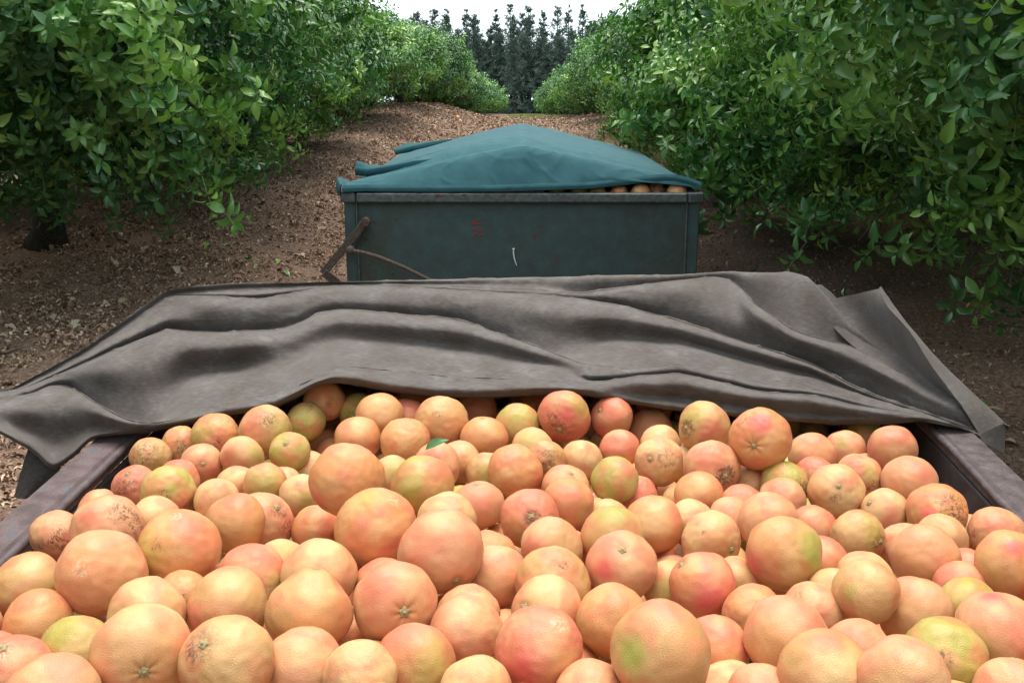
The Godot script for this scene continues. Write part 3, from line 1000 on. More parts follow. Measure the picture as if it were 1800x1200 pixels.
func build_grey_tarp():
	var rows := [
	[Vector3(-1.377,0.842,-2.422),Vector3(-1.339,0.809,-2.436),Vector3(-1.298,0.780,-2.444),Vector3(-1.256,0.749,-2.451),Vector3(-1.214,0.707,-2.457),Vector3(-1.164,0.730,-2.461),Vector3(-1.113,0.775,-2.466),Vector3(-1.066,0.782,-2.474),Vector3(-1.019,0.786,-2.481),Vector3(-0.971,0.793,-2.488),Vector3(-0.924,0.800,-2.495),Vector3(-0.875,0.807,-2.499),Vector3(-0.826,0.817,-2.502),Vector3(-0.776,0.828,-2.505),Vector3(-0.727,0.835,-2.508),Vector3(-0.678,0.840,-2.511),Vector3(-0.628,0.856,-2.513),Vector3(-0.578,0.881,-2.515),Vector3(-0.527,0.907,-2.516),Vector3(-0.478,0.917,-2.519),Vector3(-0.429,0.910,-2.523),Vector3(-0.381,0.899,-2.527),Vector3(-0.332,0.889,-2.531),Vector3(-0.283,0.884,-2.532),Vector3(-0.233,0.878,-2.532),Vector3(-0.183,0.875,-2.531),Vector3(-0.134,0.875,-2.531),Vector3(-0.084,0.875,-2.530),Vector3(-0.034,0.878,-2.530),Vector3(0.015,0.883,-2.529),Vector3(0.065,0.885,-2.528),Vector3(0.114,0.886,-2.528),Vector3(0.164,0.882,-2.527),Vector3(0.214,0.873,-2.527),Vector3(0.263,0.864,-2.527),Vector3(0.313,0.856,-2.527),Vector3(0.363,0.848,-2.527),Vector3(0.413,0.842,-2.527),Vector3(0.462,0.836,-2.526),Vector3(0.512,0.830,-2.526),Vector3(0.562,0.827,-2.526),Vector3(0.613,0.821,-2.531),Vector3(0.665,0.815,-2.538),Vector3(0.717,0.809,-2.544),Vector3(0.769,0.803,-2.551),Vector3(0.821,0.798,-2.556),Vector3(0.872,0.796,-2.561),Vector3(0.925,0.794,-2.566),Vector3(0.977,0.792,-2.572),Vector3(1.029,0.794,-2.577),Vector3(1.081,0.796,-2.581),Vector3(1.133,0.786,-2.582),Vector3(1.187,0.770,-2.586),Vector3(1.223,0.758,-2.550)],
	[Vector3(-1.335,0.872,-2.350),Vector3(-1.293,0.844,-2.352),Vector3(-1.250,0.817,-2.355),Vector3(-1.207,0.789,-2.357),Vector3(-1.165,0.749,-2.359),Vector3(-1.118,0.772,-2.365),Vector3(-1.069,0.814,-2.372),Vector3(-1.024,0.821,-2.378),Vector3(-0.979,0.825,-2.385),Vector3(-0.933,0.832,-2.392),Vector3(-0.888,0.838,-2.398),Vector3(-0.841,0.845,-2.402),Vector3(-0.793,0.855,-2.406),Vector3(-0.746,0.865,-2.409),Vector3(-0.699,0.872,-2.412),Vector3(-0.652,0.876,-2.416),Vector3(-0.604,0.891,-2.419),Vector3(-0.556,0.915,-2.422),Vector3(-0.508,0.940,-2.426),Vector3(-0.461,0.948,-2.429),Vector3(-0.414,0.943,-2.432),Vector3(-0.367,0.932,-2.436),Vector3(-0.320,0.923,-2.439),Vector3(-0.272,0.917,-2.440),Vector3(-0.224,0.912,-2.439),Vector3(-0.176,0.909,-2.438),Vector3(-0.129,0.909,-2.438),Vector3(-0.081,0.909,-2.437),Vector3(-0.033,0.912,-2.437),Vector3(0.015,0.917,-2.436),Vector3(0.063,0.919,-2.436),Vector3(0.110,0.919,-2.435),Vector3(0.158,0.916,-2.435),Vector3(0.206,0.907,-2.434),Vector3(0.253,0.899,-2.433),Vector3(0.301,0.891,-2.433),Vector3(0.349,0.884,-2.432),Vector3(0.397,0.878,-2.432),Vector3(0.445,0.872,-2.431),Vector3(0.493,0.867,-2.431),Vector3(0.540,0.863,-2.430),Vector3(0.589,0.858,-2.435),Vector3(0.639,0.852,-2.441),Vector3(0.689,0.847,-2.447),Vector3(0.739,0.841,-2.453),Vector3(0.789,0.836,-2.459),Vector3(0.839,0.834,-2.465),Vector3(0.890,0.831,-2.472),Vector3(0.941,0.829,-2.478),Vector3(0.992,0.830,-2.484),Vector3(1.043,0.832,-2.490),Vector3(1.092,0.822,-2.490),Vector3(1.142,0.809,-2.490),Vector3(1.193,0.786,-2.490)],
	[Vector3(-1.341,0.878,-2.362),Vector3(-1.317,0.849,-2.401),Vector3(-1.286,0.824,-2.429),Vector3(-1.244,0.804,-2.439),Vector3(-1.204,0.776,-2.450),Vector3(-1.151,0.794,-2.445),Vector3(-1.086,0.829,-2.414),Vector3(-1.025,0.836,-2.385),Vector3(-0.970,0.841,-2.365),Vector3(-0.919,0.848,-2.356),Vector3(-0.872,0.855,-2.358),Vector3(-0.827,0.863,-2.363),Vector3(-0.781,0.873,-2.368),Vector3(-0.735,0.883,-2.373),Vector3(-0.689,0.890,-2.380),Vector3(-0.643,0.895,-2.387),Vector3(-0.596,0.909,-2.389),Vector3(-0.548,0.932,-2.391),Vector3(-0.501,0.955,-2.393),Vector3(-0.456,0.964,-2.407),Vector3(-0.410,0.959,-2.415),Vector3(-0.364,0.950,-2.420),Vector3(-0.318,0.941,-2.425),Vector3(-0.270,0.936,-2.425),Vector3(-0.223,0.931,-2.424),Vector3(-0.175,0.928,-2.422),Vector3(-0.127,0.928,-2.420),Vector3(-0.080,0.928,-2.418),Vector3(-0.033,0.931,-2.415),Vector3(0.015,0.934,-2.411),Vector3(0.062,0.936,-2.407),Vector3(0.109,0.936,-2.404),Vector3(0.156,0.932,-2.405),Vector3(0.204,0.923,-2.417),Vector3(0.253,0.915,-2.432),Vector3(0.303,0.906,-2.448),Vector3(0.352,0.899,-2.457),Vector3(0.401,0.894,-2.465),Vector3(0.449,0.888,-2.461),Vector3(0.496,0.883,-2.454),Vector3(0.543,0.880,-2.446),Vector3(0.590,0.875,-2.442),Vector3(0.639,0.869,-2.445),Vector3(0.688,0.864,-2.449),Vector3(0.738,0.858,-2.455),Vector3(0.788,0.853,-2.459),Vector3(0.836,0.849,-2.458),Vector3(0.884,0.847,-2.456),Vector3(0.932,0.844,-2.455),Vector3(0.978,0.846,-2.451),Vector3(1.024,0.846,-2.447),Vector3(1.072,0.838,-2.444),Vector3(1.121,0.824,-2.443),Vector3(1.173,0.801,-2.447)],
	[Vector3(-1.361,0.881,-2.400),Vector3(-1.331,0.870,-2.434),Vector3(-1.288,0.867,-2.443),Vector3(-1.239,0.866,-2.441),Vector3(-1.202,0.860,-2.466),Vector3(-1.143,0.869,-2.445),Vector3(-1.072,0.878,-2.393),Vector3(-1.017,0.868,-2.370),Vector3(-0.965,0.858,-2.356),Vector3(-0.917,0.856,-2.351),Vector3(-0.873,0.860,-2.361),Vector3(-0.831,0.867,-2.377),Vector3(-0.786,0.877,-2.386),Vector3(-0.740,0.888,-2.394),Vector3(-0.696,0.895,-2.406),Vector3(-0.651,0.901,-2.418),Vector3(-0.603,0.914,-2.418),Vector3(-0.554,0.935,-2.418),Vector3(-0.506,0.958,-2.420),Vector3(-0.463,0.969,-2.449),Vector3(-0.418,0.965,-2.464),Vector3(-0.371,0.956,-2.473),Vector3(-0.324,0.949,-2.478),Vector3(-0.276,0.944,-2.478),Vector3(-0.227,0.939,-2.476),Vector3(-0.178,0.936,-2.472),Vector3(-0.130,0.936,-2.467),Vector3(-0.081,0.935,-2.464),Vector3(-0.033,0.937,-2.457),Vector3(0.015,0.940,-2.447),Vector3(0.063,0.941,-2.440),Vector3(0.110,0.940,-2.433),Vector3(0.157,0.938,-2.427),Vector3(0.205,0.936,-2.435),Vector3(0.253,0.937,-2.438),Vector3(0.300,0.939,-2.436),Vector3(0.349,0.938,-2.442),Vector3(0.397,0.938,-2.446),Vector3(0.444,0.932,-2.441),Vector3(0.491,0.924,-2.434),Vector3(0.537,0.916,-2.427),Vector3(0.584,0.908,-2.423),Vector3(0.632,0.903,-2.424),Vector3(0.680,0.898,-2.426),Vector3(0.729,0.893,-2.432),Vector3(0.780,0.883,-2.441),Vector3(0.831,0.873,-2.447),Vector3(0.880,0.865,-2.449),Vector3(0.929,0.858,-2.451),Vector3(0.978,0.853,-2.453),Vector3(1.023,0.850,-2.443),Vector3(1.070,0.840,-2.440),Vector3(1.119,0.826,-2.441),Vector3(1.175,0.800,-2.452)],
	[Vector3(-1.380,0.876,-2.435),Vector3(-1.368,0.867,-2.505),Vector3(-1.333,0.869,-2.535),Vector3(-1.284,0.878,-2.540),Vector3(-1.250,0.887,-2.577),Vector3(-1.185,0.890,-2.545),Vector3(-1.098,0.885,-2.456),Vector3(-1.031,0.871,-2.406),Vector3(-0.970,0.860,-2.370),Vector3(-0.918,0.857,-2.356),Vector3(-0.874,0.860,-2.364),Vector3(-0.832,0.868,-2.381),Vector3(-0.787,0.878,-2.391),Vector3(-0.742,0.889,-2.401),Vector3(-0.698,0.897,-2.415),Vector3(-0.654,0.904,-2.432),Vector3(-0.605,0.916,-2.429),Vector3(-0.556,0.937,-2.426),Vector3(-0.507,0.959,-2.427),Vector3(-0.467,0.971,-2.467),Vector3(-0.422,0.968,-2.487),Vector3(-0.375,0.960,-2.498),Vector3(-0.327,0.953,-2.506),Vector3(-0.278,0.948,-2.505),Vector3(-0.229,0.944,-2.503),Vector3(-0.180,0.940,-2.497),Vector3(-0.131,0.940,-2.491),Vector3(-0.082,0.939,-2.486),Vector3(-0.033,0.940,-2.476),Vector3(0.015,0.942,-2.463),Vector3(0.063,0.943,-2.453),Vector3(0.110,0.942,-2.443),Vector3(0.158,0.939,-2.437),Vector3(0.207,0.938,-2.455),Vector3(0.256,0.941,-2.470),Vector3(0.305,0.944,-2.479),Vector3(0.355,0.944,-2.492),Vector3(0.405,0.946,-2.502),Vector3(0.453,0.940,-2.495),Vector3(0.500,0.931,-2.483),Vector3(0.546,0.923,-2.470),Vector3(0.592,0.914,-2.459),Vector3(0.640,0.908,-2.458),Vector3(0.688,0.904,-2.458),Vector3(0.738,0.899,-2.464),Vector3(0.789,0.887,-2.471),Vector3(0.838,0.876,-2.472),Vector3(0.886,0.867,-2.467),Vector3(0.933,0.859,-2.463),Vector3(0.980,0.853,-2.458),Vector3(1.023,0.850,-2.445),Vector3(1.071,0.840,-2.442),Vector3(1.120,0.826,-2.442),Vector3(1.176,0.800,-2.454)],
	[Vector3(-1.394,0.873,-2.462),Vector3(-1.381,0.865,-2.530),Vector3(-1.347,0.866,-2.561),Vector3(-1.297,0.876,-2.565),Vector3(-1.261,0.886,-2.600),Vector3(-1.196,0.888,-2.568),Vector3(-1.107,0.884,-2.478),Vector3(-1.037,0.871,-2.423),Vector3(-0.975,0.860,-2.383),Vector3(-0.921,0.857,-2.364),Vector3(-0.876,0.861,-2.370),Vector3(-0.834,0.869,-2.388),Vector3(-0.790,0.880,-2.400),Vector3(-0.745,0.891,-2.410),Vector3(-0.700,0.899,-2.424),Vector3(-0.657,0.906,-2.441),Vector3(-0.607,0.918,-2.439),Vector3(-0.558,0.938,-2.437),Vector3(-0.510,0.960,-2.438),Vector3(-0.469,0.972,-2.479),Vector3(-0.424,0.969,-2.499),Vector3(-0.377,0.962,-2.510),Vector3(-0.329,0.955,-2.517),Vector3(-0.279,0.950,-2.515),Vector3(-0.230,0.946,-2.513),Vector3(-0.181,0.942,-2.508),Vector3(-0.131,0.942,-2.501),Vector3(-0.082,0.941,-2.496),Vector3(-0.034,0.942,-2.486),Vector3(0.015,0.944,-2.473),Vector3(0.063,0.945,-2.464),Vector3(0.111,0.943,-2.453),Vector3(0.158,0.941,-2.448),Vector3(0.208,0.939,-2.467),Vector3(0.257,0.941,-2.485),Vector3(0.307,0.944,-2.497),Vector3(0.358,0.944,-2.511),Vector3(0.408,0.945,-2.522),Vector3(0.456,0.939,-2.515),Vector3(0.503,0.930,-2.502),Vector3(0.549,0.922,-2.488),Vector3(0.596,0.913,-2.476),Vector3(0.644,0.908,-2.473),Vector3(0.692,0.904,-2.474),Vector3(0.742,0.899,-2.479),Vector3(0.794,0.888,-2.486),Vector3(0.843,0.876,-2.487),Vector3(0.890,0.867,-2.481),Vector3(0.938,0.860,-2.476),Vector3(0.984,0.854,-2.469),Vector3(1.025,0.849,-2.449),Vector3(1.072,0.840,-2.444),Vector3(1.121,0.826,-2.443),Vector3(1.178,0.799,-2.459)],
	[Vector3(-1.378,0.863,-2.428),Vector3(-1.389,0.841,-2.540),Vector3(-1.372,0.833,-2.605),Vector3(-1.346,0.828,-2.658),Vector3(-1.315,0.835,-2.706),Vector3(-1.267,0.825,-2.716),Vector3(-1.168,0.825,-2.609),Vector3(-1.088,0.816,-2.537),Vector3(-1.018,0.809,-2.484),Vector3(-0.959,0.808,-2.457),Vector3(-0.914,0.849,-2.478),Vector3(-0.872,0.895,-2.508),Vector3(-0.824,0.909,-2.516),Vector3(-0.775,0.918,-2.520),Vector3(-0.728,0.924,-2.531),Vector3(-0.682,0.930,-2.545),Vector3(-0.631,0.939,-2.544),Vector3(-0.582,0.957,-2.550),Vector3(-0.534,0.977,-2.564),Vector3(-0.490,0.988,-2.600),Vector3(-0.442,0.986,-2.614),Vector3(-0.392,0.980,-2.621),Vector3(-0.341,0.974,-2.624),Vector3(-0.290,0.970,-2.621),Vector3(-0.239,0.966,-2.617),Vector3(-0.187,0.962,-2.610),Vector3(-0.136,0.961,-2.598),Vector3(-0.085,0.958,-2.582),Vector3(-0.034,0.956,-2.562),Vector3(0.015,0.956,-2.538),Vector3(0.064,0.954,-2.518),Vector3(0.113,0.951,-2.498),Vector3(0.161,0.936,-2.495),Vector3(0.213,0.920,-2.528),Vector3(0.264,0.911,-2.549),Vector3(0.317,0.903,-2.574),Vector3(0.371,0.901,-2.598),Vector3(0.425,0.899,-2.619),Vector3(0.475,0.893,-2.612),Vector3(0.523,0.885,-2.597),Vector3(0.571,0.877,-2.579),Vector3(0.618,0.869,-2.565),Vector3(0.666,0.865,-2.556),Vector3(0.714,0.863,-2.548),Vector3(0.763,0.860,-2.544),Vector3(0.812,0.852,-2.540),Vector3(0.858,0.845,-2.527),Vector3(0.902,0.839,-2.509),Vector3(0.944,0.836,-2.489),Vector3(0.986,0.837,-2.470),Vector3(1.025,0.838,-2.446),Vector3(1.072,0.831,-2.443),Vector3(1.123,0.819,-2.446),Vector3(1.170,0.801,-2.442)],
	[Vector3(-1.416,0.866,-2.501),Vector3(-1.409,0.854,-2.581),Vector3(-1.381,0.851,-2.629),Vector3(-1.336,0.860,-2.643),Vector3(-1.298,0.872,-2.678),Vector3(-1.240,0.876,-2.667),Vector3(-1.165,0.875,-2.613),Vector3(-1.099,0.870,-2.577),Vector3(-1.036,0.868,-2.543),Vector3(-0.980,0.871,-2.528),Vector3(-0.940,0.887,-2.562),Vector3(-0.908,0.911,-2.622),Vector3(-0.859,0.920,-2.633),Vector3(-0.807,0.927,-2.634),Vector3(-0.758,0.932,-2.642),Vector3(-0.706,0.939,-2.645),Vector3(-0.652,0.949,-2.635),Vector3(-0.603,0.966,-2.649),Vector3(-0.556,0.984,-2.677),Vector3(-0.510,0.993,-2.712),Vector3(-0.459,0.991,-2.724),Vector3(-0.407,0.986,-2.728),Vector3(-0.354,0.981,-2.729),Vector3(-0.301,0.977,-2.724),Vector3(-0.248,0.973,-2.719),Vector3(-0.194,0.969,-2.712),Vector3(-0.141,0.967,-2.694),Vector3(-0.088,0.963,-2.667),Vector3(-0.035,0.960,-2.636),Vector3(0.016,0.958,-2.603),Vector3(0.065,0.956,-2.571),Vector3(0.114,0.953,-2.538),Vector3(0.162,0.946,-2.504),Vector3(0.211,0.941,-2.504),Vector3(0.261,0.939,-2.524),Vector3(0.313,0.938,-2.547),Vector3(0.366,0.937,-2.568),Vector3(0.418,0.937,-2.584),Vector3(0.467,0.931,-2.576),Vector3(0.514,0.923,-2.559),Vector3(0.561,0.916,-2.541),Vector3(0.607,0.908,-2.524),Vector3(0.655,0.903,-2.519),Vector3(0.704,0.899,-2.517),Vector3(0.755,0.893,-2.521),Vector3(0.806,0.882,-2.525),Vector3(0.854,0.872,-2.520),Vector3(0.900,0.863,-2.509),Vector3(0.946,0.856,-2.498),Vector3(0.989,0.852,-2.482),Vector3(1.028,0.849,-2.457),Vector3(1.074,0.839,-2.449),Vector3(1.122,0.826,-2.447),Vector3(1.180,0.798,-2.463)],
	[Vector3(-1.432,0.863,-2.531),Vector3(-1.417,0.854,-2.598),Vector3(-1.387,0.853,-2.641),Vector3(-1.342,0.867,-2.657),Vector3(-1.301,0.880,-2.685),Vector3(-1.241,0.898,-2.675),Vector3(-1.163,0.919,-2.617),Vector3(-1.096,0.935,-2.582),Vector3(-1.042,0.944,-2.576),Vector3(-0.991,0.955,-2.578),Vector3(-0.947,0.972,-2.600),Vector3(-0.901,0.984,-2.618),Vector3(-0.850,0.988,-2.617),Vector3(-0.796,0.992,-2.611),Vector3(-0.747,0.994,-2.617),Vector3(-0.704,0.992,-2.647),Vector3(-0.657,0.993,-2.665),Vector3(-0.608,1.009,-2.681),Vector3(-0.559,1.029,-2.703),Vector3(-0.510,1.038,-2.725),Vector3(-0.458,1.036,-2.729),Vector3(-0.405,1.032,-2.728),Vector3(-0.352,1.028,-2.725),Vector3(-0.299,1.025,-2.718),Vector3(-0.246,1.022,-2.711),Vector3(-0.193,1.019,-2.702),Vector3(-0.140,1.014,-2.684),Vector3(-0.087,1.004,-2.658),Vector3(-0.035,0.996,-2.629),Vector3(0.015,0.988,-2.597),Vector3(0.065,0.980,-2.570),Vector3(0.114,0.970,-2.550),Vector3(0.163,0.959,-2.526),Vector3(0.213,0.950,-2.535),Vector3(0.264,0.945,-2.550),Vector3(0.316,0.943,-2.570),Vector3(0.369,0.943,-2.591),Vector3(0.421,0.943,-2.608),Vector3(0.471,0.938,-2.600),Vector3(0.518,0.930,-2.583),Vector3(0.565,0.922,-2.564),Vector3(0.612,0.914,-2.546),Vector3(0.659,0.909,-2.539),Vector3(0.708,0.904,-2.534),Vector3(0.758,0.897,-2.535),Vector3(0.810,0.886,-2.539),Vector3(0.858,0.875,-2.534),Vector3(0.904,0.866,-2.522),Vector3(0.950,0.858,-2.509),Vector3(0.992,0.853,-2.490),Vector3(1.031,0.849,-2.463),Vector3(1.075,0.839,-2.451),Vector3(1.123,0.826,-2.449),Vector3(1.182,0.798,-2.467)],
	]
	var more := [
	[Vector3(-1.436,0.863,-2.539),Vector3(-1.420,0.854,-2.602),Vector3(-1.389,0.854,-2.645),Vector3(-1.344,0.868,-2.663),Vector3(-1.303,0.882,-2.691),Vector3(-1.251,0.904,-2.698),Vector3(-1.187,0.932,-2.678),Vector3(-1.131,0.956,-2.674),Vector3(-1.083,0.974,-2.690),Vector3(-1.035,0.992,-2.706),Vector3(-0.986,1.009,-2.722),Vector3(-0.930,1.010,-2.711),Vector3(-0.874,1.010,-2.702),Vector3(-0.819,1.011,-2.692),Vector3(-0.767,1.012,-2.696),Vector3(-0.722,1.009,-2.720),Vector3(-0.672,1.009,-2.736),Vector3(-0.623,1.024,-2.757),Vector3(-0.575,1.043,-2.788),Vector3(-0.524,1.050,-2.807),Vector3(-0.471,1.049,-2.809),Vector3(-0.416,1.045,-2.804),Vector3(-0.361,1.042,-2.799),Vector3(-0.307,1.039,-2.792),Vector3(-0.252,1.036,-2.783),Vector3(-0.198,1.033,-2.774),Vector3(-0.143,1.026,-2.752),Vector3(-0.089,1.015,-2.717),Vector3(-0.036,1.004,-2.679),Vector3(0.016,0.995,-2.639),Vector3(0.066,0.984,-2.603),Vector3(0.115,0.973,-2.574),Vector3(0.164,0.962,-2.547),Vector3(0.214,0.953,-2.552),Vector3(0.265,0.947,-2.559),Vector3(0.316,0.945,-2.577),Vector3(0.369,0.945,-2.599),Vector3(0.423,0.946,-2.616),Vector3(0.472,0.940,-2.608),Vector3(0.520,0.932,-2.590),Vector3(0.567,0.924,-2.572),Vector3(0.613,0.917,-2.554),Vector3(0.661,0.911,-2.544),Vector3(0.709,0.905,-2.538),Vector3(0.759,0.899,-2.539),Vector3(0.810,0.887,-2.543),Vector3(0.859,0.876,-2.537),Vector3(0.905,0.867,-2.525),Vector3(0.951,0.859,-2.512),Vector3(0.993,0.853,-2.492),Vector3(1.031,0.849,-2.465),Vector3(1.075,0.839,-2.451),Vector3(1.123,0.826,-2.449),Vector3(1.182,0.797,-2.468)],
	[Vector3(-1.445,0.861,-2.554),Vector3(-1.425,0.855,-2.612),Vector3(-1.393,0.854,-2.653),Vector3(-1.349,0.870,-2.673),Vector3(-1.307,0.885,-2.700),Vector3(-1.256,0.906,-2.709),Vector3(-1.195,0.932,-2.697),Vector3(-1.140,0.955,-2.697),Vector3(-1.092,0.973,-2.713),Vector3(-1.043,0.991,-2.729),Vector3(-0.994,1.009,-2.744),Vector3(-0.937,1.010,-2.734),Vector3(-0.882,1.010,-2.725),Vector3(-0.826,1.011,-2.715),Vector3(-0.774,1.012,-2.720),Vector3(-0.727,1.010,-2.741),Vector3(-0.677,1.010,-2.754),Vector3(-0.627,1.025,-2.777),Vector3(-0.580,1.044,-2.811),Vector3(-0.529,1.050,-2.831),Vector3(-0.474,1.049,-2.833),Vector3(-0.419,1.046,-2.828),Vector3(-0.364,1.042,-2.823),Vector3(-0.309,1.039,-2.815),Vector3(-0.254,1.036,-2.806),Vector3(-0.199,1.033,-2.797),Vector3(-0.144,1.027,-2.774),Vector3(-0.090,1.015,-2.738),Vector3(-0.036,1.004,-2.698),Vector3(0.016,0.995,-2.657),Vector3(0.066,0.985,-2.620),Vector3(0.116,0.974,-2.588),Vector3(0.165,0.963,-2.560),Vector3(0.215,0.955,-2.563),Vector3(0.265,0.949,-2.569),Vector3(0.318,0.947,-2.587),Vector3(0.371,0.947,-2.608),Vector3(0.424,0.948,-2.625),Vector3(0.474,0.942,-2.617),Vector3(0.521,0.934,-2.599),Vector3(0.568,0.927,-2.580),Vector3(0.615,0.919,-2.562),Vector3(0.663,0.913,-2.552),Vector3(0.711,0.908,-2.545),Vector3(0.761,0.901,-2.546),Vector3(0.812,0.889,-2.549),Vector3(0.861,0.877,-2.544),Vector3(0.907,0.868,-2.532),Vector3(0.952,0.860,-2.517),Vector3(0.994,0.854,-2.496),Vector3(1.032,0.849,-2.468),Vector3(1.075,0.839,-2.453),Vector3(1.123,0.827,-2.450),Vector3(1.183,0.797,-2.470)],
	[Vector3(-1.445,0.860,-2.555),Vector3(-1.424,0.852,-2.611),Vector3(-1.394,0.851,-2.653),Vector3(-1.353,0.865,-2.680),Vector3(-1.316,0.875,-2.719),Vector3(-1.276,0.886,-2.752),Vector3(-1.235,0.896,-2.784),Vector3(-1.198,0.905,-2.830),Vector3(-1.148,0.923,-2.850),Vector3(-1.098,0.941,-2.869),Vector3(-1.047,0.959,-2.887),Vector3(-0.988,0.958,-2.878),Vector3(-0.930,0.958,-2.870),Vector3(-0.871,0.958,-2.860),Vector3(-0.816,0.960,-2.862),Vector3(-0.760,0.973,-2.863),Vector3(-0.702,0.987,-2.858),Vector3(-0.652,0.998,-2.883),Vector3(-0.603,1.008,-2.923),Vector3(-0.551,1.007,-2.948),Vector3(-0.495,1.003,-2.953),Vector3(-0.438,0.999,-2.951),Vector3(-0.381,0.995,-2.948),Vector3(-0.323,0.992,-2.941),Vector3(-0.266,0.988,-2.933),Vector3(-0.209,0.985,-2.925),Vector3(-0.151,0.978,-2.899),Vector3(-0.094,0.967,-2.857),Vector3(-0.038,0.958,-2.812),Vector3(0.016,0.949,-2.765),Vector3(0.069,0.944,-2.722),Vector3(0.121,0.952,-2.689),Vector3(0.171,0.959,-2.667),Vector3(0.223,0.968,-2.672),Vector3(0.275,0.974,-2.675),Vector3(0.328,0.971,-2.681),Vector3(0.381,0.969,-2.688),Vector3(0.433,0.967,-2.693),Vector3(0.483,0.960,-2.678),Vector3(0.532,0.951,-2.658),Vector3(0.579,0.943,-2.636),Vector3(0.626,0.935,-2.614),Vector3(0.673,0.928,-2.597),Vector3(0.720,0.921,-2.583),Vector3(0.769,0.912,-2.578),Vector3(0.820,0.897,-2.577),Vector3(0.868,0.882,-2.566),Vector3(0.913,0.871,-2.548),Vector3(0.956,0.862,-2.528),Vector3(0.997,0.855,-2.505),Vector3(1.035,0.850,-2.476),Vector3(1.077,0.840,-2.457),Vector3(1.124,0.827,-2.451),Vector3(1.185,0.796,-2.473)],
	[Vector3(-1.450,0.860,-2.563),Vector3(-1.427,0.854,-2.617),Vector3(-1.395,0.854,-2.658),Vector3(-1.353,0.871,-2.683),Vector3(-1.312,0.887,-2.713),Vector3(-1.267,0.906,-2.735),Vector3(-1.219,0.927,-2.753),Vector3(-1.173,0.949,-2.777),Vector3(-1.126,0.970,-2.800),Vector3(-1.078,0.992,-2.824),Vector3(-1.029,1.013,-2.847),Vector3(-0.975,1.014,-2.851),Vector3(-0.921,1.011,-2.854),Vector3(-0.864,1.011,-2.846),Vector3(-0.809,1.012,-2.849),Vector3(-0.756,1.012,-2.856),Vector3(-0.702,1.015,-2.863),Vector3(-0.651,1.028,-2.885),Vector3(-0.601,1.044,-2.917),Vector3(-0.548,1.050,-2.940),Vector3(-0.492,1.049,-2.943),Vector3(-0.435,1.046,-2.939),Vector3(-0.378,1.043,-2.935),Vector3(-0.321,1.040,-2.929),Vector3(-0.264,1.037,-2.921),Vector3(-0.207,1.034,-2.913),Vector3(-0.150,1.028,-2.894),Vector3(-0.094,1.019,-2.865),Vector3(-0.038,1.010,-2.833),Vector3(0.017,1.001,-2.803),Vector3(0.070,0.993,-2.773),Vector3(0.123,0.985,-2.748),Vector3(0.176,0.983,-2.753),Vector3(0.231,0.984,-2.774),Vector3(0.285,0.984,-2.782),Vector3(0.339,0.980,-2.777),Vector3(0.392,0.977,-2.771),Vector3(0.444,0.975,-2.763),Vector3(0.494,0.967,-2.743),Vector3(0.543,0.957,-2.719),Vector3(0.591,0.948,-2.695),Vector3(0.638,0.940,-2.669),Vector3(0.684,0.933,-2.646),Vector3(0.731,0.926,-2.625),Vector3(0.779,0.916,-2.615),Vector3(0.829,0.899,-2.607),Vector3(0.875,0.884,-2.588),Vector3(0.918,0.872,-2.565),Vector3(0.960,0.862,-2.540),Vector3(1.001,0.855,-2.515),Vector3(1.039,0.850,-2.484),Vector3(1.079,0.840,-2.462),Vector3(1.125,0.827,-2.454),Vector3(1.186,0.796,-2.476)],
	[Vector3(-1.456,0.859,-2.576),Vector3(-1.431,0.854,-2.624),Vector3(-1.398,0.855,-2.662),Vector3(-1.358,0.873,-2.693),Vector3(-1.318,0.892,-2.726),Vector3(-1.274,0.912,-2.753),Vector3(-1.229,0.935,-2.779),Vector3(-1.186,0.961,-2.812),Vector3(-1.141,0.987,-2.845),Vector3(-1.096,1.014,-2.878),Vector3(-1.049,1.041,-2.911),Vector3(-0.987,1.049,-2.893),Vector3(-0.922,1.052,-2.867),Vector3(-0.865,1.052,-2.859),Vector3(-0.810,1.051,-2.861),Vector3(-0.757,1.050,-2.868),Vector3(-0.704,1.056,-2.879),Vector3(-0.654,1.062,-2.909),Vector3(-0.606,1.069,-2.948),Vector3(-0.554,1.074,-2.978),Vector3(-0.497,1.074,-2.980),Vector3(-0.439,1.072,-2.973),Vector3(-0.381,1.071,-2.966),Vector3(-0.323,1.070,-2.958),Vector3(-0.266,1.068,-2.948),Vector3(-0.208,1.066,-2.938),Vector3(-0.151,1.063,-2.920),Vector3(-0.094,1.060,-2.893),Vector3(-0.038,1.057,-2.865),Vector3(0.016,1.055,-2.829),Vector3(0.070,1.053,-2.798),Vector3(0.123,1.050,-2.769),Vector3(0.176,1.049,-2.761),Vector3(0.229,1.046,-2.761),Vector3(0.282,1.040,-2.766),Vector3(0.335,1.032,-2.760),Vector3(0.388,1.022,-2.754),Vector3(0.440,1.014,-2.747),Vector3(0.490,1.003,-2.727),Vector3(0.538,0.993,-2.703),Vector3(0.586,0.982,-2.678),Vector3(0.632,0.973,-2.651),Vector3(0.678,0.963,-2.627),Vector3(0.724,0.953,-2.607),Vector3(0.773,0.940,-2.598),Vector3(0.824,0.918,-2.597),Vector3(0.872,0.896,-2.582),Vector3(0.916,0.881,-2.561),Vector3(0.959,0.868,-2.537),Vector3(0.999,0.860,-2.512),Vector3(1.038,0.853,-2.483),Vector3(1.078,0.842,-2.460),Vector3(1.123,0.828,-2.450),Vector3(1.186,0.796,-2.476)],
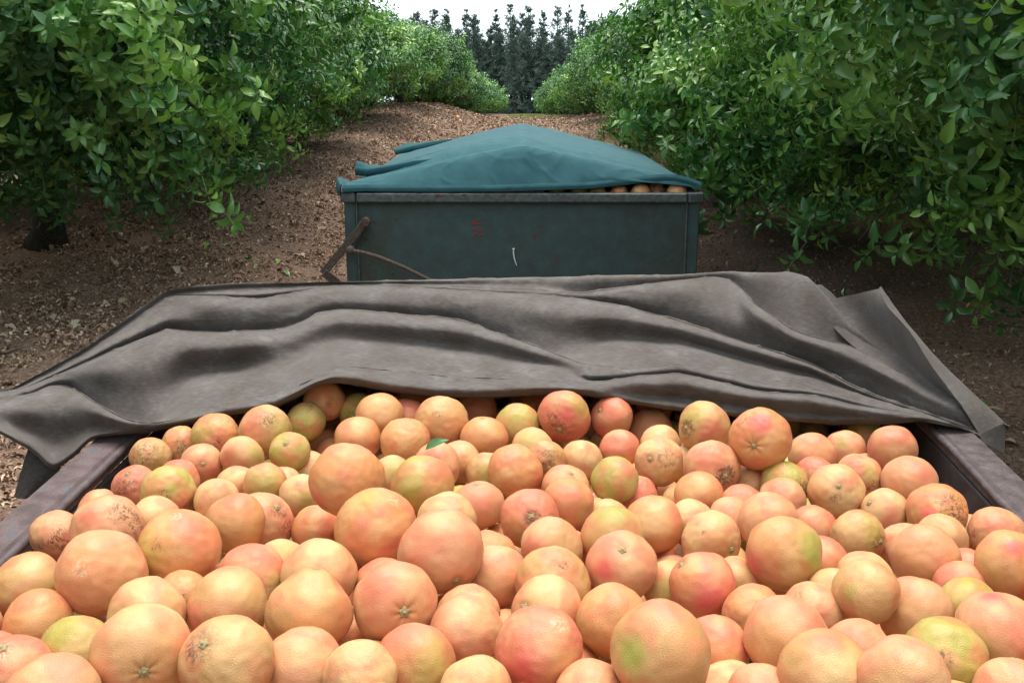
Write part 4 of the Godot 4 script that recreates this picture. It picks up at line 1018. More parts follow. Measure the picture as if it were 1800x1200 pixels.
	[Vector3(-1.458,0.859,-2.579),Vector3(-1.431,0.854,-2.625),Vector3(-1.398,0.855,-2.663),Vector3(-1.359,0.874,-2.696),Vector3(-1.319,0.893,-2.729),Vector3(-1.276,0.914,-2.757),Vector3(-1.233,0.938,-2.788),Vector3(-1.192,0.967,-2.828),Vector3(-1.149,0.996,-2.868),Vector3(-1.106,1.026,-2.908),Vector3(-1.061,1.058,-2.948),Vector3(-1.000,1.068,-2.938),Vector3(-0.936,1.070,-2.916),Vector3(-0.878,1.069,-2.909),Vector3(-0.823,1.066,-2.910),Vector3(-0.768,1.065,-2.917),Vector3(-0.716,1.071,-2.934),Vector3(-0.665,1.075,-2.960),Vector3(-0.614,1.079,-2.990),Vector3(-0.561,1.083,-3.020),Vector3(-0.504,1.084,-3.023),Vector3(-0.445,1.083,-3.016),Vector3(-0.386,1.083,-3.010),Vector3(-0.328,1.082,-3.003),Vector3(-0.270,1.081,-2.994),Vector3(-0.212,1.079,-2.985),Vector3(-0.154,1.078,-2.972),Vector3(-0.096,1.077,-2.956),Vector3(-0.039,1.077,-2.939),Vector3(0.017,1.077,-2.916),Vector3(0.072,1.076,-2.896),Vector3(0.127,1.075,-2.877),Vector3(0.181,1.072,-2.865),Vector3(0.235,1.066,-2.849),Vector3(0.289,1.058,-2.842),Vector3(0.342,1.047,-2.826),Vector3(0.395,1.036,-2.810),Vector3(0.447,1.025,-2.793),Vector3(0.497,1.013,-2.769),Vector3(0.545,1.002,-2.742),Vector3(0.593,0.991,-2.715),Vector3(0.639,0.981,-2.685),Vector3(0.685,0.970,-2.656),Vector3(0.730,0.959,-2.631),Vector3(0.778,0.945,-2.618),Vector3(0.829,0.921,-2.612),Vector3(0.875,0.897,-2.591),Vector3(0.918,0.881,-2.567),Vector3(0.960,0.869,-2.541),Vector3(1.001,0.860,-2.515),Vector3(1.039,0.853,-2.486),Vector3(1.078,0.842,-2.461),Vector3(1.124,0.828,-2.451),Vector3(1.186,0.796,-2.477)],
	[Vector3(-1.461,0.859,-2.584),Vector3(-1.433,0.854,-2.628),Vector3(-1.399,0.855,-2.666),Vector3(-1.361,0.875,-2.701),Vector3(-1.322,0.895,-2.735),Vector3(-1.279,0.917,-2.766),Vector3(-1.236,0.941,-2.797),Vector3(-1.195,0.970,-2.837),Vector3(-1.152,0.999,-2.877),Vector3(-1.109,1.030,-2.917),Vector3(-1.063,1.061,-2.956),Vector3(-1.004,1.071,-2.950),Vector3(-0.941,1.072,-2.931),Vector3(-0.883,1.071,-2.925),Vector3(-0.827,1.068,-2.926),Vector3(-0.772,1.068,-2.933),Vector3(-0.720,1.073,-2.951),Vector3(-0.668,1.078,-2.977),Vector3(-0.617,1.082,-3.007),Vector3(-0.564,1.086,-3.036),Vector3(-0.506,1.086,-3.038),Vector3(-0.447,1.086,-3.032),Vector3(-0.388,1.085,-3.025),Vector3(-0.329,1.085,-3.019),Vector3(-0.271,1.083,-3.010),Vector3(-0.213,1.081,-3.000),Vector3(-0.154,1.080,-2.988),Vector3(-0.097,1.079,-2.974),Vector3(-0.040,1.078,-2.959),Vector3(0.017,1.078,-2.938),Vector3(0.073,1.077,-2.920),Vector3(0.128,1.076,-2.903),Vector3(0.183,1.073,-2.890),Vector3(0.237,1.066,-2.875),Vector3(0.292,1.058,-2.866),Vector3(0.345,1.048,-2.849),Vector3(0.398,1.037,-2.831),Vector3(0.449,1.026,-2.812),Vector3(0.500,1.014,-2.786),Vector3(0.549,1.003,-2.759),Vector3(0.597,0.992,-2.732),Vector3(0.643,0.982,-2.701),Vector3(0.688,0.971,-2.672),Vector3(0.734,0.961,-2.645),Vector3(0.782,0.946,-2.631),Vector3(0.832,0.922,-2.624),Vector3(0.878,0.899,-2.603),Vector3(0.921,0.883,-2.577),Vector3(0.962,0.869,-2.548),Vector3(1.003,0.860,-2.520),Vector3(1.041,0.853,-2.491),Vector3(1.080,0.842,-2.464),Vector3(1.124,0.828,-2.452),Vector3(1.187,0.796,-2.479)],
	[Vector3(-1.464,0.858,-2.589),Vector3(-1.435,0.855,-2.632),Vector3(-1.401,0.856,-2.668),Vector3(-1.362,0.875,-2.703),Vector3(-1.322,0.896,-2.736),Vector3(-1.280,0.918,-2.767),Vector3(-1.237,0.941,-2.799),Vector3(-1.196,0.970,-2.839),Vector3(-1.153,1.000,-2.879),Vector3(-1.109,1.031,-2.919),Vector3(-1.064,1.062,-2.958),Vector3(-1.010,1.063,-2.967),Vector3(-0.952,1.054,-2.965),Vector3(-0.897,1.051,-2.970),Vector3(-0.843,1.046,-2.982),Vector3(-0.789,1.044,-2.996),Vector3(-0.733,1.050,-3.003),Vector3(-0.676,1.059,-3.009),Vector3(-0.620,1.067,-3.020),Vector3(-0.566,1.073,-3.046),Vector3(-0.508,1.073,-3.048),Vector3(-0.449,1.072,-3.044),Vector3(-0.390,1.071,-3.040),Vector3(-0.331,1.070,-3.035),Vector3(-0.273,1.068,-3.028),Vector3(-0.214,1.065,-3.020),Vector3(-0.156,1.063,-3.011),Vector3(-0.098,1.061,-3.003),Vector3(-0.040,1.059,-2.996),Vector3(0.017,1.054,-2.986),Vector3(0.074,1.048,-2.975),Vector3(0.131,1.043,-2.966),Vector3(0.188,1.036,-2.968),Vector3(0.248,1.020,-3.002),Vector3(0.306,1.010,-3.000),Vector3(0.361,1.000,-2.979),Vector3(0.416,0.989,-2.956),Vector3(0.469,0.979,-2.931),Vector3(0.522,0.967,-2.904),Vector3(0.573,0.955,-2.876),Vector3(0.623,0.944,-2.848),Vector3(0.672,0.934,-2.817),Vector3(0.719,0.923,-2.787),Vector3(0.766,0.912,-2.758),Vector3(0.816,0.898,-2.742),Vector3(0.867,0.874,-2.727),Vector3(0.912,0.852,-2.697),Vector3(0.955,0.837,-2.666),Vector3(0.996,0.824,-2.633),Vector3(1.034,0.825,-2.597),Vector3(1.069,0.828,-2.558),Vector3(1.106,0.824,-2.524),Vector3(1.147,0.816,-2.502),Vector3(1.180,0.797,-2.462)],
	[Vector3(-1.465,0.858,-2.592),Vector3(-1.436,0.855,-2.634),Vector3(-1.401,0.856,-2.670),Vector3(-1.363,0.876,-2.704),Vector3(-1.323,0.896,-2.737),Vector3(-1.280,0.918,-2.768),Vector3(-1.237,0.942,-2.800),Vector3(-1.196,0.971,-2.840),Vector3(-1.153,1.001,-2.880),Vector3(-1.110,1.031,-2.920),Vector3(-1.064,1.063,-2.960),Vector3(-1.009,1.070,-2.968),Vector3(-0.952,1.070,-2.966),Vector3(-0.894,1.070,-2.964),Vector3(-0.838,1.068,-2.967),Vector3(-0.783,1.068,-2.977),Vector3(-0.730,1.072,-2.995),Vector3(-0.676,1.076,-3.013),Vector3(-0.622,1.080,-3.033),Vector3(-0.568,1.084,-3.056),Vector3(-0.509,1.084,-3.057),Vector3(-0.450,1.083,-3.052),Vector3(-0.391,1.083,-3.047),Vector3(-0.332,1.082,-3.042),Vector3(-0.273,1.081,-3.035),Vector3(-0.214,1.079,-3.028),Vector3(-0.156,1.078,-3.020),Vector3(-0.098,1.076,-3.012),Vector3(-0.040,1.075,-3.003),Vector3(0.017,1.073,-2.993),Vector3(0.074,1.070,-2.983),Vector3(0.131,1.068,-2.975),Vector3(0.188,1.064,-2.969),Vector3(0.245,1.060,-2.965),Vector3(0.301,1.056,-2.962),Vector3(0.357,1.049,-2.954),Vector3(0.412,1.042,-2.943),Vector3(0.467,1.035,-2.932),Vector3(0.521,1.028,-2.914),Vector3(0.573,1.021,-2.891),Vector3(0.622,1.010,-2.858),Vector3(0.670,0.989,-2.824),Vector3(0.714,0.975,-2.777),Vector3(0.756,0.962,-2.730),Vector3(0.804,0.948,-2.712),Vector3(0.859,0.925,-2.712),Vector3(0.910,0.902,-2.702),Vector3(0.954,0.885,-2.674),Vector3(0.995,0.870,-2.640),Vector3(1.033,0.859,-2.603),Vector3(1.069,0.851,-2.562),Vector3(1.104,0.840,-2.524),Vector3(1.143,0.832,-2.497),Vector3(1.190,0.794,-2.484)],
	]
	rows.append_array(more)
	var last := [
	[Vector3(-1.468,0.858,-2.596),Vector3(-1.437,0.855,-2.637),Vector3(-1.403,0.856,-2.672),Vector3(-1.364,0.876,-2.706),Vector3(-1.323,0.897,-2.739),Vector3(-1.281,0.919,-2.770),Vector3(-1.238,0.942,-2.802),Vector3(-1.197,0.971,-2.842),Vector3(-1.154,1.001,-2.882),Vector3(-1.110,1.032,-2.922),Vector3(-1.065,1.064,-2.962),Vector3(-1.011,1.073,-2.973),Vector3(-0.955,1.074,-2.976),Vector3(-0.898,1.076,-2.978),Vector3(-0.843,1.076,-2.987),Vector3(-0.788,1.077,-2.999),Vector3(-0.734,1.079,-3.014),Vector3(-0.679,1.081,-3.028),Vector3(-0.624,1.083,-3.043),Vector3(-0.569,1.085,-3.061),Vector3(-0.510,1.085,-3.061),Vector3(-0.451,1.085,-3.056),Vector3(-0.391,1.084,-3.051),Vector3(-0.332,1.083,-3.046),Vector3(-0.274,1.082,-3.041),Vector3(-0.215,1.082,-3.035),Vector3(-0.156,1.081,-3.029),Vector3(-0.098,1.080,-3.023),Vector3(-0.040,1.079,-3.016),Vector3(0.017,1.077,-3.007),Vector3(0.075,1.075,-2.996),Vector3(0.132,1.073,-2.984),Vector3(0.188,1.072,-2.976),Vector3(0.245,1.075,-2.976),Vector3(0.302,1.077,-2.976),Vector3(0.358,1.079,-2.971),Vector3(0.414,1.080,-2.964),Vector3(0.469,1.082,-2.955),Vector3(0.525,1.081,-2.950),Vector3(0.582,1.078,-2.954),Vector3(0.635,1.065,-2.933),Vector3(0.664,1.044,-2.807),Vector3(0.704,1.024,-2.748),Vector3(0.747,1.002,-2.704),Vector3(0.795,0.987,-2.686),Vector3(0.848,0.969,-2.687),Vector3(0.899,0.952,-2.680),Vector3(0.944,0.933,-2.656),Vector3(0.986,0.915,-2.625),Vector3(1.028,0.896,-2.596),Vector3(1.067,0.878,-2.563),Vector3(1.103,0.865,-2.525),Vector3(1.144,0.851,-2.503),Vector3(1.190,0.795,-2.484)],
	[Vector3(-1.468,0.858,-2.598),Vector3(-1.438,0.855,-2.637),Vector3(-1.403,0.856,-2.673),Vector3(-1.364,0.876,-2.706),Vector3(-1.323,0.897,-2.739),Vector3(-1.281,0.919,-2.770),Vector3(-1.238,0.943,-2.803),Vector3(-1.197,0.972,-2.842),Vector3(-1.154,1.002,-2.882),Vector3(-1.110,1.032,-2.922),Vector3(-1.065,1.064,-2.962),Vector3(-1.012,1.073,-2.975),Vector3(-0.955,1.075,-2.978),Vector3(-0.899,1.077,-2.981),Vector3(-0.844,1.078,-2.991),Vector3(-0.790,1.079,-3.005),Vector3(-0.735,1.081,-3.018),Vector3(-0.680,1.082,-3.032),Vector3(-0.624,1.084,-3.046),Vector3(-0.569,1.085,-3.062),Vector3(-0.510,1.085,-3.062),Vector3(-0.451,1.085,-3.057),Vector3(-0.391,1.084,-3.052),Vector3(-0.332,1.084,-3.047),Vector3(-0.274,1.083,-3.042),Vector3(-0.215,1.082,-3.037),Vector3(-0.157,1.081,-3.031),Vector3(-0.098,1.081,-3.025),Vector3(-0.040,1.080,-3.019),Vector3(0.017,1.078,-3.010),Vector3(0.075,1.076,-3.000),Vector3(0.132,1.074,-2.988),Vector3(0.188,1.073,-2.981),Vector3(0.246,1.078,-2.990),Vector3(0.304,1.084,-3.000),Vector3(0.362,1.090,-3.008),Vector3(0.420,1.097,-3.013),Vector3(0.478,1.103,-3.017),Vector3(0.536,1.107,-3.022),Vector3(0.596,1.110,-3.035),Vector3(0.650,1.096,-3.013),Vector3(0.677,1.064,-2.871),Vector3(0.715,1.039,-2.798),Vector3(0.756,1.013,-2.741),Vector3(0.804,0.997,-2.721),Vector3(0.861,0.980,-2.733),Vector3(0.916,0.965,-2.738),Vector3(0.963,0.945,-2.716),Vector3(1.006,0.924,-2.683),Vector3(1.047,0.902,-2.648),Vector3(1.083,0.881,-2.606),Vector3(1.117,0.868,-2.562),Vector3(1.153,0.855,-2.525),Vector3(1.190,0.795,-2.485)],
	[Vector3(-1.469,0.858,-2.600),Vector3(-1.438,0.855,-2.639),Vector3(-1.403,0.856,-2.674),Vector3(-1.364,0.876,-2.707),Vector3(-1.324,0.897,-2.740),Vector3(-1.281,0.919,-2.771),Vector3(-1.239,0.943,-2.803),Vector3(-1.197,0.972,-2.843),Vector3(-1.155,1.002,-2.883),Vector3(-1.111,1.033,-2.923),Vector3(-1.065,1.064,-2.963),Vector3(-1.012,1.075,-2.978),Vector3(-0.957,1.077,-2.983),Vector3(-0.900,1.080,-2.988),Vector3(-0.846,1.082,-3.000),Vector3(-0.792,1.083,-3.014),Vector3(-0.737,1.084,-3.027),Vector3(-0.681,1.085,-3.039),Vector3(-0.625,1.085,-3.051),Vector3(-0.569,1.086,-3.064),Vector3(-0.510,1.086,-3.064),Vector3(-0.451,1.085,-3.059),Vector3(-0.392,1.085,-3.054),Vector3(-0.333,1.084,-3.049),Vector3(-0.274,1.084,-3.045),Vector3(-0.215,1.083,-3.040),Vector3(-0.157,1.083,-3.035),Vector3(-0.099,1.082,-3.030),Vector3(-0.040,1.082,-3.025),Vector3(0.017,1.080,-3.016),Vector3(0.075,1.078,-3.006),Vector3(0.132,1.076,-2.996),Vector3(0.189,1.076,-2.991),Vector3(0.247,1.082,-3.003),Vector3(0.305,1.087,-3.014),Vector3(0.364,1.093,-3.022),Vector3(0.422,1.099,-3.029),Vector3(0.480,1.106,-3.033),Vector3(0.539,1.110,-3.039),Vector3(0.599,1.112,-3.051),Vector3(0.652,1.099,-3.026),Vector3(0.681,1.065,-2.891),Vector3(0.720,1.040,-2.818),Vector3(0.760,1.014,-2.758),Vector3(0.808,0.998,-2.738),Vector3(0.866,0.981,-2.751),Vector3(0.923,0.965,-2.759),Vector3(0.971,0.945,-2.738),Vector3(1.013,0.924,-2.704),Vector3(1.054,0.902,-2.668),Vector3(1.091,0.881,-2.625),Vector3(1.124,0.868,-2.579),Vector3(1.158,0.856,-2.538),Vector3(1.192,0.794,-2.488)],
	[Vector3(-1.473,0.857,-2.606),Vector3(-1.440,0.855,-2.643),Vector3(-1.405,0.856,-2.677),Vector3(-1.365,0.877,-2.709),Vector3(-1.324,0.898,-2.741),Vector3(-1.282,0.920,-2.773),Vector3(-1.239,0.943,-2.805),Vector3(-1.198,0.973,-2.845),Vector3(-1.155,1.003,-2.885),Vector3(-1.111,1.034,-2.925),Vector3(-1.066,1.065,-2.965),Vector3(-1.013,1.076,-2.981),Vector3(-0.958,1.080,-2.988),Vector3(-0.902,1.083,-2.995),Vector3(-0.848,1.085,-3.007),Vector3(-0.793,1.085,-3.020),Vector3(-0.738,1.086,-3.032),Vector3(-0.682,1.086,-3.044),Vector3(-0.626,1.087,-3.055),Vector3(-0.570,1.087,-3.068),Vector3(-0.511,1.087,-3.069),Vector3(-0.452,1.088,-3.066),Vector3(-0.393,1.088,-3.063),Vector3(-0.334,1.088,-3.060),Vector3(-0.275,1.088,-3.057),Vector3(-0.216,1.088,-3.054),Vector3(-0.158,1.088,-3.051),Vector3(-0.099,1.088,-3.047),Vector3(-0.041,1.089,-3.044),Vector3(0.017,1.088,-3.038),Vector3(0.076,1.084,-3.035),Vector3(0.134,1.071,-3.041),Vector3(0.193,1.059,-3.051),Vector3(0.252,1.062,-3.066),Vector3(0.311,1.068,-3.069),Vector3(0.370,1.075,-3.072),Vector3(0.429,1.081,-3.074),Vector3(0.487,1.087,-3.075),Vector3(0.546,1.094,-3.077),Vector3(0.605,1.100,-3.080),Vector3(0.663,1.090,-3.074),Vector3(0.712,1.025,-3.020),Vector3(0.755,0.991,-2.949),Vector3(0.796,0.965,-2.882),Vector3(0.846,0.949,-2.861),Vector3(0.908,0.930,-2.878),Vector3(0.968,0.913,-2.890),Vector3(1.018,0.892,-2.866),Vector3(1.056,0.875,-2.813),Vector3(1.085,0.861,-2.741),Vector3(1.108,0.850,-2.661),Vector3(1.134,0.844,-2.598),Vector3(1.167,0.839,-2.554),Vector3(1.179,0.797,-2.460)],
	[Vector3(-1.480,0.856,-2.620),Vector3(-1.445,0.855,-2.651),Vector3(-1.407,0.857,-2.683),Vector3(-1.367,0.878,-2.714),Vector3(-1.326,0.899,-2.745),Vector3(-1.284,0.921,-2.776),Vector3(-1.241,0.945,-2.810),Vector3(-1.200,0.974,-2.850),Vector3(-1.157,1.004,-2.890),Vector3(-1.113,1.036,-2.930),Vector3(-1.068,1.067,-2.970),Vector3(-1.016,1.080,-2.988),Vector3(-0.961,1.085,-2.999),Vector3(-0.906,1.090,-3.010),Vector3(-0.851,1.091,-3.022),Vector3(-0.796,1.091,-3.033),Vector3(-0.741,1.090,-3.044),Vector3(-0.685,1.090,-3.055),Vector3(-0.628,1.090,-3.066),Vector3(-0.571,1.090,-3.077),Vector3(-0.513,1.091,-3.081),Vector3(-0.454,1.092,-3.082),Vector3(-0.395,1.094,-3.083),Vector3(-0.336,1.096,-3.084),Vector3(-0.277,1.098,-3.085),Vector3(-0.218,1.099,-3.085),Vector3(-0.159,1.101,-3.086),Vector3(-0.100,1.103,-3.087),Vector3(-0.041,1.104,-3.088),Vector3(0.018,1.106,-3.089),Vector3(0.077,1.106,-3.090),Vector3(0.136,1.107,-3.091),Vector3(0.195,1.108,-3.092),Vector3(0.254,1.109,-3.093),Vector3(0.313,1.110,-3.094),Vector3(0.372,1.111,-3.095),Vector3(0.431,1.112,-3.096),Vector3(0.490,1.114,-3.097),Vector3(0.549,1.116,-3.098),Vector3(0.608,1.118,-3.099),Vector3(0.667,1.120,-3.100),Vector3(0.722,1.122,-3.083),Vector3(0.775,1.124,-3.061),Vector3(0.827,1.127,-3.039),Vector3(0.880,1.109,-3.017),Vector3(0.932,1.054,-2.986),Vector3(0.975,0.998,-2.931),Vector3(1.015,0.961,-2.875),Vector3(1.053,0.932,-2.819),Vector3(1.090,0.904,-2.764),Vector3(1.120,0.879,-2.700),Vector3(1.147,0.865,-2.633),Vector3(1.170,0.855,-2.567),Vector3(1.197,0.792,-2.500)],
	[Vector3(-1.480,0.796,-2.870),Vector3(-1.445,0.795,-2.901),Vector3(-1.407,0.797,-2.933),Vector3(-1.367,0.818,-2.964),Vector3(-1.326,0.839,-2.995),Vector3(-1.284,0.854,-3.026),Vector3(-1.241,0.856,-3.060),Vector3(-1.200,0.859,-3.100),Vector3(-1.157,0.862,-3.140),Vector3(-1.113,0.865,-3.180),Vector3(-1.068,0.888,-3.220),Vector3(-1.016,0.916,-3.238),Vector3(-0.961,0.934,-3.249),Vector3(-0.906,0.948,-3.260),Vector3(-0.851,0.960,-3.272),Vector3(-0.796,0.971,-3.283),Vector3(-0.741,0.981,-3.294),Vector3(-0.685,0.991,-3.305),Vector3(-0.628,0.999,-3.316),Vector3(-0.571,1.008,-3.327),Vector3(-0.513,1.016,-3.331),Vector3(-0.454,1.023,-3.332),Vector3(-0.395,1.030,-3.333),Vector3(-0.336,1.036,-3.334),Vector3(-0.277,1.038,-3.335),Vector3(-0.218,1.039,-3.335),Vector3(-0.159,1.041,-3.336),Vector3(-0.100,1.043,-3.337),Vector3(-0.041,1.044,-3.338),Vector3(0.018,1.046,-3.339),Vector3(0.077,1.046,-3.340),Vector3(0.136,1.047,-3.341),Vector3(0.195,1.048,-3.342),Vector3(0.254,1.049,-3.343),Vector3(0.313,1.050,-3.344),Vector3(0.372,1.048,-3.345),Vector3(0.431,1.042,-3.346),Vector3(0.490,1.036,-3.347),Vector3(0.549,1.029,-3.348),Vector3(0.608,1.022,-3.349),Vector3(0.667,1.015,-3.350),Vector3(0.722,1.007,-3.333),Vector3(0.775,0.998,-3.311),Vector3(0.827,0.989,-3.289),Vector3(0.880,0.979,-3.267),Vector3(0.932,0.969,-3.236),Vector3(0.975,0.938,-3.181),Vector3(1.015,0.901,-3.125),Vector3(1.053,0.872,-3.069),Vector3(1.090,0.844,-3.014),Vector3(1.120,0.819,-2.950),Vector3(1.147,0.805,-2.883),Vector3(1.170,0.795,-2.817),Vector3(1.197,0.732,-2.750)],
	[Vector3(-1.160,0.938,-3.950),Vector3(-1.160,0.938,-3.950),Vector3(-1.160,0.938,-3.950),Vector3(-1.160,0.938,-3.950),Vector3(-1.160,0.938,-3.950),Vector3(-1.160,0.938,-3.950),Vector3(-1.160,0.938,-3.950),Vector3(-1.160,0.938,-3.950),Vector3(-1.157,0.938,-3.950),Vector3(-1.113,0.938,-3.950),Vector3(-1.068,0.938,-3.950),Vector3(-1.016,0.938,-3.950),Vector3(-0.961,0.938,-3.950),Vector3(-0.906,0.938,-3.950),Vector3(-0.851,0.938,-3.950),Vector3(-0.796,0.938,-3.950),Vector3(-0.741,0.938,-3.950),Vector3(-0.685,0.938,-3.950),Vector3(-0.628,0.938,-3.950),Vector3(-0.571,0.938,-3.950),Vector3(-0.513,0.938,-3.950),Vector3(-0.454,0.938,-3.950),Vector3(-0.395,0.938,-3.950),Vector3(-0.336,0.938,-3.950),Vector3(-0.277,0.938,-3.950),Vector3(-0.218,0.938,-3.950),Vector3(-0.159,0.938,-3.950),Vector3(-0.100,0.938,-3.950),Vector3(-0.041,0.938,-3.950),Vector3(0.018,0.938,-3.950),Vector3(0.077,0.938,-3.950),Vector3(0.136,0.938,-3.950),Vector3(0.195,0.938,-3.950),Vector3(0.254,0.938,-3.950),Vector3(0.313,0.938,-3.950),Vector3(0.372,0.938,-3.950),Vector3(0.431,0.938,-3.950),Vector3(0.490,0.938,-3.950),Vector3(0.549,0.938,-3.950),Vector3(0.608,0.938,-3.950),Vector3(0.667,0.938,-3.950),Vector3(0.722,0.938,-3.950),Vector3(0.775,0.938,-3.950),Vector3(0.827,0.938,-3.950),Vector3(0.880,0.938,-3.950),Vector3(0.932,0.938,-3.950),Vector3(0.975,0.938,-3.950),Vector3(1.015,0.938,-3.950),Vector3(1.053,0.938,-3.950),Vector3(1.090,0.938,-3.950),Vector3(1.120,0.938,-3.950),Vector3(1.147,0.938,-3.950),Vector3(1.170,0.938,-3.950),Vector3(1.197,0.938,-3.950)],
	[Vector3(-1.160,0.658,-3.980),Vector3(-1.160,0.658,-3.980),Vector3(-1.160,0.658,-3.980),Vector3(-1.160,0.658,-3.980),Vector3(-1.160,0.658,-3.980),Vector3(-1.160,0.658,-3.980),Vector3(-1.160,0.658,-3.980),Vector3(-1.160,0.658,-3.980),Vector3(-1.157,0.658,-3.980),Vector3(-1.113,0.658,-3.980),Vector3(-1.068,0.658,-3.980),Vector3(-1.016,0.658,-3.980),Vector3(-0.961,0.658,-3.980),Vector3(-0.906,0.658,-3.980),Vector3(-0.851,0.658,-3.980),Vector3(-0.796,0.658,-3.980),Vector3(-0.741,0.658,-3.980),Vector3(-0.685,0.658,-3.980),Vector3(-0.628,0.658,-3.980),Vector3(-0.571,0.658,-3.980),Vector3(-0.513,0.658,-3.980),Vector3(-0.454,0.658,-3.980),Vector3(-0.395,0.658,-3.980),Vector3(-0.336,0.658,-3.980),Vector3(-0.277,0.658,-3.980),Vector3(-0.218,0.658,-3.980),Vector3(-0.159,0.658,-3.980),Vector3(-0.100,0.658,-3.980),Vector3(-0.041,0.658,-3.980),Vector3(0.018,0.658,-3.980),Vector3(0.077,0.658,-3.980),Vector3(0.136,0.658,-3.980),Vector3(0.195,0.658,-3.980),Vector3(0.254,0.658,-3.980),Vector3(0.313,0.658,-3.980),Vector3(0.372,0.658,-3.980),Vector3(0.431,0.658,-3.980),Vector3(0.490,0.658,-3.980),Vector3(0.549,0.658,-3.980),Vector3(0.608,0.658,-3.980),Vector3(0.667,0.658,-3.980),Vector3(0.722,0.658,-3.980),Vector3(0.775,0.658,-3.980),Vector3(0.827,0.658,-3.980),Vector3(0.880,0.658,-3.980),Vector3(0.932,0.658,-3.980),Vector3(0.975,0.658,-3.980),Vector3(1.015,0.658,-3.980),Vector3(1.053,0.658,-3.980),Vector3(1.090,0.658,-3.980),Vector3(1.120,0.658,-3.980),Vector3(1.147,0.658,-3.980),Vector3(1.170,0.658,-3.980),Vector3(1.197,0.658,-3.980)],
	]
	rows.append_array(last)
	var root := thing("grey_tarp", Vector3.ZERO, "grey brown canvas tarp bunched in folds across the grapefruit heap", "tarp")
	part("sheet", cloth_mesh(rows, 6, 7, 0.0040, Vector3(4, 6, 6)), M.canvas, root)
	var flap := [
	[Vector3(0.876,1.042,-2.990),Vector3(0.971,0.940,-2.860),Vector3(1.041,0.907,-2.740),Vector3(1.106,0.872,-2.630),Vector3(1.168,0.849,-2.530),Vector3(1.175,0.797,-2.460)],
	[Vector3(0.974,1.065,-2.980),Vector3(1.030,0.988,-2.900),Vector3(1.081,0.936,-2.780),Vector3(1.120,0.889,-2.655),Vector3(1.164,0.851,-2.535),Vector3(1.176,0.797,-2.460)],
	[Vector3(1.039,1.106,-2.880),Vector3(1.038,1.068,-2.790),Vector3(1.057,1.024,-2.670),Vector3(1.085,0.951,-2.570),Vector3(1.134,0.870,-2.490),Vector3(1.175,0.799,-2.455)],
	]
	part("turned_corner", cloth_mesh(flap, 8, 8, 0.002, Vector3(5, 9, 9)), M.canvas, root).set_meta("label", "corner turned up showing its dark underside")
	var strip := [
	[Vector3(1.039,1.106,-2.880),Vector3(1.038,1.068,-2.790),Vector3(1.057,1.024,-2.670),Vector3(1.085,0.951,-2.570),Vector3(1.134,0.870,-2.490),Vector3(1.175,0.799,-2.455)],
	[Vector3(1.051,1.110,-2.895),Vector3(1.068,1.060,-2.820),Vector3(1.093,1.009,-2.715),Vector3(1.138,0.933,-2.610),Vector3(1.206,0.847,-2.515),Vector3(1.223,0.811,-2.487)],
	[Vector3(1.051,1.103,-2.890),Vector3(1.087,1.043,-2.830),Vector3(1.115,0.986,-2.740),Vector3(1.178,0.907,-2.630),Vector3(1.264,0.817,-2.520),Vector3(1.256,0.817,-2.500)],
	[Vector3(1.069,1.091,-2.930),Vector3(1.117,1.022,-2.900),Vector3(1.153,0.960,-2.820),Vector3(1.229,0.869,-2.720),Vector3(1.281,0.793,-2.550),Vector3(1.268,0.806,-2.520)],
	]
	part("hanging_edge", cloth_mesh(strip, 6, 8, 0.0015, Vector3(5, 9, 9)), M.canvas, root)
	var drop := [
	[Vector3(1.172,0.802,-2.455),Vector3(1.216,0.811,-2.480),Vector3(1.258,0.820,-2.505)],
	[Vector3(1.174,0.791,-2.450),Vector3(1.217,0.789,-2.475),Vector3(1.262,0.781,-2.500)],
	[Vector3(1.183,0.782,-2.450),Vector3(1.221,0.762,-2.470),Vector3(1.259,0.740,-2.490)],
	]
	part("hanging_edge", cloth_mesh(drop, 6, 8, 0.0015, Vector3(5, 9, 9)), M.canvas, root)
	var tail := [
	[Vector3(-1.275,0.765,-2.470),Vector3(-1.225,0.732,-2.450),Vector3(-1.179,0.715,-2.430)],
	[Vector3(-1.293,0.703,-2.450),Vector3(-1.236,0.688,-2.420),Vector3(-1.217,0.664,-2.450)],
	[Vector3(-1.333,0.618,-2.470),Vector3(-1.287,0.625,-2.440),Vector3(-1.267,0.627,-2.460)],
	]
	part("hanging_tail", cloth_mesh(tail, 8, 8, 0.004, Vector3(9, 9, 9)), M.canvas, root).set_meta("label", "loose tail dangling outside the rim")


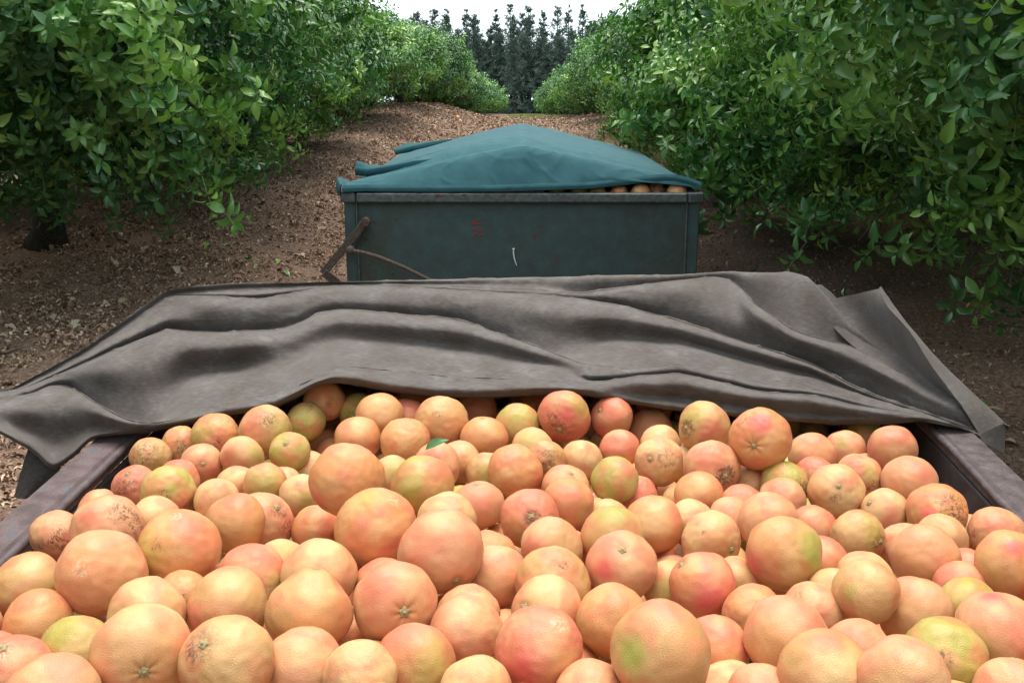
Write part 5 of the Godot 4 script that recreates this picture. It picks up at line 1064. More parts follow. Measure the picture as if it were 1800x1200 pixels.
func build_blue_tarp():
	var rows := [
	[Vector3(-1.040,1.160,-5.890),Vector3(-0.909,1.163,-5.890),Vector3(-0.778,1.162,-5.890),Vector3(-0.647,1.162,-5.890),Vector3(-0.516,1.161,-5.890),Vector3(-0.386,1.161,-5.890),Vector3(-0.255,1.162,-5.890),Vector3(-0.124,1.163,-5.890),Vector3(0.006,1.167,-5.890),Vector3(0.137,1.171,-5.890),Vector3(0.267,1.176,-5.890),Vector3(0.399,1.179,-5.908),Vector3(0.531,1.191,-5.927),Vector3(0.663,1.204,-5.940),Vector3(0.794,1.219,-5.940),Vector3(0.925,1.216,-5.940),Vector3(1.057,1.176,-5.940)],
	[Vector3(-1.039,1.180,-5.925),Vector3(-0.908,1.193,-5.925),Vector3(-0.777,1.206,-5.925),Vector3(-0.646,1.218,-5.925),Vector3(-0.515,1.230,-5.925),Vector3(-0.385,1.241,-5.925),Vector3(-0.254,1.252,-5.925),Vector3(-0.124,1.262,-5.925),Vector3(0.006,1.270,-5.925),Vector3(0.136,1.262,-5.925),Vector3(0.266,1.252,-5.925),Vector3(0.396,1.242,-5.925),Vector3(0.527,1.230,-5.925),Vector3(0.657,1.219,-5.925),Vector3(0.787,1.207,-5.925),Vector3(0.918,1.194,-5.925),Vector3(1.048,1.181,-5.925)],
	[Vector3(-1.038,1.192,-5.965),Vector3(-0.907,1.216,-5.965),Vector3(-0.776,1.240,-5.965),Vector3(-0.645,1.264,-5.965),Vector3(-0.514,1.286,-5.965),Vector3(-0.384,1.308,-5.965),Vector3(-0.254,1.329,-5.965),Vector3(-0.124,1.348,-5.965),Vector3(0.006,1.363,-5.965),Vector3(0.135,1.348,-5.965),Vector3(0.265,1.329,-5.965),Vector3(0.395,1.308,-5.965),Vector3(0.525,1.287,-5.965),Vector3(0.656,1.264,-5.965),Vector3(0.786,1.241,-5.965),Vector3(0.917,1.217,-5.965),Vector3(1.048,1.193,-5.965)],
	[Vector3(-1.038,1.199,-5.995),Vector3(-0.906,1.228,-5.995),Vector3(-0.775,1.256,-5.995),Vector3(-0.644,1.284,-5.995),Vector3(-0.514,1.311,-5.995),Vector3(-0.383,1.337,-5.995),Vector3(-0.253,1.362,-5.995),Vector3(-0.124,1.385,-5.995),Vector3(0.006,1.405,-5.995),Vector3(0.135,1.385,-5.995),Vector3(0.265,1.362,-5.995),Vector3(0.395,1.337,-5.995),Vector3(0.525,1.311,-5.995),Vector3(0.655,1.284,-5.995),Vector3(0.786,1.257,-5.995),Vector3(0.916,1.229,-5.995),Vector3(1.047,1.201,-5.995)],
	[Vector3(-1.038,1.201,-6.030),Vector3(-0.906,1.231,-6.030),Vector3(-0.775,1.260,-6.030),Vector3(-0.644,1.288,-6.030),Vector3(-0.513,1.317,-6.030),Vector3(-0.383,1.344,-6.030),Vector3(-0.253,1.370,-6.030),Vector3(-0.124,1.395,-6.030),Vector3(0.006,1.417,-6.030),Vector3(0.135,1.395,-6.030),Vector3(0.265,1.370,-6.030),Vector3(0.395,1.344,-6.030),Vector3(0.525,1.317,-6.030),Vector3(0.655,1.289,-6.030),Vector3(0.786,1.261,-6.030),Vector3(0.916,1.232,-6.030),Vector3(1.047,1.202,-6.030)],
	[Vector3(-1.038,1.199,-6.160),Vector3(-0.906,1.225,-6.160),Vector3(-0.775,1.250,-6.160),Vector3(-0.644,1.276,-6.160),Vector3(-0.513,1.303,-6.160),Vector3(-0.383,1.330,-6.160),Vector3(-0.253,1.358,-6.160),Vector3(-0.123,1.385,-6.160),Vector3(0.006,1.409,-6.160),Vector3(0.135,1.388,-6.160),Vector3(0.265,1.363,-6.160),Vector3(0.395,1.337,-6.160),Vector3(0.525,1.311,-6.160),Vector3(0.655,1.283,-6.160),Vector3(0.786,1.256,-6.160),Vector3(0.916,1.228,-6.160),Vector3(1.047,1.200,-6.160)],
	[Vector3(-1.037,1.192,-6.330),Vector3(-0.906,1.206,-6.330),Vector3(-0.774,1.222,-6.330),Vector3(-0.644,1.242,-6.330),Vector3(-0.513,1.266,-6.330),Vector3(-0.383,1.295,-6.330),Vector3(-0.253,1.329,-6.330),Vector3(-0.123,1.364,-6.330),Vector3(0.006,1.397,-6.330),Vector3(0.136,1.376,-6.330),Vector3(0.265,1.350,-6.330),Vector3(0.395,1.323,-6.330),Vector3(0.525,1.297,-6.330),Vector3(0.655,1.270,-6.330),Vector3(0.786,1.244,-6.330),Vector3(0.916,1.219,-6.330),Vector3(1.047,1.193,-6.330)],
	[Vector3(-1.036,1.194,-6.500),Vector3(-0.905,1.234,-6.500),Vector3(-0.774,1.273,-6.500),Vector3(-0.643,1.309,-6.500),Vector3(-0.513,1.342,-6.500),Vector3(-0.382,1.371,-6.500),Vector3(-0.253,1.396,-6.500),Vector3(-0.123,1.418,-6.500),Vector3(0.006,1.434,-6.500),Vector3(0.135,1.413,-6.500),Vector3(0.265,1.388,-6.500),Vector3(0.395,1.360,-6.500),Vector3(0.525,1.330,-6.500),Vector3(0.655,1.298,-6.500),Vector3(0.785,1.265,-6.500),Vector3(0.916,1.231,-6.500),Vector3(1.047,1.195,-6.500)],
	[Vector3(-1.036,1.198,-6.620),Vector3(-0.904,1.244,-6.620),Vector3(-0.773,1.288,-6.620),Vector3(-0.643,1.328,-6.620),Vector3(-0.512,1.363,-6.620),Vector3(-0.382,1.393,-6.620),Vector3(-0.252,1.418,-6.620),Vector3(-0.123,1.438,-6.620),Vector3(0.006,1.455,-6.620),Vector3(0.135,1.430,-6.620),Vector3(0.265,1.402,-6.620),Vector3(0.395,1.372,-6.620),Vector3(0.524,1.341,-6.620),Vector3(0.655,1.308,-6.620),Vector3(0.785,1.273,-6.620),Vector3(0.916,1.236,-6.620),Vector3(1.047,1.199,-6.620)],
	[Vector3(-1.036,1.202,-6.720),Vector3(-0.904,1.243,-6.720),Vector3(-0.773,1.283,-6.720),Vector3(-0.642,1.321,-6.720),Vector3(-0.512,1.355,-6.720),Vector3(-0.382,1.385,-6.720),Vector3(-0.252,1.412,-6.720),Vector3(-0.123,1.436,-6.720),Vector3(0.006,1.456,-6.720),Vector3(0.135,1.430,-6.720),Vector3(0.265,1.402,-6.720),Vector3(0.395,1.372,-6.720),Vector3(0.524,1.340,-6.720),Vector3(0.655,1.308,-6.720),Vector3(0.785,1.274,-6.720),Vector3(0.916,1.239,-6.720),Vector3(1.046,1.203,-6.720)],
	[Vector3(-1.035,1.204,-7.000),Vector3(-0.903,1.229,-7.000),Vector3(-0.772,1.254,-7.000),Vector3(-0.642,1.282,-7.000),Vector3(-0.512,1.312,-7.000),Vector3(-0.382,1.345,-7.000),Vector3(-0.252,1.380,-7.000),Vector3(-0.123,1.416,-7.000),Vector3(0.007,1.452,-7.000),Vector3(0.136,1.422,-7.000),Vector3(0.265,1.390,-7.000),Vector3(0.395,1.359,-7.000),Vector3(0.525,1.327,-7.000),Vector3(0.655,1.296,-7.000),Vector3(0.785,1.265,-7.000),Vector3(0.915,1.235,-7.000),Vector3(1.046,1.205,-7.000)],
	[Vector3(-1.033,1.221,-7.500),Vector3(-0.902,1.259,-7.500),Vector3(-0.771,1.296,-7.500),Vector3(-0.641,1.331,-7.500),Vector3(-0.511,1.363,-7.500),Vector3(-0.381,1.392,-7.500),Vector3(-0.251,1.418,-7.500),Vector3(-0.122,1.442,-7.500),Vector3(0.007,1.462,-7.500),Vector3(0.136,1.437,-7.500),Vector3(0.265,1.410,-7.500),Vector3(0.395,1.381,-7.500),Vector3(0.524,1.351,-7.500),Vector3(0.654,1.320,-7.500),Vector3(0.784,1.288,-7.500),Vector3(0.915,1.255,-7.500),Vector3(1.045,1.222,-7.500)],
	[Vector3(-1.031,1.241,-8.100),Vector3(-0.900,1.271,-8.100),Vector3(-0.770,1.300,-8.100),Vector3(-0.639,1.330,-8.100),Vector3(-0.509,1.361,-8.100),Vector3(-0.380,1.393,-8.100),Vector3(-0.251,1.424,-8.100),Vector3(-0.121,1.456,-8.100),Vector3(0.007,1.486,-8.100),Vector3(0.136,1.458,-8.100),Vector3(0.266,1.428,-8.100),Vector3(0.395,1.397,-8.100),Vector3(0.524,1.366,-8.100),Vector3(0.654,1.335,-8.100),Vector3(0.784,1.304,-8.100),Vector3(0.914,1.273,-8.100),Vector3(1.044,1.242,-8.100)],
	[Vector3(-1.028,1.266,-8.850),Vector3(-0.898,1.301,-8.850),Vector3(-0.768,1.335,-8.850),Vector3(-0.638,1.368,-8.850),Vector3(-0.508,1.401,-8.850),Vector3(-0.379,1.433,-8.850),Vector3(-0.250,1.464,-8.850),Vector3(-0.121,1.493,-8.850),Vector3(0.008,1.519,-8.850),Vector3(0.137,1.493,-8.850),Vector3(0.266,1.464,-8.850),Vector3(0.395,1.433,-8.850),Vector3(0.524,1.401,-8.850),Vector3(0.654,1.369,-8.850),Vector3(0.784,1.335,-8.850),Vector3(0.913,1.301,-8.850),Vector3(1.044,1.267,-8.850)],
	[Vector3(-1.028,1.271,-9.000),Vector3(-0.898,1.305,-9.000),Vector3(-0.767,1.338,-9.000),Vector3(-0.638,1.370,-9.000),Vector3(-0.508,1.401,-9.000),Vector3(-0.379,1.431,-9.000),Vector3(-0.249,1.460,-9.000),Vector3(-0.121,1.486,-9.000),Vector3(0.008,1.508,-9.000),Vector3(0.137,1.486,-9.000),Vector3(0.266,1.460,-9.000),Vector3(0.395,1.431,-9.000),Vector3(0.524,1.402,-9.000),Vector3(0.654,1.370,-9.000),Vector3(0.784,1.338,-9.000),Vector3(0.913,1.305,-9.000),Vector3(1.043,1.272,-9.000)],
	[Vector3(-1.028,1.253,-9.060),Vector3(-0.898,1.279,-9.060),Vector3(-0.768,1.305,-9.060),Vector3(-0.638,1.330,-9.060),Vector3(-0.508,1.355,-9.060),Vector3(-0.379,1.379,-9.060),Vector3(-0.250,1.402,-9.060),Vector3(-0.121,1.424,-9.060),Vector3(0.008,1.443,-9.060),Vector3(0.137,1.424,-9.060),Vector3(0.267,1.402,-9.060),Vector3(0.396,1.379,-9.060),Vector3(0.525,1.355,-9.060),Vector3(0.655,1.330,-9.060),Vector3(0.784,1.305,-9.060),Vector3(0.914,1.280,-9.060),Vector3(1.044,1.254,-9.060)],
	]
	var root := thing("blue_tarp", Vector3.ZERO, "faded blue green shade cloth pitched like a tent over the far trailer", "tarp")
	part("sheet", cloth_mesh(rows, 7, 12, 0.006, Vector3(2.5, 3, 3)), M.blue, root)
	# stitched hem along the near edge
	var lower: Array = rows[0]
	var hem := [[], [], []]
	for p in lower:
		hem[0].append(p + Vector3(0, -0.003, 0.006))
		hem[1].append(p + Vector3(0, 0.016, 0.012))
		hem[2].append(p + Vector3(0, 0.036, 0.003))
	part("hem", cloth_mesh(hem, 4, 9, 0.0025, Vector3(9, 9, 9)), M.blue, root)
	# corners that flop over the rail
	var c1 := [[Vector3(-1.02, 1.165, -5.93), Vector3(-1.045, 1.2, -6.0), Vector3(-1.03, 1.18, -6.15)], [Vector3(-1.045, 1.20, -5.90), Vector3(-1.075, 1.235, -5.98), Vector3(-1.06, 1.215, -6.14)], [Vector3(-1.055, 1.165, -5.89), Vector3(-1.09, 1.19, -5.97), Vector3(-1.085, 1.18, -6.13)], [Vector3(-1.055, 1.135, -5.905), Vector3(-1.088, 1.13, -5.99), Vector3(-1.085, 1.13, -6.13)]]
	part("corner_fold", cloth_mesh(c1, 6, 6, 0.004, Vector3(12, 12, 12)), M.blue, root)
	part("edge_roll", tube_mesh(PackedVector3Array([Vector3(-0.45, 1.325, -6.5), Vector3(-0.68, 1.295, -6.48), Vector3(-0.85, 1.262, -6.47), Vector3(-0.97, 1.25, -6.49), Vector3(-1.05, 1.262, -6.5)]), PackedFloat32Array([.006, .018, .024, .03, .038]), 12, 0.5), M.blue, root)
	part("edge_roll", tube_mesh(PackedVector3Array([Vector3(-0.5, 1.42, -7.4), Vector3(-0.68, 1.385, -7.35), Vector3(-0.8, 1.36, -7.3), Vector3(-0.9, 1.335, -7.28)]), PackedFloat32Array([.006, .018, .026, .026]), 12, 0.6), M.blue, root)


# ------------------------------------------------------------------ grapefruit

func tone_of(k: String) -> Color:
	match k:
		"o": return Color(.71, .335, .155)
		"p": return Color(.75, .385, .235)
		"y": return Color(.76, .52, .28)
		"t": return Color(.64, .385, .18)
		"g": return Color(.47, .43, .12)
		"G": return Color(.36, .43, .10)
		"k": return Color(.74, .25, .17)
		"K": return Color(.78, .16, .16)
		"l": return Color(.62, .42, .42)
		"w": return Color(.78, .72, .62)
	return Color(.66, .31, .105)


func fruit_mesh(radius: float, tone: String, feats: Array, seed_: int, nu: int, nv: int, neck: float, star: float) -> ArrayMesh:
	# the stem end is +y
	var v := PackedVector3Array()
	var col := PackedColorArray()
	var index := PackedInt32Array()
	var base := tone_of(tone)
	var other := base.lerp(tone_of("y"), 0.45) if tone != "y" else base.lerp(tone_of("p"), 0.4)
	var third := base.lerp(tone_of("k"), 0.62)
	var shift := Vector3(seed_ * 1.7, seed_ * 0.9, -seed_ * 1.3)
	var squash := 0.88 + 0.12 * absf(soft.get_noise_1d(seed_ * 3.7))
	for j in nv + 1:
		var th := PI * j / nv
		var ring := 1 if j == 0 or j == nv else nu
		for i in ring:
			var ph := TAU * i / nu
			var n := Vector3(sin(th) * cos(ph), cos(th), sin(th) * sin(ph))
			var rr := 1.0 + 0.04 * soft.get_noise_3dv(n * 1.0 + shift) + 0.012 * soft.get_noise_3dv(n * 3.3 + shift)
			rr -= 0.045 * exp(-pow(th / 0.2, 2)) + 0.03 * exp(-pow((PI - th) / 0.3, 2))
			if star > 0.0:
				rr -= star * 0.05 * exp(-pow(th / 0.34, 2)) * (0.35 + 0.65 * pow(absf(cos(ph * 3.5 + seed_)), 3.0))
			if neck > 0.0: rr += neck * 0.26 * exp(-pow(th / 0.42, 2))
			v.append(n * Vector3(1, squash, 1) * rr * radius)
			var q := n + shift
			var c := base.lerp(other, smoothstep(-0.25, 0.55, soft.get_noise_3dv(q * 0.9)))
			c = c.lerp(third, 0.85 * smoothstep(-0.08, 0.55, soft.get_noise_3dv(q * 1.1 + Vector3(7, 7, 7))))
			c = c * (1.0 + 0.05 * soft.get_noise_3dv(q * 5.0))
			for f in feats:
				var dirn: Vector3 = f[1]
				var size: float = f[2]
				var ang := acos(clampf(n.dot(dirn), -1, 1)) / (size * 1.15)
				if ang > 1.7: continue
				match f[0]:
					"b":
						var m := smoothstep(1.25, 0.3, ang + 0.3 * soft.get_noise_3dv(q * 2.5))
						var speck := maxf(smoothstep(0.2, 0.45, soft.get_noise_3dv(q * 6.0) * 0.45 + soft.get_noise_3dv(q * 24.0) * 0.75 + 0.14 * m), 0.28 * smoothstep(-0.2, 0.5, soft.get_noise_3dv(q * 3.0)))
						c = c.lerp(Color(.15, .085, .055), clampf(m * speck * 0.85, 0, 0.85))
					"r":
						var m := exp(-pow((ang - 0.75 + 0.3 * soft.get_noise_3dv(q * 7.0)) / 0.4, 2))
						c = c.lerp(Color(.17, .09, .075), clampf(m * (0.75 + soft.get_noise_3dv(q * 12.0)), 0, 0.85))
					"c":
						var m := smoothstep(1.2, 0.7, ang) * smoothstep(0.16, 0.03, absf(soft.get_noise_3dv(q * 3.2)))
						c = c.lerp(Color(.3, .16, .15), m * 0.8)
					"w":
						var m := smoothstep(1.2, 0.6, ang) * smoothstep(0.2, 0.4, soft.get_noise_3dv(q * 10.0) + 0.15)
						c = c.lerp(Color(.74, .68, .58), m * 0.55)
					_:
						var strong: float = {"K": 0.95, "G": 0.85, "k": 0.85, "l": 0.6}.get(f[0], 0.7)
						var m := smoothstep(1.35, 0.15, ang + 0.28 * soft.get_noise_3dv(q * 1.9))
						c = c.lerp(tone_of(f[0]), m * strong)
			# a little green brown round the stem
			c = c.lerp(Color(.26, .19, .075), 0.75 * exp(-pow(th / 0.15, 2)))
			c = Color(c.r * 0.885, c.g * 0.835, c.b * 0.75, 1.0)
			col.append(c)
	for j in nv:
		for i in nu:
			var i2 := (i + 1) % nu
			if j == 0:
				index.append_array([0, 1 + i2, 1 + i])
			elif j == nv - 1:
				index.append_array([1 + (j - 1) * nu + i, 1 + (j - 1) * nu + i2, v.size() - 1])
			else:
				var a := 1 + (j - 1) * nu
				index.append_array([a + i, a + i2, a + nu + i, a + i2, a + nu + i2, a + nu + i])
	return smooth_mesh(v, index, col)


func button_mesh() -> ArrayMesh:
	var v := PackedVector3Array()
	var col := PackedColorArray()
	var index := PackedInt32Array()
	var prof := [[.0062, -.0012], [.0058, .0012], [.0042, .0022], [.0026, .0016], [.0019, .0034], [.0009, .0038]]
	for p in prof:
		for s in 20:
			var a := TAU * s / 20
			var lobe: float = 1.0 + 0.2 * cos(a * 5.0) * smoothstep(.002, .006, p[0])
			v.append(Vector3(cos(a) * p[0] * lobe, p[1], sin(a) * p[0] * lobe))
			col.append(Color(1, 1, 1).lerp(Color(1.45, 1.45, 1.4), 1.0 if p[0] < 0.003 else 0.0))
	for j in prof.size() - 1:
		for s in 20:
			var a := j * 20 + s
			var b := j * 20 + (s + 1) % 20
			index.append_array([a, a + 20, b, b, a + 20, b + 20])
	v.append(Vector3(0, .0037, 0))
	col.append(Color(1.45, 1.45, 1.4))
	for s in 20:
		index.append_array([100 + s, v.size() - 1, 100 + (s + 1) % 20])
	return smooth_mesh(v, index, col)


func grapefruit(at: Vector3, radius: float, tone: String, features: String, label: String, group: String, seed_: int, button: Mesh):
	var r := rand(seed_ * 13 + 5)
	var feats := []
	var stem := Vector3.ZERO
	var stem_size := 1.0
	var star := 0.0
	var neck := 0.0
	var speckled := false
	for f in features.split("; ", false):
		var w := f.split(" ")
		var az := deg_to_rad(w[1].to_float())
		var el := deg_to_rad(w[2].to_float())
		var dir := Vector3(sin(az) * cos(el), sin(el), cos(az) * cos(el))
		match w[0]:
			"s", "S", "n":
				stem = dir
				stem_size = w[3].to_float()
				if w[0] == "S": star = 1.0
				if w[0] == "n": neck = 1.0
			_:
				if w[0] in ["b", "r", "c", "w"]: speckled = true
				feats.append([w[0], dir, w[3].to_float()])
	var shown := stem != Vector3.ZERO
	if not shown:
		# its stem end lies out of sight, turned away and down
		stem = ((at - eye).normalized() * 0.8 + Vector3(r.randfn() * 0.5, -0.5 + r.randfn() * 0.3, 0)).normalized()
	var x := stem.cross(Vector3(0.3, 0.2, 0.9)).normalized()
	var b := Basis(x, stem, x.cross(stem)).orthonormalized().rotated(stem, r.randf() * TAU)
	var inv := b.inverse()
	for f in feats: f[1] = inv * (f[1] as Vector3)
	var big := radius / at.distance_to(eye)
	var nu := 48
	if big > 0.028: nu = 64
	if speckled: nu = 116
	if group: nu = 32
	var o := part("grapefruit", fruit_mesh(radius, tone, feats, seed_, nu, nu * 2 / 3, neck, star), M.skin, self, at)
	o.basis = b
	tag(o, label, "grapefruit", group)
	if shown and neck == 0.0:
		var k := part("stem_button", button, M.button, o, Vector3(0, radius * 0.895 * (0.985 if star > 0 else 1.0), 0))
		var top := 0.0
		# sit on the bottom of the dimple
		top = (o.mesh as ArrayMesh).surface_get_arrays(0)[Mesh.ARRAY_VERTEX][0].y
		k.position.y = top - 0.0002
		k.scale = Vector3.ONE * (0.55 + 0.3 * stem_size)
	elif neck > 0.0:
		var k := part("stem_button", button, M.button, o, Vector3.ZERO)
		k.position.y = (o.mesh as ArrayMesh).surface_get_arrays(0)[Mesh.ARRAY_VERTEX][0].y - 0.0003
		k.scale = Vector3.ONE * 0.6


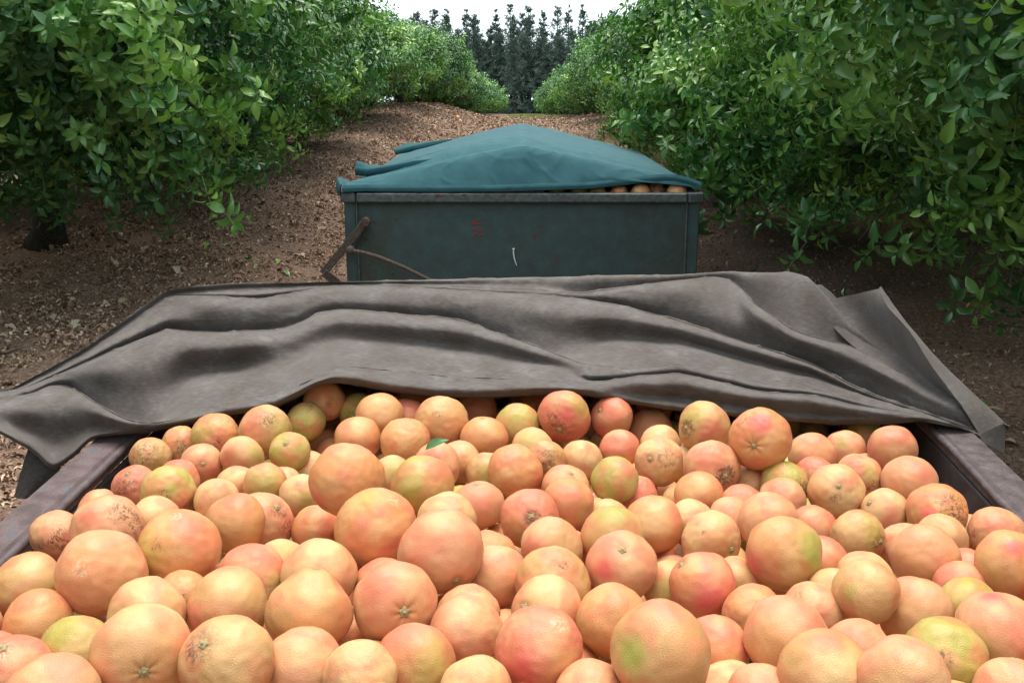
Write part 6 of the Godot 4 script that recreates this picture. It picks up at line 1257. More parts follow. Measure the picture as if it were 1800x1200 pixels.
func build_fruit():
	var button := button_mesh()
	# label, centre, radius, ground colour, then marks as «kind azimuth elevation size» (s and S: the stem end)
	var heap := [
	["russet brown grapefruit in the corner between tarp and blue-chipped rim", Vector3(-0.879, 0.803, -2.258), 0.0491, "t", "b 7 35 0.7; g 33 -19 0.6"],
	["dusty tan grapefruit tucked right beside the russet one by the corner", Vector3(-0.834, 0.804, -2.339), 0.0503, "t", "b 25 12 0.6; k 56 32 0.4"],
	["orange grapefruit with faint pink smudge, highest against the tarp's hanging fold", Vector3(-0.733, 0.846, -2.291), 0.0586, "o", "k 24 6 0.5; g -30 18 0.6; b 23 0 0.3"],
	["large tan grapefruit green on one flank, standing proud under the tarp fold", Vector3(-0.602, 0.869, -2.262), 0.0618, "t", "g 59 1 0.7; k -19 26 0.5; b 23 41 0.4"],
	["small dull green grapefruit half tucked behind the large tan one at the tarp", Vector3(-0.543, 0.841, -2.427), 0.0498, "g", "b 37 60 0.3"],
	["little green grapefruit in the shadow just under the tarp's raised edge", Vector3(-0.751, 0.649, -3.155), 0.0500, "g", "b 13 5 0.5"],
	["burnt orange grapefruit pressed up against the lifted edge of the grey tarp", Vector3(-0.513, 0.869, -2.523), 0.0551, "o", "b 23 4 0.2"],
	["round peach grapefruit showing one small dot, below the highest orange one", Vector3(-0.726, 0.821, -2.164), 0.0480, "p", "k 36 0 0.5; s 22 19 1"],
	["lemon yellow grapefruit red on one cheek with its stem low down", Vector3(-0.632, 0.838, -2.163), 0.0505, "y", "k -29 8 0.7; g 56 20 0.5; s -20 -22 0.9"],
	["lime green grapefruit with a dark stem button near its top", Vector3(-0.515, 0.864, -2.128), 0.0462, "g", "s -3 45 1.6"],
	["red grapefruit with black scurf round its stem, touching blue-chipped rim wall", Vector3(-0.846, 0.803, -2.069), 0.0486, "k", "b -2 42 0.6; b -15 10 0.5; s -12 58 1"],
	["yellow green grapefruit with a hot pink patch low on one side", Vector3(-0.722, 0.841, -1.934), 0.0560, "g", "k 51 -6 0.55; b 61 -22 0.3; b 8 20 0.3"],
	["small pink grapefruit peeping out beneath the peach one with a dot", Vector3(-0.752, 0.815, -2.076), 0.0465, "k", ""],
	["plain pale yellow grapefruit beside the green one with the pink patch", Vector3(-0.620, 0.831, -1.921), 0.0459, "y", ""],
	["pale buff grapefruit sunk behind the plain pale yellow one", Vector3(-0.602, 0.827, -2.007), 0.0456, "y", "k 34 2 0.5"],
	["olive tan grapefruit lying behind the peach fruit with red stem end", Vector3(-0.530, 0.850, -1.963), 0.0451, "t", "g 15 20 0.8"],
	["small peach grapefruit under the lime green one", Vector3(-0.510, 0.817, -2.029), 0.0458, "p", ""],
	["cream yellow grapefruit between lime green one and the big orange ball", Vector3(-0.479, 0.809, -2.156), 0.0477, "y", "g -11 -6 0.5"],
	["straw yellow grapefruit wedged below the cream one beside the big orange ball", Vector3(-0.449, 0.838, -1.929), 0.0453, "y", "g 25 9 0.5"],
	["peach grapefruit with red side and scurfy dark stem, behind a pink-topped one", Vector3(-0.477, 0.863, -1.731), 0.0588, "p", "k 69 8 0.45; b 62 34 0.4; b 69 2 0.3; s 67 46 1.5"],
	["round orange grapefruit with pink crown in front of the red-sided scurfy one", Vector3(-0.500, 0.899, -1.645), 0.0529, "o", "k -5 75 0.6; t 17 5 0.8"],
	["deep orange grapefruit under the big orange ball", Vector3(-0.379, 0.846, -1.737), 0.0459, "o", "k 53 24 0.6"],
	["broad peach grapefruit with streaky brown scurf on its upper side", Vector3(-0.729, 0.884, -1.651), 0.0623, "p", "b 65 41 0.5; b 78 7 0.35; k -13 48 0.4"],
	["peach grapefruit with black blotches leaning on the blue-chipped rim", Vector3(-0.904, 0.801, -1.816), 0.0491, "p", "b 32 10 0.5; b 66 -39 0.35; b -10 0 0.3"],
	["large orange grapefruit with greenish side and tiny white flecks on top", Vector3(-0.534, 0.934, -1.455), 0.0640, "o", "g -35 14 0.6; b -16 31 0.2; w 20 81 0.15; k 58 50 0.5"],
	["very large smooth orange peach grapefruit with white scuffs on its lower side", Vector3(-0.615, 0.942, -1.360), 0.0644, "p", "o 24 24 0.9; w 58 -26 0.4; w -4 33 0.2"],
	["pale yellow grapefruit showing as a sliver behind the large white-flecked one", Vector3(-0.706, 0.833, -1.811), 0.0484, "y", ""],
	["tan grapefruit cut by the frame's edge just below the blue-chipped rim", Vector3(-0.777, 0.878, -1.448), 0.0536, "t", "k -29 -39 0.5; y 45 47 0.6"],
	["plain orange tan grapefruit under the very large smooth peach one", Vector3(-0.681, 0.899, -1.288), 0.0474, "o", "t 46 13 0.6"],
	["pale green topped grapefruit beside the star-puckered yellow one", Vector3(-0.587, 0.911, -1.196), 0.0455, "g", "y 26 4 0.7"],
	["cream grapefruit mostly hidden behind the star-puckered yellow one", Vector3(-0.511, 0.928, -1.252), 0.0545, "y", "o 46 13 0.7; b -28 24 0.2; s -28 12 1"],
	["big yellow grapefruit with star-shaped puckers round its stem", Vector3(-0.462, 0.957, -1.109), 0.0598, "y", "k 87 19 0.45; k -7 -26 0.4; o 34 -2 0.7; S 23 3 1.6"],
	["yellow tan grapefruit flushed pink on one side, beside the pear-shaped one", Vector3(-0.404, 0.934, -1.270), 0.0567, "t", "k -36 -2 0.6; y 18 57 0.6"],
	["pink grapefruit with pale scab, behind the pink-flanked yellow tan one", Vector3(-0.411, 0.909, -1.411), 0.0538, "k", "g 61 -6 0.5; w 46 -5 0.2"],
	["big tan grapefruit with a purple-brown ring round its stem", Vector3(-0.351, 0.958, -1.085), 0.0572, "t", "r -36 52 0.3; y 40 58 0.8; k -38 -16 0.5; s -33 52 1.8"],
	["pale cream grapefruit directly behind the pear-shaped one's neck", Vector3(-0.303, 0.919, -1.399), 0.0568, "y", ""],
	["pear-shaped tan grapefruit with a pointed neck", Vector3(-0.285, 0.941, -1.240), 0.0585, "t", "o 25 9 0.8; n 151 73 1"],
	["smooth peach grapefruit directly in front of the pear-shaped one", Vector3(-0.271, 0.922, -1.138), 0.0508, "p", "y 13 54 0.4"],
	["rosy grapefruit at the bottom corner with a pale grey stem", Vector3(-0.629, 0.923, -1.113), 0.0506, "k", "o 67 -9 0.7; w -6 70 0.3; s -5 75 2"],
	["peach grapefruit cut off by the frame's bottom, next to the rosy corner one", Vector3(-0.536, 0.944, -1.027), 0.0548, "p", ""],
	["shaded orange grapefruit underneath the large white-flecked one", Vector3(-0.502, 0.895, -1.363), 0.0446, "o", "b 20 26 0.3"],
	["small yellow grapefruit between deep orange and pale cream ones", Vector3(-0.392, 0.875, -1.524), 0.0449, "y", "g 38 60 0.5"],
	["greenish orange speckled grapefruit right under the tarp beside the burnt orange one", Vector3(-0.429, 0.832, -2.542), 0.0512, "g", "o 34 -15 0.7; b -8 -2 0.5"],
	["orange grapefruit with cream top, the first clear of the tarp's middle", Vector3(-0.347, 0.871, -2.371), 0.0603, "o", "y 0 47 0.6"],
	["small pink grapefruit squeezed between two orange ones below the tarp", Vector3(-0.287, 0.843, -2.457), 0.0498, "k", ""],
	["orange grapefruit in deep shade under the tarp behind the small pink one", Vector3(-0.315, 0.795, -2.820), 0.0581, "o", ""],
	["large tan orange grapefruit standing clear in front of the tarp's middle", Vector3(-0.189, 0.883, -2.295), 0.0639, "t", "o 28 4 0.7; b -2 35 0.2"],
	["orange grapefruit with rosy base above the big orange ball", Vector3(-0.382, 0.855, -2.250), 0.0549, "o", "k -8 -13 0.5; y 20 55 0.5"],
	["round orange grapefruit with a single green leaf stuck beside it", Vector3(-0.264, 0.866, -2.197), 0.0588, "o", "b -1 -40 0.15"],
	["peach grapefruit fading into shade under the tarp", Vector3(-0.121, 0.796, -2.675), 0.0584, "p", ""],
	["egg-shaped orange grapefruit with stem scar on its very top", Vector3(-0.084, 0.858, -2.243), 0.0560, "o", "y -8 55 0.5; s -64 84 1"],
	["olive green and orange grapefruit near the tarp, left of the speckled red one", Vector3(-0.006, 0.857, -2.348), 0.0556, "g", "o 18 -7 0.7"],
	["red pink grapefruit peppered with black specks, touching the tarp's edge", Vector3(0.107, 0.886, -2.330), 0.0647, "k", "g 45 36 0.6; b -9 -13 0.5; b -33 3 0.4; K 3 17 0.3; s -15 -17 1.2"],
	["pink grapefruit with pale stem, next to the black-specked red one", Vector3(0.232, 0.854, -2.431), 0.0545, "k", "o 13 -21 0.6; s -56 32 1.2"],
	["shaded orange grapefruit behind the black-specked red one", Vector3(0.045, 0.779, -2.784), 0.0509, "o", ""],
	["peach grapefruit in half shade between pink-stemmed and cracked fruits", Vector3(0.343, 0.792, -2.526), 0.0568, "p", ""],
	["dark red grapefruit with scurf, in shade right under the tarp", Vector3(0.379, 0.784, -2.731), 0.0531, "k", "b -8 -1 0.5"],
	["cream green topped grapefruit behind the brown-freckled one", Vector3(0.029, 0.842, -2.220), 0.0502, "y", "g -18 48 0.6"],
	["grapefruit thickly freckled with brown scurf", Vector3(0.057, 0.842, -2.131), 0.0466, "t", "b -2 14 0.8; b 10 -11 0.5; s 10 -1 1.2"],
	["clean lemon cream grapefruit beside the brown-freckled one", Vector3(0.140, 0.834, -2.163), 0.0473, "y", ""],
	["bold orange tan grapefruit in front of the cream green topped one", Vector3(-0.011, 0.868, -1.992), 0.0596, "o", "k 65 -3 0.4; b 69 -29 0.2"],
	["tan grapefruit half hidden behind the bold orange tan one", Vector3(-0.073, 0.836, -2.070), 0.0460, "t", "g 2 20 0.5"],
	["rosy red grapefruit between lemon cream and cracked ones", Vector3(0.232, 0.839, -2.219), 0.0477, "k", "o 6 -5 0.5"],
	["cream grapefruit hidden behind the cracked one", Vector3(0.332, 0.838, -2.258), 0.0483, "y", ""],
	["pale grapefruit with a purple crack-like scar beside its stem", Vector3(0.305, 0.855, -2.096), 0.0550, "y", "t 9 -5 0.6; k -41 -21 0.3; c 11 24 0.4; s -34 23 1.2"],
	["peach grapefruit peeking up behind a plain orange one", Vector3(0.094, 0.845, -1.959), 0.0506, "p", "s 27 60 1"],
	["plain orange grapefruit overlapping a peach one and a ring-stemmed pink one", Vector3(0.093, 0.869, -1.818), 0.0504, "o", "k 5 45 0.5"],
	["pink red grapefruit with a brown ringed stem facing out", Vector3(0.018, 0.872, -1.734), 0.0556, "k", "g -13 -15 0.4; o -31 2 0.5; r 4 26 0.2; s 4 26 1.5"],
	["green tan grapefruit with pink shoulder behind a small stemmed pink one", Vector3(0.195, 0.865, -1.953), 0.0492, "g", "k 47 51 0.5"],
	["small pink grapefruit with brown stem ring, below the cracked one", Vector3(0.244, 0.814, -1.989), 0.0465, "k", "r -45 35 0.3; s -51 37 1.4"],
	["pink peach grapefruit below the one with a green leaf", Vector3(-0.181, 0.856, -2.053), 0.0541, "p", "k -11 43 0.6"],
	["yellow grapefruit partly covered by the pink peach one", Vector3(-0.137, 0.837, -2.139), 0.0486, "y", "o 21 1 0.5"],
	["small cream green grapefruit right beside the big orange ball", Vector3(-0.277, 0.835, -2.057), 0.0459, "y", "g 22 37 0.6"],
	["grapefruit half green and half pink, below a pink peach one", Vector3(-0.193, 0.880, -1.877), 0.0621, "g", "k 62 44 0.6; o 24 -17 0.7"],
	["tall peach grapefruit with pink top and stem scar up", Vector3(-0.082, 0.854, -1.842), 0.0522, "p", "k 21 51 0.6; s -58 83 1"],
	["big burnt orange ball of a grapefruit towards the tarp's middle", Vector3(-0.304, 0.972, -1.665), 0.0660, "o", "k -48 -21 0.4; b -34 -31 0.15"],
	["pale cream grapefruit tucked behind the largest smooth peach one in the middle", Vector3(-0.134, 0.873, -1.715), 0.0551, "y", "o 4 -14 0.7"],
	["large orange grapefruit with a pink spot and a white scuff on top", Vector3(-0.233, 0.950, -1.510), 0.0660, "o", "k -12 33 0.25; g -35 73 0.4; w 64 57 0.15; k 26 -8 0.3"],
	["largest smooth peach grapefruit in the middle, stem low on its front", Vector3(-0.118, 0.955, -1.407), 0.0653, "p", "k -41 -14 0.55; s 27 -22 1.3"],
	["peach grapefruit peeking round the side of the largest smooth peach one", Vector3(-0.036, 0.893, -1.449), 0.0516, "p", "o 13 14 0.6"],
	["peach grapefruit with tan shoulder below the ring-stemmed pink red one", Vector3(0.054, 0.887, -1.571), 0.0536, "p", "k -48 12 0.5; t 37 38 0.7"],
	["wide tan grapefruit above the pale stemmed cream one", Vector3(0.049, 0.912, -1.388), 0.0571, "t", "o -20 14 0.6; b 29 54 0.15"],
	["tan grapefruit with a bright green crown", Vector3(0.158, 0.891, -1.602), 0.0565, "t", "G -6 77 0.6; o -6 -6 0.7"],
	["pale orange grapefruit overlapping the bright green crowned one", Vector3(0.241, 0.873, -1.705), 0.0547, "o", "y -23 40 0.7; k 64 33 0.4"],
	["peach grapefruit with a dented hot pink patch beside its stem", Vector3(0.157, 0.918, -1.438), 0.0554, "p", "K -34 17 0.3; k -52 65 0.5; s -4 55 1.5"],
	["cream grapefruit with a big pale stem on its side", Vector3(0.038, 0.921, -1.287), 0.0517, "y", "k 52 -8 0.5; s -50 25 1.8"],
	["tan grapefruit between the cream stemmed one and the biggest tan one", Vector3(0.127, 0.926, -1.252), 0.0504, "t", "o -6 11 0.8"],
	["shaded tan grapefruit in the gap beside the hot pink patched one", Vector3(0.238, 0.871, -1.459), 0.0456, "t", "g -9 26 0.5"],
	["big pink grapefruit with a deep rose flush at the bottom", Vector3(0.024, 0.939, -1.154), 0.0555, "k", "p 22 40 0.6; K -19 -2 0.45; t 36 -7 0.6; w 52 56 0.2"],
	["peach grapefruit with deep creases radiating from its pale stem", Vector3(-0.173, 0.939, -1.273), 0.0582, "p", "k -34 53 0.5; o 25 2 0.6; S 23 12 2.2"],
	["pink grapefruit half hidden behind the deeply creased one", Vector3(-0.211, 0.889, -1.424), 0.0450, "k", ""],
	["pale peach grapefruit with a lilac bruise", Vector3(-0.072, 0.922, -1.229), 0.0489, "p", "l -13 45 0.35; y -6 52 0.6"],
	["peach grapefruit showing only its top behind the lilac bruised one", Vector3(-0.074, 0.898, -1.316), 0.0457, "p", ""],
	["grapefruit with pink shoulder over green tan at the bottom edge", Vector3(-0.133, 0.917, -1.155), 0.0507, "k", "g 32 22 0.9; k -49 69 0.6"],
	["small cream grapefruit between the smooth peach and pink-shouldered ones", Vector3(-0.193, 0.936, -1.095), 0.0444, "y", "b 3 -34 0.3"],
	["biggest tan grapefruit of the heap with a green flush", Vector3(0.166, 0.979, -1.077), 0.0618, "t", "G -48 18 0.35; k 65 84 0.5; o 15 3 0.7"],
	["buff grapefruit at the frame's bottom below the lilac bruised one", Vector3(-0.052, 0.921, -1.081), 0.0451, "y", "t 19 43 0.6"],
	["peach grapefruit at the bottom between big pink and biggest tan ones", Vector3(0.086, 0.914, -1.085), 0.0450, "p", ""],
	["shaded orange grapefruit deep in the gap behind the largest smooth peach one", Vector3(-0.050, 0.868, -1.575), 0.0449, "o", ""],
	["sliver of cream grapefruit above the bright green crowned one", Vector3(0.171, 0.825, -1.829), 0.0453, "y", ""],
	["tan grapefruit with pink blush and brown stem close under the tarp", Vector3(0.421, 0.901, -2.195), 0.0610, "t", "k 1 11 0.5; g -45 45 0.6; r -56 9 0.25; s -60 9 1.2"],
	["large orange grapefruit with a magenta patch above its stem, by the tarp", Vector3(0.507, 0.931, -2.024), 0.0660, "o", "K -19 51 0.4; b -68 42 0.2; S -26 3 1.1"],
	["shaded peach grapefruit behind the magenta patched one under the tarp", Vector3(0.696, 0.665, -3.026), 0.0500, "p", ""],
	["round peach grapefruit next to the magenta patched one", Vector3(0.657, 0.849, -2.154), 0.0538, "p", "o -11 1 0.8"],
	["dull peach grapefruit in the back row near the plain purple rim", Vector3(0.767, 0.826, -2.259), 0.0487, "p", "g -33 35 0.3"],
	["small shaded orange grapefruit at the back under the tarp", Vector3(0.973, 0.592, -3.008), 0.0500, "o", ""],
	["pink topped brown grapefruit in the back corner by the plain purple rim", Vector3(0.837, 0.865, -2.153), 0.0549, "k", "t -10 -6 0.8"],
	["dim olive grapefruit in the tarp's shadow at the back corner", Vector3(0.945, 0.743, -2.637), 0.0515, "g", "t -20 5 0.6"],
	["dim tan grapefruit in the tarp's shadow behind the round peach one", Vector3(0.886, 0.653, -2.915), 0.0518, "t", ""],
	["pink peach grapefruit with a black-crusted stem", Vector3(0.403, 0.873, -2.001), 0.0609, "p", "k -29 49 0.6; b 22 5 0.25; r 22 2 0.3; s 22 2 1.5"],
	["small peach grapefruit beside the black-crusted stem one", Vector3(0.498, 0.833, -2.116), 0.0467, "p", ""],
	["cream grapefruit squeezed between cracked and black-crusted stem ones", Vector3(0.382, 0.814, -2.185), 0.0475, "y", ""],
	["buff tan grapefruit behind the olive green one", Vector3(0.491, 0.822, -2.030), 0.0457, "t", "y -14 20 0.5"],
	["olive green grapefruit with faint scurf, half covered by a peach one", Vector3(0.549, 0.848, -1.971), 0.0508, "g", "b 25 22 0.4; t -33 -4 0.5"],
	["peach grapefruit lying on the olive green one", Vector3(0.524, 0.847, -1.892), 0.0466, "p", "k -32 44 0.5"],
	["pink grapefruit with a few brown specks behind the one with centred stem", Vector3(0.635, 0.834, -2.053), 0.0459, "k", "b 12 35 0.3; p -17 2 0.6"],
	["pink and cream grapefruit behind the one with centred stem", Vector3(0.730, 0.836, -2.052), 0.0503, "p", "g 8 29 0.5; k -41 36 0.6; b 10 -1 0.3"],
	["peach grapefruit behind the pink and cream one", Vector3(0.793, 0.800, -2.175), 0.0481, "p", ""],
	["rosy orange grapefruit against the plain purple rim's inner wall", Vector3(0.815, 0.847, -1.991), 0.0583, "p", "k 18 39 0.6; o -34 1 0.7"],
	["pale grapefruit whose small stem faces out at its centre", Vector3(0.636, 0.859, -1.910), 0.0561, "y", "o -49 -6 0.6; k 6 42 0.3; b -16 6 0.2; s -12 32 1.1"],
	["cream and rose grapefruit with dark stem on its side", Vector3(0.716, 0.837, -1.854), 0.0480, "y", "k -10 -3 0.5; s -78 33 1.2"],
	["orange grapefruit with brown scurf and a pink splash by the plain rim", Vector3(0.791, 0.863, -1.792), 0.0561, "o", "b 14 35 0.6; b 22 15 0.4; K -36 14 0.3"],
	["clear orange grapefruit under the black-crusted stem one", Vector3(0.360, 0.852, -1.907), 0.0493, "o", "y -11 51 0.5"],
	["rosy grapefruit sunk behind the clear orange one", Vector3(0.441, 0.842, -1.875), 0.0447, "k", ""],
	["peach grapefruit in the hollow beside the clear orange one", Vector3(0.405, 0.844, -1.798), 0.0448, "p", ""],
	["pink orange grapefruit above the green-and-red one", Vector3(0.453, 0.874, -1.719), 0.0550, "p", "o -3 10 0.7"],
	["pink red grapefruit between the pink orange and olive-flanked ones", Vector3(0.544, 0.850, -1.744), 0.0458, "k", ""],
	["tan grapefruit olive on one flank with stem at its side", Vector3(0.593, 0.875, -1.648), 0.0489, "t", "g 23 29 0.5; y -50 37 0.6; b 26 10 0.2; s 43 8 1.2"],
	["pale tan grapefruit with its stem on the far flank, above the rose cheeked one", Vector3(0.331, 0.879, -1.620), 0.0531, "y", "o 6 -1 0.7; b -26 35 0.15; s 37 1 1.3"],
	["large grapefruit bright green on one side and red on the other", Vector3(0.413, 0.930, -1.462), 0.0587, "t", "G 42 19 0.6; K -70 -11 0.45; o -31 41 0.6"],
	["orange pink grapefruit behind the green-and-red one", Vector3(0.502, 0.872, -1.551), 0.0456, "k", "o -6 12 0.7"],
	["peach grapefruit mostly hidden behind a larger plain peach one", Vector3(0.682, 0.849, -1.658), 0.0466, "p", "k -17 5 0.5; b -47 -17 0.2"],
	["cream grapefruit below the scurfy pink splashed one", Vector3(0.764, 0.848, -1.701), 0.0460, "y", "p -7 3 0.5"],
	["larger plain peach grapefruit in front of the cream one near the plain rim", Vector3(0.666, 0.889, -1.536), 0.0552, "p", "o -35 5 0.7"],
	["small buff peach grapefruit close to the plain rim", Vector3(0.868, 0.802, -1.809), 0.0479, "p", "t -7 21 0.6"],
	["pink grapefruit with a grey bruise line, nearest to the plain rim", Vector3(0.879, 0.846, -1.730), 0.0513, "p", "k -27 51 0.6; b -72 9 0.2"],
	["orange tan grapefruit with a bright pink spot at the frame's edge", Vector3(0.762, 0.917, -1.454), 0.0522, "o", "K -18 52 0.35; t -51 3 0.7"],
	["red pink grapefruit in the gap beside the pink spotted one", Vector3(0.694, 0.873, -1.456), 0.0448, "k", ""],
	["green grapefruit half hidden behind a large rose-topped one", Vector3(0.661, 0.890, -1.362), 0.0448, "g", "t -20 -5 0.6"],
	["neat round straw-tan grapefruit resting on a larger peach tan one", Vector3(0.493, 0.937, -1.319), 0.0461, "t", "y -20 43 0.8; g -53 22 0.3"],
	["cream grapefruit hidden behind the straw-tan one", Vector3(0.545, 0.882, -1.470), 0.0453, "y", ""],
	["large peach tan grapefruit carrying the straw-tan one", Vector3(0.572, 0.897, -1.333), 0.0526, "p", "t -41 13 0.8"],
	["pale rose grapefruit below the green-and-red one", Vector3(0.424, 0.893, -1.337), 0.0462, "p", "y -42 42 0.5; k -5 26 0.3; b -68 50 0.2"],
	["large rose-topped peach grapefruit at the frame's edge", Vector3(0.630, 0.935, -1.206), 0.0560, "p", "K -100 78 0.35; k 12 39 0.5; t -39 2 0.6"],
	["rose cheeked grapefruit with stem at its shoulder", Vector3(0.274, 0.911, -1.386), 0.0511, "k", "K 0 2 0.5; o -56 31 0.6; y -48 60 0.3; s -94 45 1.3"],
	["tan orange grapefruit between rose cheeked and big peach ones", Vector3(0.335, 0.901, -1.318), 0.0445, "o", "t -14 16 0.7; b 18 41 0.1"],
	["big peach tan grapefruit with a rosy edge", Vector3(0.345, 0.939, -1.184), 0.0551, "p", "t -35 21 0.7; k 57 43 0.5"],
	["rose pink grapefruit beside the biggest tan one", Vector3(0.259, 0.904, -1.214), 0.0468, "k", "K -36 -11 0.4; o 12 15 0.6"],
	["rosy peach grapefruit beneath the straw-tan one", Vector3(0.440, 0.915, -1.188), 0.0457, "p", "k -48 50 0.6"],
	["pale green grapefruit near the frame's bottom", Vector3(0.539, 0.928, -1.156), 0.0519, "g", "y -37 -3 0.6; b -25 28 0.2"],
	["big dusty tan grapefruit cut by the frame's bottom", Vector3(0.358, 0.955, -1.065), 0.0554, "t", "k -19 83 0.4; y -6 23 0.7"],
	["big peach grapefruit cut by the frame's bottom beside the pale green one", Vector3(0.431, 0.977, -1.020), 0.0512, "p", "t -36 29 0.6"],
	["cream peach grapefruit at the frame's bottom below the rose pink one", Vector3(0.263, 0.886, -1.129), 0.0472, "y", ""],
	["peach grapefruit in the bottom corner opposite the rosy one", Vector3(0.586, 0.924, -1.078), 0.0446, "p", ""],
	["peach grapefruit peeping out from under the big dusty tan one", Vector3(0.289, 0.919, -1.072), 0.0447, "p", ""],
	["cream grapefruit with pink underside below the clear orange one", Vector3(0.322, 0.848, -1.775), 0.0452, "y", "k -35 -17 0.4"],
	["dull tan grapefruit in the hollow beside the green-and-red one", Vector3(0.344, 0.868, -1.477), 0.0456, "t", ""],
	["cream grapefruit peeping between green-and-red and straw-tan ones", Vector3(0.478, 0.886, -1.402), 0.0443, "y", ""],
	["small rosy grapefruit buried beside the larger plain peach one", Vector3(0.746, 0.846, -1.559), 0.0460, "k", ""],
	]
	var i := 0
	for f in heap:
		grapefruit(f[1], f[2], f[3], f[4], f[0], "", i + 1, button)
		i += 1
	# those that show only as slivers between the ones above
	var under := [
	-0.869, 0.806, -1.931, 0.043, -0.251, 0.872, -1.297, 0.039, -0.494, 0.739, -2.477, 0.044, -0.533, 0.735, -2.564, 0.048, 0.345, 0.791, -2.016, 0.043,
	0.075, 0.864, -1.224, 0.037, -0.546, 0.738, -2.719, 0.049, 0.224, 0.739, -2.544, 0.043, 0.765, 0.726, -2.801, 0.050, -0.086, 0.739, -3.034, 0.049,
	-0.510, 0.739, -3.126, 0.043, 0.486, 0.739, -2.787, 0.047, -0.019, 0.836, -1.375, 0.038, 0.004, 0.740, -2.918, 0.046, 0.182, 0.740, -2.668, 0.048,
	-0.452, 0.740, -3.066, 0.043, 0.191, 0.740, -3.012, 0.046, 0.256, 0.791, -1.743, 0.038, -0.504, 0.739, -2.903, 0.053, -0.422, 0.737, -2.965, 0.043,
	0.338, 0.756, -2.135, 0.037, 0.325, 0.767, -1.781, 0.039, 0.269, 0.797, -1.649, 0.040, -0.832, 0.705, -2.894, 0.050, -0.041, 0.778, -1.836, 0.037,
	-0.028, 0.733, -2.840, 0.041, 0.412, 0.739, -2.601, 0.051, 0.147, 0.736, -2.499, 0.048, -0.787, 0.713, -2.778, 0.044, 0.238, 0.739, -2.860, 0.041,
	-0.558, 0.735, -3.239, 0.053, 0.314, 0.739, -2.808, 0.053, -0.560, 0.737, -2.985, 0.047, 0.152, 0.806, -1.911, 0.036, 0.718, 0.731, -2.700, 0.048,
	0.506, 0.913, -1.045, 0.045, -0.102, 0.850, -1.394, 0.041, -0.649, 0.838, -1.353, 0.042, 0.372, 0.801, -1.681, 0.045, 0.134, 0.831, -1.260, 0.038,
	-0.692, 0.900, -1.180, 0.042, 0.470, 0.773, -1.903, 0.037, -0.400, 0.738, -2.441, 0.047, 0.420, 0.853, -1.536, 0.042, -0.762, 0.631, -3.384, 0.042,
	0.014, 0.764, -1.790, 0.037, 0.084, 0.937, -1.004, 0.041, 0.089, 0.848, -1.646, 0.038, -0.004, 0.940, -0.977, 0.053, -0.172, 0.736, -2.965, 0.044,
	-0.627, 0.722, -2.370, 0.037, -0.163, 0.928, -1.018, 0.041, -0.349, 0.857, -1.349, 0.038, -0.061, 0.797, -1.750, 0.042, -0.319, 0.740, -2.337, 0.051,
	-0.527, 0.813, -1.619, 0.037, -0.115, 0.738, -2.896, 0.049, -0.296, 0.865, -1.707, 0.044, -0.781, 0.890, -1.298, 0.041, -0.297, 0.865, -1.551, 0.038,
	-0.121, 0.809, -1.922, 0.051, 0.272, 0.825, -1.577, 0.040, 0.190, 0.768, -2.119, 0.039, -0.231, 0.740, -2.902, 0.045, 0.187, 0.736, -2.791, 0.041,
	0.966, 0.694, -3.016, 0.042, 0.022, 0.774, -2.169, 0.038, -0.194, 0.879, -1.206, 0.037, -0.230, 0.841, -1.490, 0.041, 0.165, 0.785, -1.983, 0.040,
	-0.150, 0.756, -2.148, 0.036, 0.417, 0.740, -2.444, 0.047, 0.502, 0.740, -2.888, 0.047, -0.683, 0.724, -2.453, 0.039, 0.706, 0.729, -2.607, 0.042,
	0.131, 0.725, -2.601, 0.040, 0.192, 0.759, -2.193, 0.038, -0.004, 0.872, -1.209, 0.038, -0.130, 0.785, -2.024, 0.040, -0.026, 0.777, -2.010, 0.037
	]
	var r := rand(17)
	var tones := ["o", "p", "t", "y", "k", "g", "p", "o", "t"]
	for k in range(0, under.size(), 4):
		grapefruit(Vector3(under[k], under[k + 1], under[k + 2]), under[k + 3], tones[r.randi() % 9], "", "grapefruit of the layer below, showing only in gaps of the heap", "grapefruit showing through the gaps of the heap", 300 + k, button)
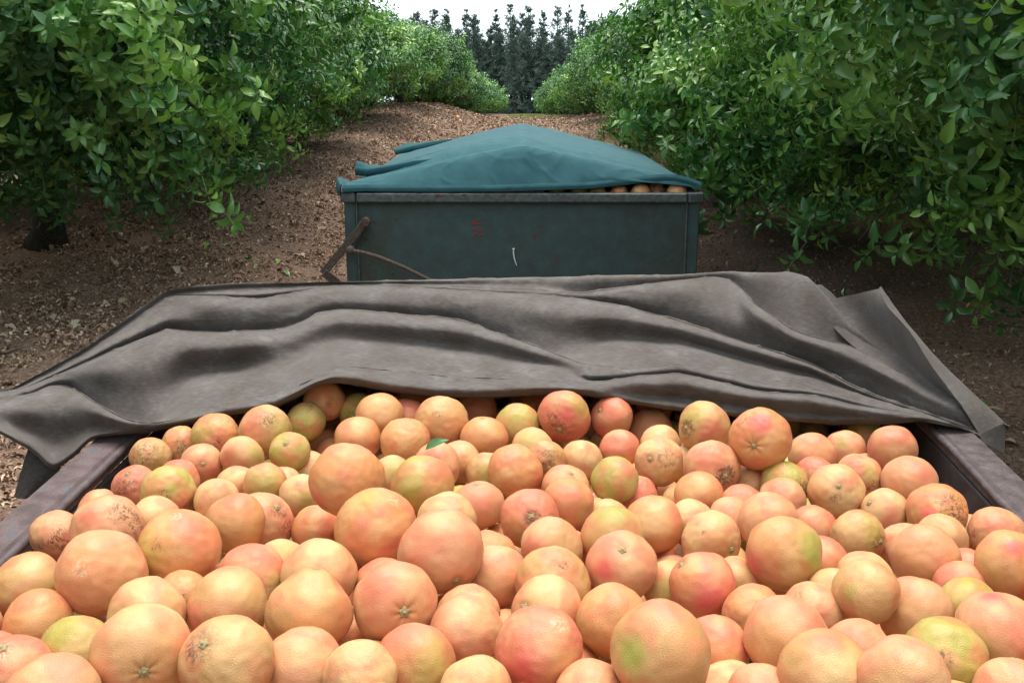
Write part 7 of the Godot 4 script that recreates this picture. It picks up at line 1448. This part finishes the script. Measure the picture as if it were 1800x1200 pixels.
	# the rest of the load, under the tarp and against the walls
	var rest := [
	-0.199, 0.740, -3.063, 0.051, -0.630, 0.732, -3.079, 0.048, 0.112, 0.740, -3.386, 0.043, 1.001, 0.691, -3.100, 0.049, 0.894, 0.865, -1.511, 0.043,
	1.022, 0.686, -2.600, 0.048, -0.207, 0.740, -3.163, 0.043, 0.113, 0.740, -2.978, 0.042, -0.372, 0.740, -2.544, 0.046, 0.075, 0.740, -3.055, 0.046,
	0.807, 0.724, -3.208, 0.053, 0.312, 0.740, -3.200, 0.044, -0.763, 0.716, -3.347, 0.052, -0.008, 0.740, -3.150, 0.045, 0.429, 0.740, -3.205, 0.053,
	0.635, 0.738, -3.275, 0.054, 0.054, 0.740, -3.208, 0.042, -0.865, 0.699, -3.046, 0.052, 0.003, 0.740, -3.303, 0.045, 0.293, 0.740, -3.349, 0.051,
	0.769, 0.728, -3.105, 0.046, 0.294, 0.740, -3.027, 0.043, 0.162, 0.740, -2.390, 0.053, -0.949, 0.846, -1.422, 0.049, 1.000, 0.691, -2.487, 0.052,
	-0.867, 0.698, -2.704, 0.044, -0.662, 0.729, -3.337, 0.048, -0.312, 0.740, -3.118, 0.044, -0.528, 0.738, -2.342, 0.052, 0.581, 0.739, -3.355, 0.045,
	0.973, 0.697, -3.384, 0.053, 0.092, 0.740, -2.872, 0.049, -0.453, 0.740, -2.657, 0.043, 0.447, 0.740, -3.029, 0.043, -0.110, 0.740, -3.371, 0.045,
	0.946, 0.702, -3.224, 0.047, 0.124, 0.740, -2.737, 0.045, 0.631, 0.738, -3.058, 0.048, 0.382, 0.740, -2.977, 0.043, -0.260, 0.740, -3.313, 0.044,
	-0.196, 0.740, -3.368, 0.043, -0.804, 0.904, -1.146, 0.048, 0.870, 0.715, -3.316, 0.050, 0.400, 0.740, -3.376, 0.045, -0.628, 0.732, -2.522, 0.052,
	0.858, 0.717, -3.039, 0.053, -0.786, 0.712, -3.226, 0.050, 0.535, 0.739, -2.640, 0.049, -0.847, 0.888, -1.250, 0.043, -0.335, 0.739, -3.028, 0.051,
	0.875, 0.889, -1.346, 0.048, 0.705, 0.734, -3.359, 0.049, 0.367, 0.739, -2.893, 0.042, 0.761, 0.919, -1.206, 0.050, -0.308, 0.857, -1.823, 0.043,
	-0.890, 0.693, -3.157, 0.045, 0.535, 0.739, -2.989, 0.046, 0.479, 0.739, -3.286, 0.045, 0.088, 0.739, -3.303, 0.042, -0.772, 0.714, -2.696, 0.041,
	-0.876, 0.894, -1.088, 0.048, 0.168, 0.739, -3.272, 0.046, -0.349, 0.739, -3.347, 0.051, 0.635, 0.761, -2.277, 0.044, 0.045, 0.739, -2.488, 0.051,
	-0.368, 0.739, -3.256, 0.044, -0.655, 0.729, -3.167, 0.046, -0.539, 0.737, -3.353, 0.051, 0.746, 0.927, -1.103, 0.046, -0.909, 0.841, -1.521, 0.052,
	0.880, 0.898, -1.262, 0.039, 0.189, 0.739, -3.116, 0.043, 0.563, 0.794, -2.219, 0.048, 0.369, 0.739, -3.110, 0.045, 0.722, 0.732, -3.190, 0.036,
	1.034, 0.683, -3.322, 0.037, -0.873, 0.696, -3.325, 0.043, 0.984, 0.832, -1.623, 0.044, 0.943, 0.894, -1.178, 0.053, -0.921, 0.875, -1.218, 0.041,
	0.554, 0.739, -2.467, 0.043, 0.289, 0.739, -3.116, 0.037, -0.446, 0.780, -2.244, 0.046, 0.806, 0.723, -3.372, 0.037, -0.171, 0.738, -2.781, 0.052,
	1.048, 0.679, -3.219, 0.047, 0.971, 0.847, -1.526, 0.039, -0.106, 0.738, -3.119, 0.040, -0.742, 0.916, -1.082, 0.042, -0.713, 0.721, -2.752, 0.037,
	-0.469, 0.738, -3.280, 0.043, -0.078, 0.738, -3.256, 0.050, -0.674, 0.726, -3.246, 0.038, -0.275, 0.737, -3.204, 0.039, -0.904, 0.688, -2.803, 0.045,
	0.624, 0.736, -3.170, 0.043, -0.256, 0.737, -2.985, 0.042, 0.087, 0.737, -3.136, 0.038, -0.792, 0.830, -1.777, 0.047, 0.664, 0.931, -1.112, 0.039,
	0.552, 0.737, -3.224, 0.045, -0.667, 0.782, -2.218, 0.037, 0.359, 0.737, -3.270, 0.043, -0.385, 0.737, -2.897, 0.037, 0.289, 0.736, -2.939, 0.049,
	0.787, 0.723, -2.955, 0.046, 0.503, 0.736, -3.086, 0.040, 0.872, 0.711, -3.135, 0.045, 0.277, 0.736, -2.655, 0.050, 0.927, 0.865, -1.440, 0.038,
	0.189, 0.735, -3.351, 0.038, -0.352, 0.846, -1.952, 0.053, -0.449, 0.735, -3.181, 0.042, -0.941, 0.859, -1.289, 0.037, -0.841, 0.874, -1.344, 0.038,
	-0.959, 0.869, -1.150, 0.039, 0.806, 0.902, -1.281, 0.039, 0.901, 0.902, -1.092, 0.037, -0.440, 0.734, -3.369, 0.046, -0.065, 0.733, -2.742, 0.042,
	-0.185, 0.733, -2.466, 0.045, 0.834, 0.909, -1.132, 0.044, -0.172, 0.733, -3.241, 0.045, 0.663, 0.729, -2.506, 0.050, 0.985, 0.857, -1.387, 0.044,
	0.594, 0.731, -2.931, 0.039, -0.021, 0.732, -3.390, 0.048, 0.707, 0.909, -1.270, 0.037, 0.907, 0.838, -1.634, 0.036, 0.009, 0.730, -3.003, 0.041,
	-0.805, 0.700, -2.978, 0.040, 0.492, 0.730, -3.388, 0.051, 0.972, 0.815, -1.718, 0.045, -0.275, 0.730, -3.398, 0.042, 0.751, 0.720, -3.288, 0.039,
	0.970, 0.868, -1.295, 0.045, 0.781, 0.891, -1.352, 0.038, -0.820, 0.846, -1.536, 0.041, 0.473, 0.728, -2.694, 0.036, 0.173, 0.728, -2.901, 0.039,
	-0.374, 0.837, -2.041, 0.042, 0.851, 0.870, -1.427, 0.042, 0.255, 0.726, -3.271, 0.038, -0.193, 0.871, -1.563, 0.040, -0.839, 0.688, -3.398, 0.040,
	-0.828, 0.803, -1.859, 0.040, 0.164, 0.722, -3.194, 0.036, -0.348, 0.788, -2.201, 0.037, 0.563, 0.721, -2.831, 0.040, 0.819, 0.855, -1.499, 0.036,
	-0.866, 0.839, -1.431, 0.036, 0.564, 0.716, -3.123, 0.036, 0.323, 0.715, -2.586, 0.038, -0.673, 0.867, -1.431, 0.042, -0.377, 0.714, -3.162, 0.038,
	-0.258, 0.714, -2.817, 0.043, -0.226, 0.839, -1.740, 0.039, -0.898, 0.666, -2.949, 0.043, 0.609, 0.712, -2.582, 0.048, 0.415, 0.712, -2.838, 0.038,
	-0.749, 0.689, -2.851, 0.044, 1.032, 0.655, -3.000, 0.038, -0.743, 0.874, -1.235, 0.036, -0.722, 0.841, -1.515, 0.043, 0.156, 0.901, -1.145, 0.045,
	-0.316, 0.805, -2.139, 0.036, -0.283, 0.818, -1.888, 0.038, -0.559, 0.779, -2.179, 0.041, -0.441, 0.704, -2.572, 0.039, -0.846, 0.807, -1.606, 0.043,
	-0.856, 0.664, -3.223, 0.037, -0.468, 0.860, -1.482, 0.041, 0.236, 0.702, -3.195, 0.041, -0.634, 0.694, -3.006, 0.037, 0.276, 0.792, -2.156, 0.039,
	-0.599, 0.820, -1.734, 0.050, 0.097, 0.700, -2.669, 0.041, 0.852, 0.819, -1.589, 0.039, 0.088, 0.859, -1.454, 0.039, 0.682, 0.691, -3.114, 0.044,
	-0.437, 0.838, -1.581, 0.038, -0.313, 0.832, -1.625, 0.038, 0.981, 0.649, -3.281, 0.040, -0.781, 0.797, -1.696, 0.044, 0.247, 0.693, -3.081, 0.037,
	-0.388, 0.803, -2.110, 0.038, -0.792, 0.776, -1.918, 0.037, 0.124, 0.868, -1.330, 0.044, 0.708, 0.796, -1.925, 0.037, -0.232, 0.808, -1.810, 0.040,
	0.697, 0.683, -2.772, 0.038, 0.003, 0.798, -1.932, 0.036, -0.659, 0.785, -2.044, 0.037, 1.005, 0.634, -3.166, 0.036, 0.089, 0.794, -2.034, 0.043,
	-0.576, 0.851, -1.375, 0.038, 0.081, 0.808, -1.739, 0.037, -0.641, 0.789, -1.845, 0.039, 0.287, 0.795, -1.879, 0.049, 0.897, 0.652, -3.085, 0.038
	]
	rest = Array(rest)
	for a in 17:
		for b in 24:
			rest.append_array([-0.87 + a * 0.112 + r.randf_range(-.015, .015), 0.66 + r.randf_range(-.03, .03) - 0.05 * smoothstep(0.5, 0.9, absf(a - 8.0) / 8.0), -0.62 - b * 0.112 + r.randf_range(-.015, .015), .054])
	fruit_mass(rest, "grapefruit_load", "rest of the grapefruit load, buried or under the grey tarp")
	# fruit showing under the blue tarp of the far trailer
	var far := [
		[.923, 1.163, -5.985, .058, "y", "k 60 -10 .5", "pale grapefruit with rosy side at the open corner of the blue tarp"],
		[.712, 1.153, -5.99, .060, "t", "k 70 0 .5", "tan grapefruit second from the blue tarp's open corner"],
		[.805, 1.125, -5.96, .040, "o", "", "small orange grapefruit low between two larger ones behind the rail"],
		[.585, 1.150, -6.0, .056, "o", "", "orange grapefruit third from the blue tarp's open corner"],
		[.815, 1.165, -6.08, .055, "p", "", "shaded peach grapefruit behind the small one at the rail"],
		[.455, 1.142, -6.0, .053, "t", "", "tan grapefruit half covered by the blue tarp's hem"],
		[.345, 1.148, -6.01, .057, "g", "", "greenish grapefruit in the shade of the blue tarp's hem"],
		[.215, 1.146, -6.0, .058, "g", "o 0 -30 .6", "olive grapefruit behind the rail beside the hinge plate"],
		[-.47, 1.138, -6.0, .056, "g", "", "dim green grapefruit under the hem at the blue tarp's long end"],
		[-.62, 1.134, -6.01, .055, "t", "", "dim tan grapefruit under the hem at the blue tarp's long end"],
	]
	for f in far:
		grapefruit(Vector3(f[0], f[1] - 0.008, f[2]), f[3], f[4], f[5], f[6], "", 700 + i, button)
		i += 1
	var stock := PackedFloat32Array()
	for a in 18:
		for b in 12:
			stock.append_array([-0.93 + a * 0.109 + r.randf_range(-.01, .01), 1.07 + b * 0.008 + r.randf_range(-.03, .01), -6.13 - b * 0.11, .054])
	fruit_mass(stock, "grapefruit_load", "grapefruit load under the blue tarp of the far trailer")
	# windfalls on the bank and lane
	for w in [[-1.45, 23.5, "pale windfall grapefruit on the crest of the left bank"], [2.35, 34.0, "pale windfall grapefruit under the right row far down the lane"]]:
		grapefruit(Vector3(w[0], ground_y(w[0], w[1]) + 0.045, -w[1]), .055, "y", "", w[2], "", 900 + int(w[1]), button)
	# a leaf caught among the fruit
	var leaf := part("citrus_leaf", leaf_shapes[1], leaf_mats[2], self, Vector3(-0.197, 0.919, -1.985))
	leaf.basis = Basis(Vector3(0.3, -0.4, 0.85).normalized(), Vector3(0.85, 0.5, 0.1).normalized(), Vector3(-0.4, 0.75, 0.5).normalized()).orthonormalized().scaled(Vector3.ONE * 0.055)
	tag(leaf, "single narrow green leaf stuck between two grapefruit", "leaf")


func fruit_mass(list, called: String, label: String):
	var r := rand(23)
	var mm := MultiMesh.new()
	mm.transform_format = MultiMesh.TRANSFORM_3D
	mm.use_colors = true
	var plain := fruit_mesh(1.0, "o", [], 3, 24, 16, 0.0, 0.0)
	var arr: Array = plain.surface_get_arrays(0)
	var white := PackedColorArray()
	white.resize(arr[Mesh.ARRAY_VERTEX].size())
	white.fill(Color.WHITE)
	arr[Mesh.ARRAY_COLOR] = white
	var m := ArrayMesh.new()
	m.add_surface_from_arrays(Mesh.PRIMITIVE_TRIANGLES, arr)
	mm.mesh = m
	mm.instance_count = list.size() / 4
	var tones := ["o", "p", "t", "y", "k", "g", "p", "o", "t"]
	for k in list.size() / 4:
		var s: float = list[k * 4 + 3]
		mm.set_instance_transform(k, Transform3D(Basis.from_euler(Vector3(r.randf() * TAU, r.randf() * TAU, 0)).scaled(Vector3.ONE * s), Vector3(list[k * 4], list[k * 4 + 1], list[k * 4 + 2])))
		mm.set_instance_color(k, tone_of(tones[r.randi() % 9]))
	var mi := MultiMeshInstance3D.new()
	mi.name = numbered(called)
	mi.multimesh = mm
	var sk: StandardMaterial3D = M.skin.duplicate()
	sk.uv1_scale = Vector3.ONE * 0.5
	sk.heightmap_enabled = false
	mi.material_override = sk
	add_child(mi)
	tag(mi, label, "grapefruit", "", "stuff")


# ------------------------------------------------------------------ litter

func build_litter():
	var r := rand(41)
	# a curled dry leaf or chip
	var v := PackedVector3Array()
	var index := PackedInt32Array()
	var col := PackedColorArray()
	add_leaf(v, index, col, Transform3D.IDENTITY, leaf_points(0.5, 0.7, 0.5), Color.WHITE)
	for i in v.size(): v[i] = Vector3(v[i].x, v[i].z + 0.12, v[i].y - 0.5)
	var chip := smooth_mesh(v, index, col, true)
	var mm := MultiMesh.new()
	mm.transform_format = MultiMesh.TRANSFORM_3D
	mm.use_colors = true
	mm.mesh = chip
	var count := 170000
	mm.instance_count = count
	var tones := [Color(.33, .21, .145), Color(.25, .145, .105), Color(.44, .31, .21), Color(.17, .095, .07), Color(.38, .25, .185), Color(.52, .43, .32), Color(.29, .21, .13)]
	for i in count:
		var d := 2.6 * pow(14.0, r.randf())
		var x := r.randf_range(-5.0, 4.2)
		if i % 3: x = r.randf_range(-4.2, -0.6)
		if d > 9.5 and i % 5 < 2: x = r.randf_range(-2.2, 2.0)
		var s := r.randf_range(0.009, 0.030) * (1.0 + d * 0.05)
		if r.randf() < 0.04: s *= 2.0
		var b := Basis.from_euler(Vector3(r.randfn() * 0.35, r.randf() * TAU, r.randfn() * 0.35)).scaled(Vector3(s * r.randf_range(0.6, 1.3), s, s))
		mm.set_instance_transform(i, Transform3D(b, Vector3(x, ground_y(x, d) + 0.002 + s * 0.08, -d)))
		var c: Color = tones[r.randi() % 7] * r.randf_range(0.7, 1.25)
		if r.randf() < 0.035: c = Color(.46, .40, .32)
		c.a = 1.0
		mm.set_instance_color(i, c)
	var mi := MultiMeshInstance3D.new()
	mi.name = "leaf_litter"
	mi.multimesh = mm
	mi.material_override = M.chip
	add_child(mi)
	tag(mi, "dry brown leaf litter and chips strewn over the orchard soil", "litter", "", "stuff")
	# fallen leaves that stand out
	var fallen := [
		[-2.919, 7.835, "p", 0.11, "cream underside leaf on dark soil under the nearest left tree", ""],
		[-2.517, 7.224, "p", 0.12, "broad pale tan leaf on the soil left of the trailers", ""],
		[-2.472, 7.870, "g", 0.10, "bright green leaf lying tip to tip with a dark one", ""],
		[-2.396, 7.869, "d", 0.11, "dark green leaf beside a bright green one on the soil", ""],
		[-2.128, 7.744, "g", 0.10, "bright yellow green curled leaf in the middle of the bare soil", ""],
		[-2.002, 7.622, "g", 0.09, "narrow bright green leaf nearest the tarp on the bare soil", ""],
		[-1.938, 7.966, "y", 0.10, "yellow green leaf midway to the far trailer's latch", ""],
		[-1.890, 8.310, "d", 0.12, "upright curled green leaf near the far trailer's latch", ""],
		[-1.835, 7.666, "d", 0.09, "small dark green leaf close above the tarp's top edge", ""],
		[-1.758, 8.628, "p", 0.09, "pale yellowish leaf just left of the latch arm", ""],
		[-2.645, 6.578, "b", 0.14, "large dry tan leaf above the tarp's sloping edge", ""],
		[-2.718, 6.049, "p", 0.12, "creamy green leaf pair on soil above the tarp's sloping edge", ""],
		[-2.636, 5.871, "p", 0.09, "small cream leaf below the creamy green one", ""],
		[-2.987, 6.343, "b", 0.12, "curled brown leaf on soil toward the frame's edge", ""],
		[-2.636, 4.990, "p", 0.15, "long pale dry leaf beside the tarp's outer end", ""],
		[-2.414, 8.978, "g", 0.11, "green leaf on the bank under the second left tree", ""],
		[-2.994, 9.779, "g", 0.11, "light green leaf fallen below the hanging left branches", ""],
		[-2.952, 11.195, "d", 0.12, "green leaf near the trunk of the second left tree", ""],
		[2.400, 4.793, "b", 0.12, "tan leaf on dark soil beyond the plain rim", ""],
		[2.259, 4.374, "b", 0.13, "dry leaf on dark soil low beside the plain rim", ""],
		[2.409, 4.971, "d", 0.10, "dull green leaf on dark soil beyond the plain rim", ""],
	]
	var tone := {"g": leaf_mats[5], "d": leaf_mats[3], "y": leaf_mats[6], "b": mat(lin(.34, .25, .16), .85), "p": mat(lin(.42, .37, .27), .85)}
	for f in fallen:
		var o := part("fallen_leaf", leaf_shapes[r.randi() % 5], tone[f[2]], self, Vector3(f[0], ground_y(f[0], f[1]) + 0.025, -f[1]))
		o.basis = (Basis.from_euler(Vector3(-PI / 2 + r.randfn() * 0.15, 0, 0)).rotated(Vector3.UP, r.randf() * TAU)).scaled(Vector3.ONE * f[3])
		tag(o, f[4], "fallen leaf", f[5])
	# dry twigs
	for t in [[-2.95, 5.4, .34, 0.5, "bare grey twig on the soil beside the grey tarp's hanging end"], [-3.3, 8.2, .3, 2.3, "short bare twig on the soil under the nearest left tree"], [1.75, 4.35, .3, 1.2, "thin twig on dark soil beyond the turned-up tarp corner"]]:
		var p := PackedVector3Array()
		for i in 5:
			var k: float = (i - 2) / 4.0 * t[2]
			var x: float = t[0] + cos(t[3]) * k
			var d: float = t[1] + sin(t[3]) * k
			p.append(Vector3(x, ground_y(x, d) + 0.02 + 0.006 * sin(i * 2.0), -d))
		var o := part("twig", tube_mesh(p, PackedFloat32Array([.006, .0055, .005, .004, .002]), 6, 0.3), M.bark, self)
		tag(o, t[4], "twig")
	# grass on the lane far ahead
	var gm := Tris.new()
	for i in 7:
		var a := r.randf() * TAU
		var lean := Vector3(cos(a), 0, sin(a))
		var w := Vector3(-sin(a), 0, cos(a)) * 0.02
		gm.tri(-w + lean * 0.05, w + lean * 0.05, lean * r.randf_range(0.1, 0.25) + Vector3(0, r.randf_range(0.03, 0.07), 0), lean)
	var g := MultiMesh.new()
	g.transform_format = MultiMesh.TRANSFORM_3D
	g.use_colors = true
	g.mesh = gm.mesh()
	g.instance_count = 6000
	for i in 6000:
		var d := r.randf_range(40.0, 104.0)
		var x := r.randfn() * 0.55 + 0.7
		g.set_instance_transform(i, Transform3D(Basis(Vector3.UP, r.randf() * TAU).scaled(Vector3.ONE * r.randf_range(0.6, 1.0)), Vector3(x, ground_y(x, d), -d)))
		var c := Color(.10, .15, .035).lerp(Color(.2, .19, .07), r.randf())
		g.set_instance_color(i, c)
	var gi := MultiMeshInstance3D.new()
	gi.name = "grass"
	gi.multimesh = g
	gi.material_override = M.chip
	add_child(gi)
	tag(gi, "strip of short green grass far down the lane", "grass", "", "stuff")
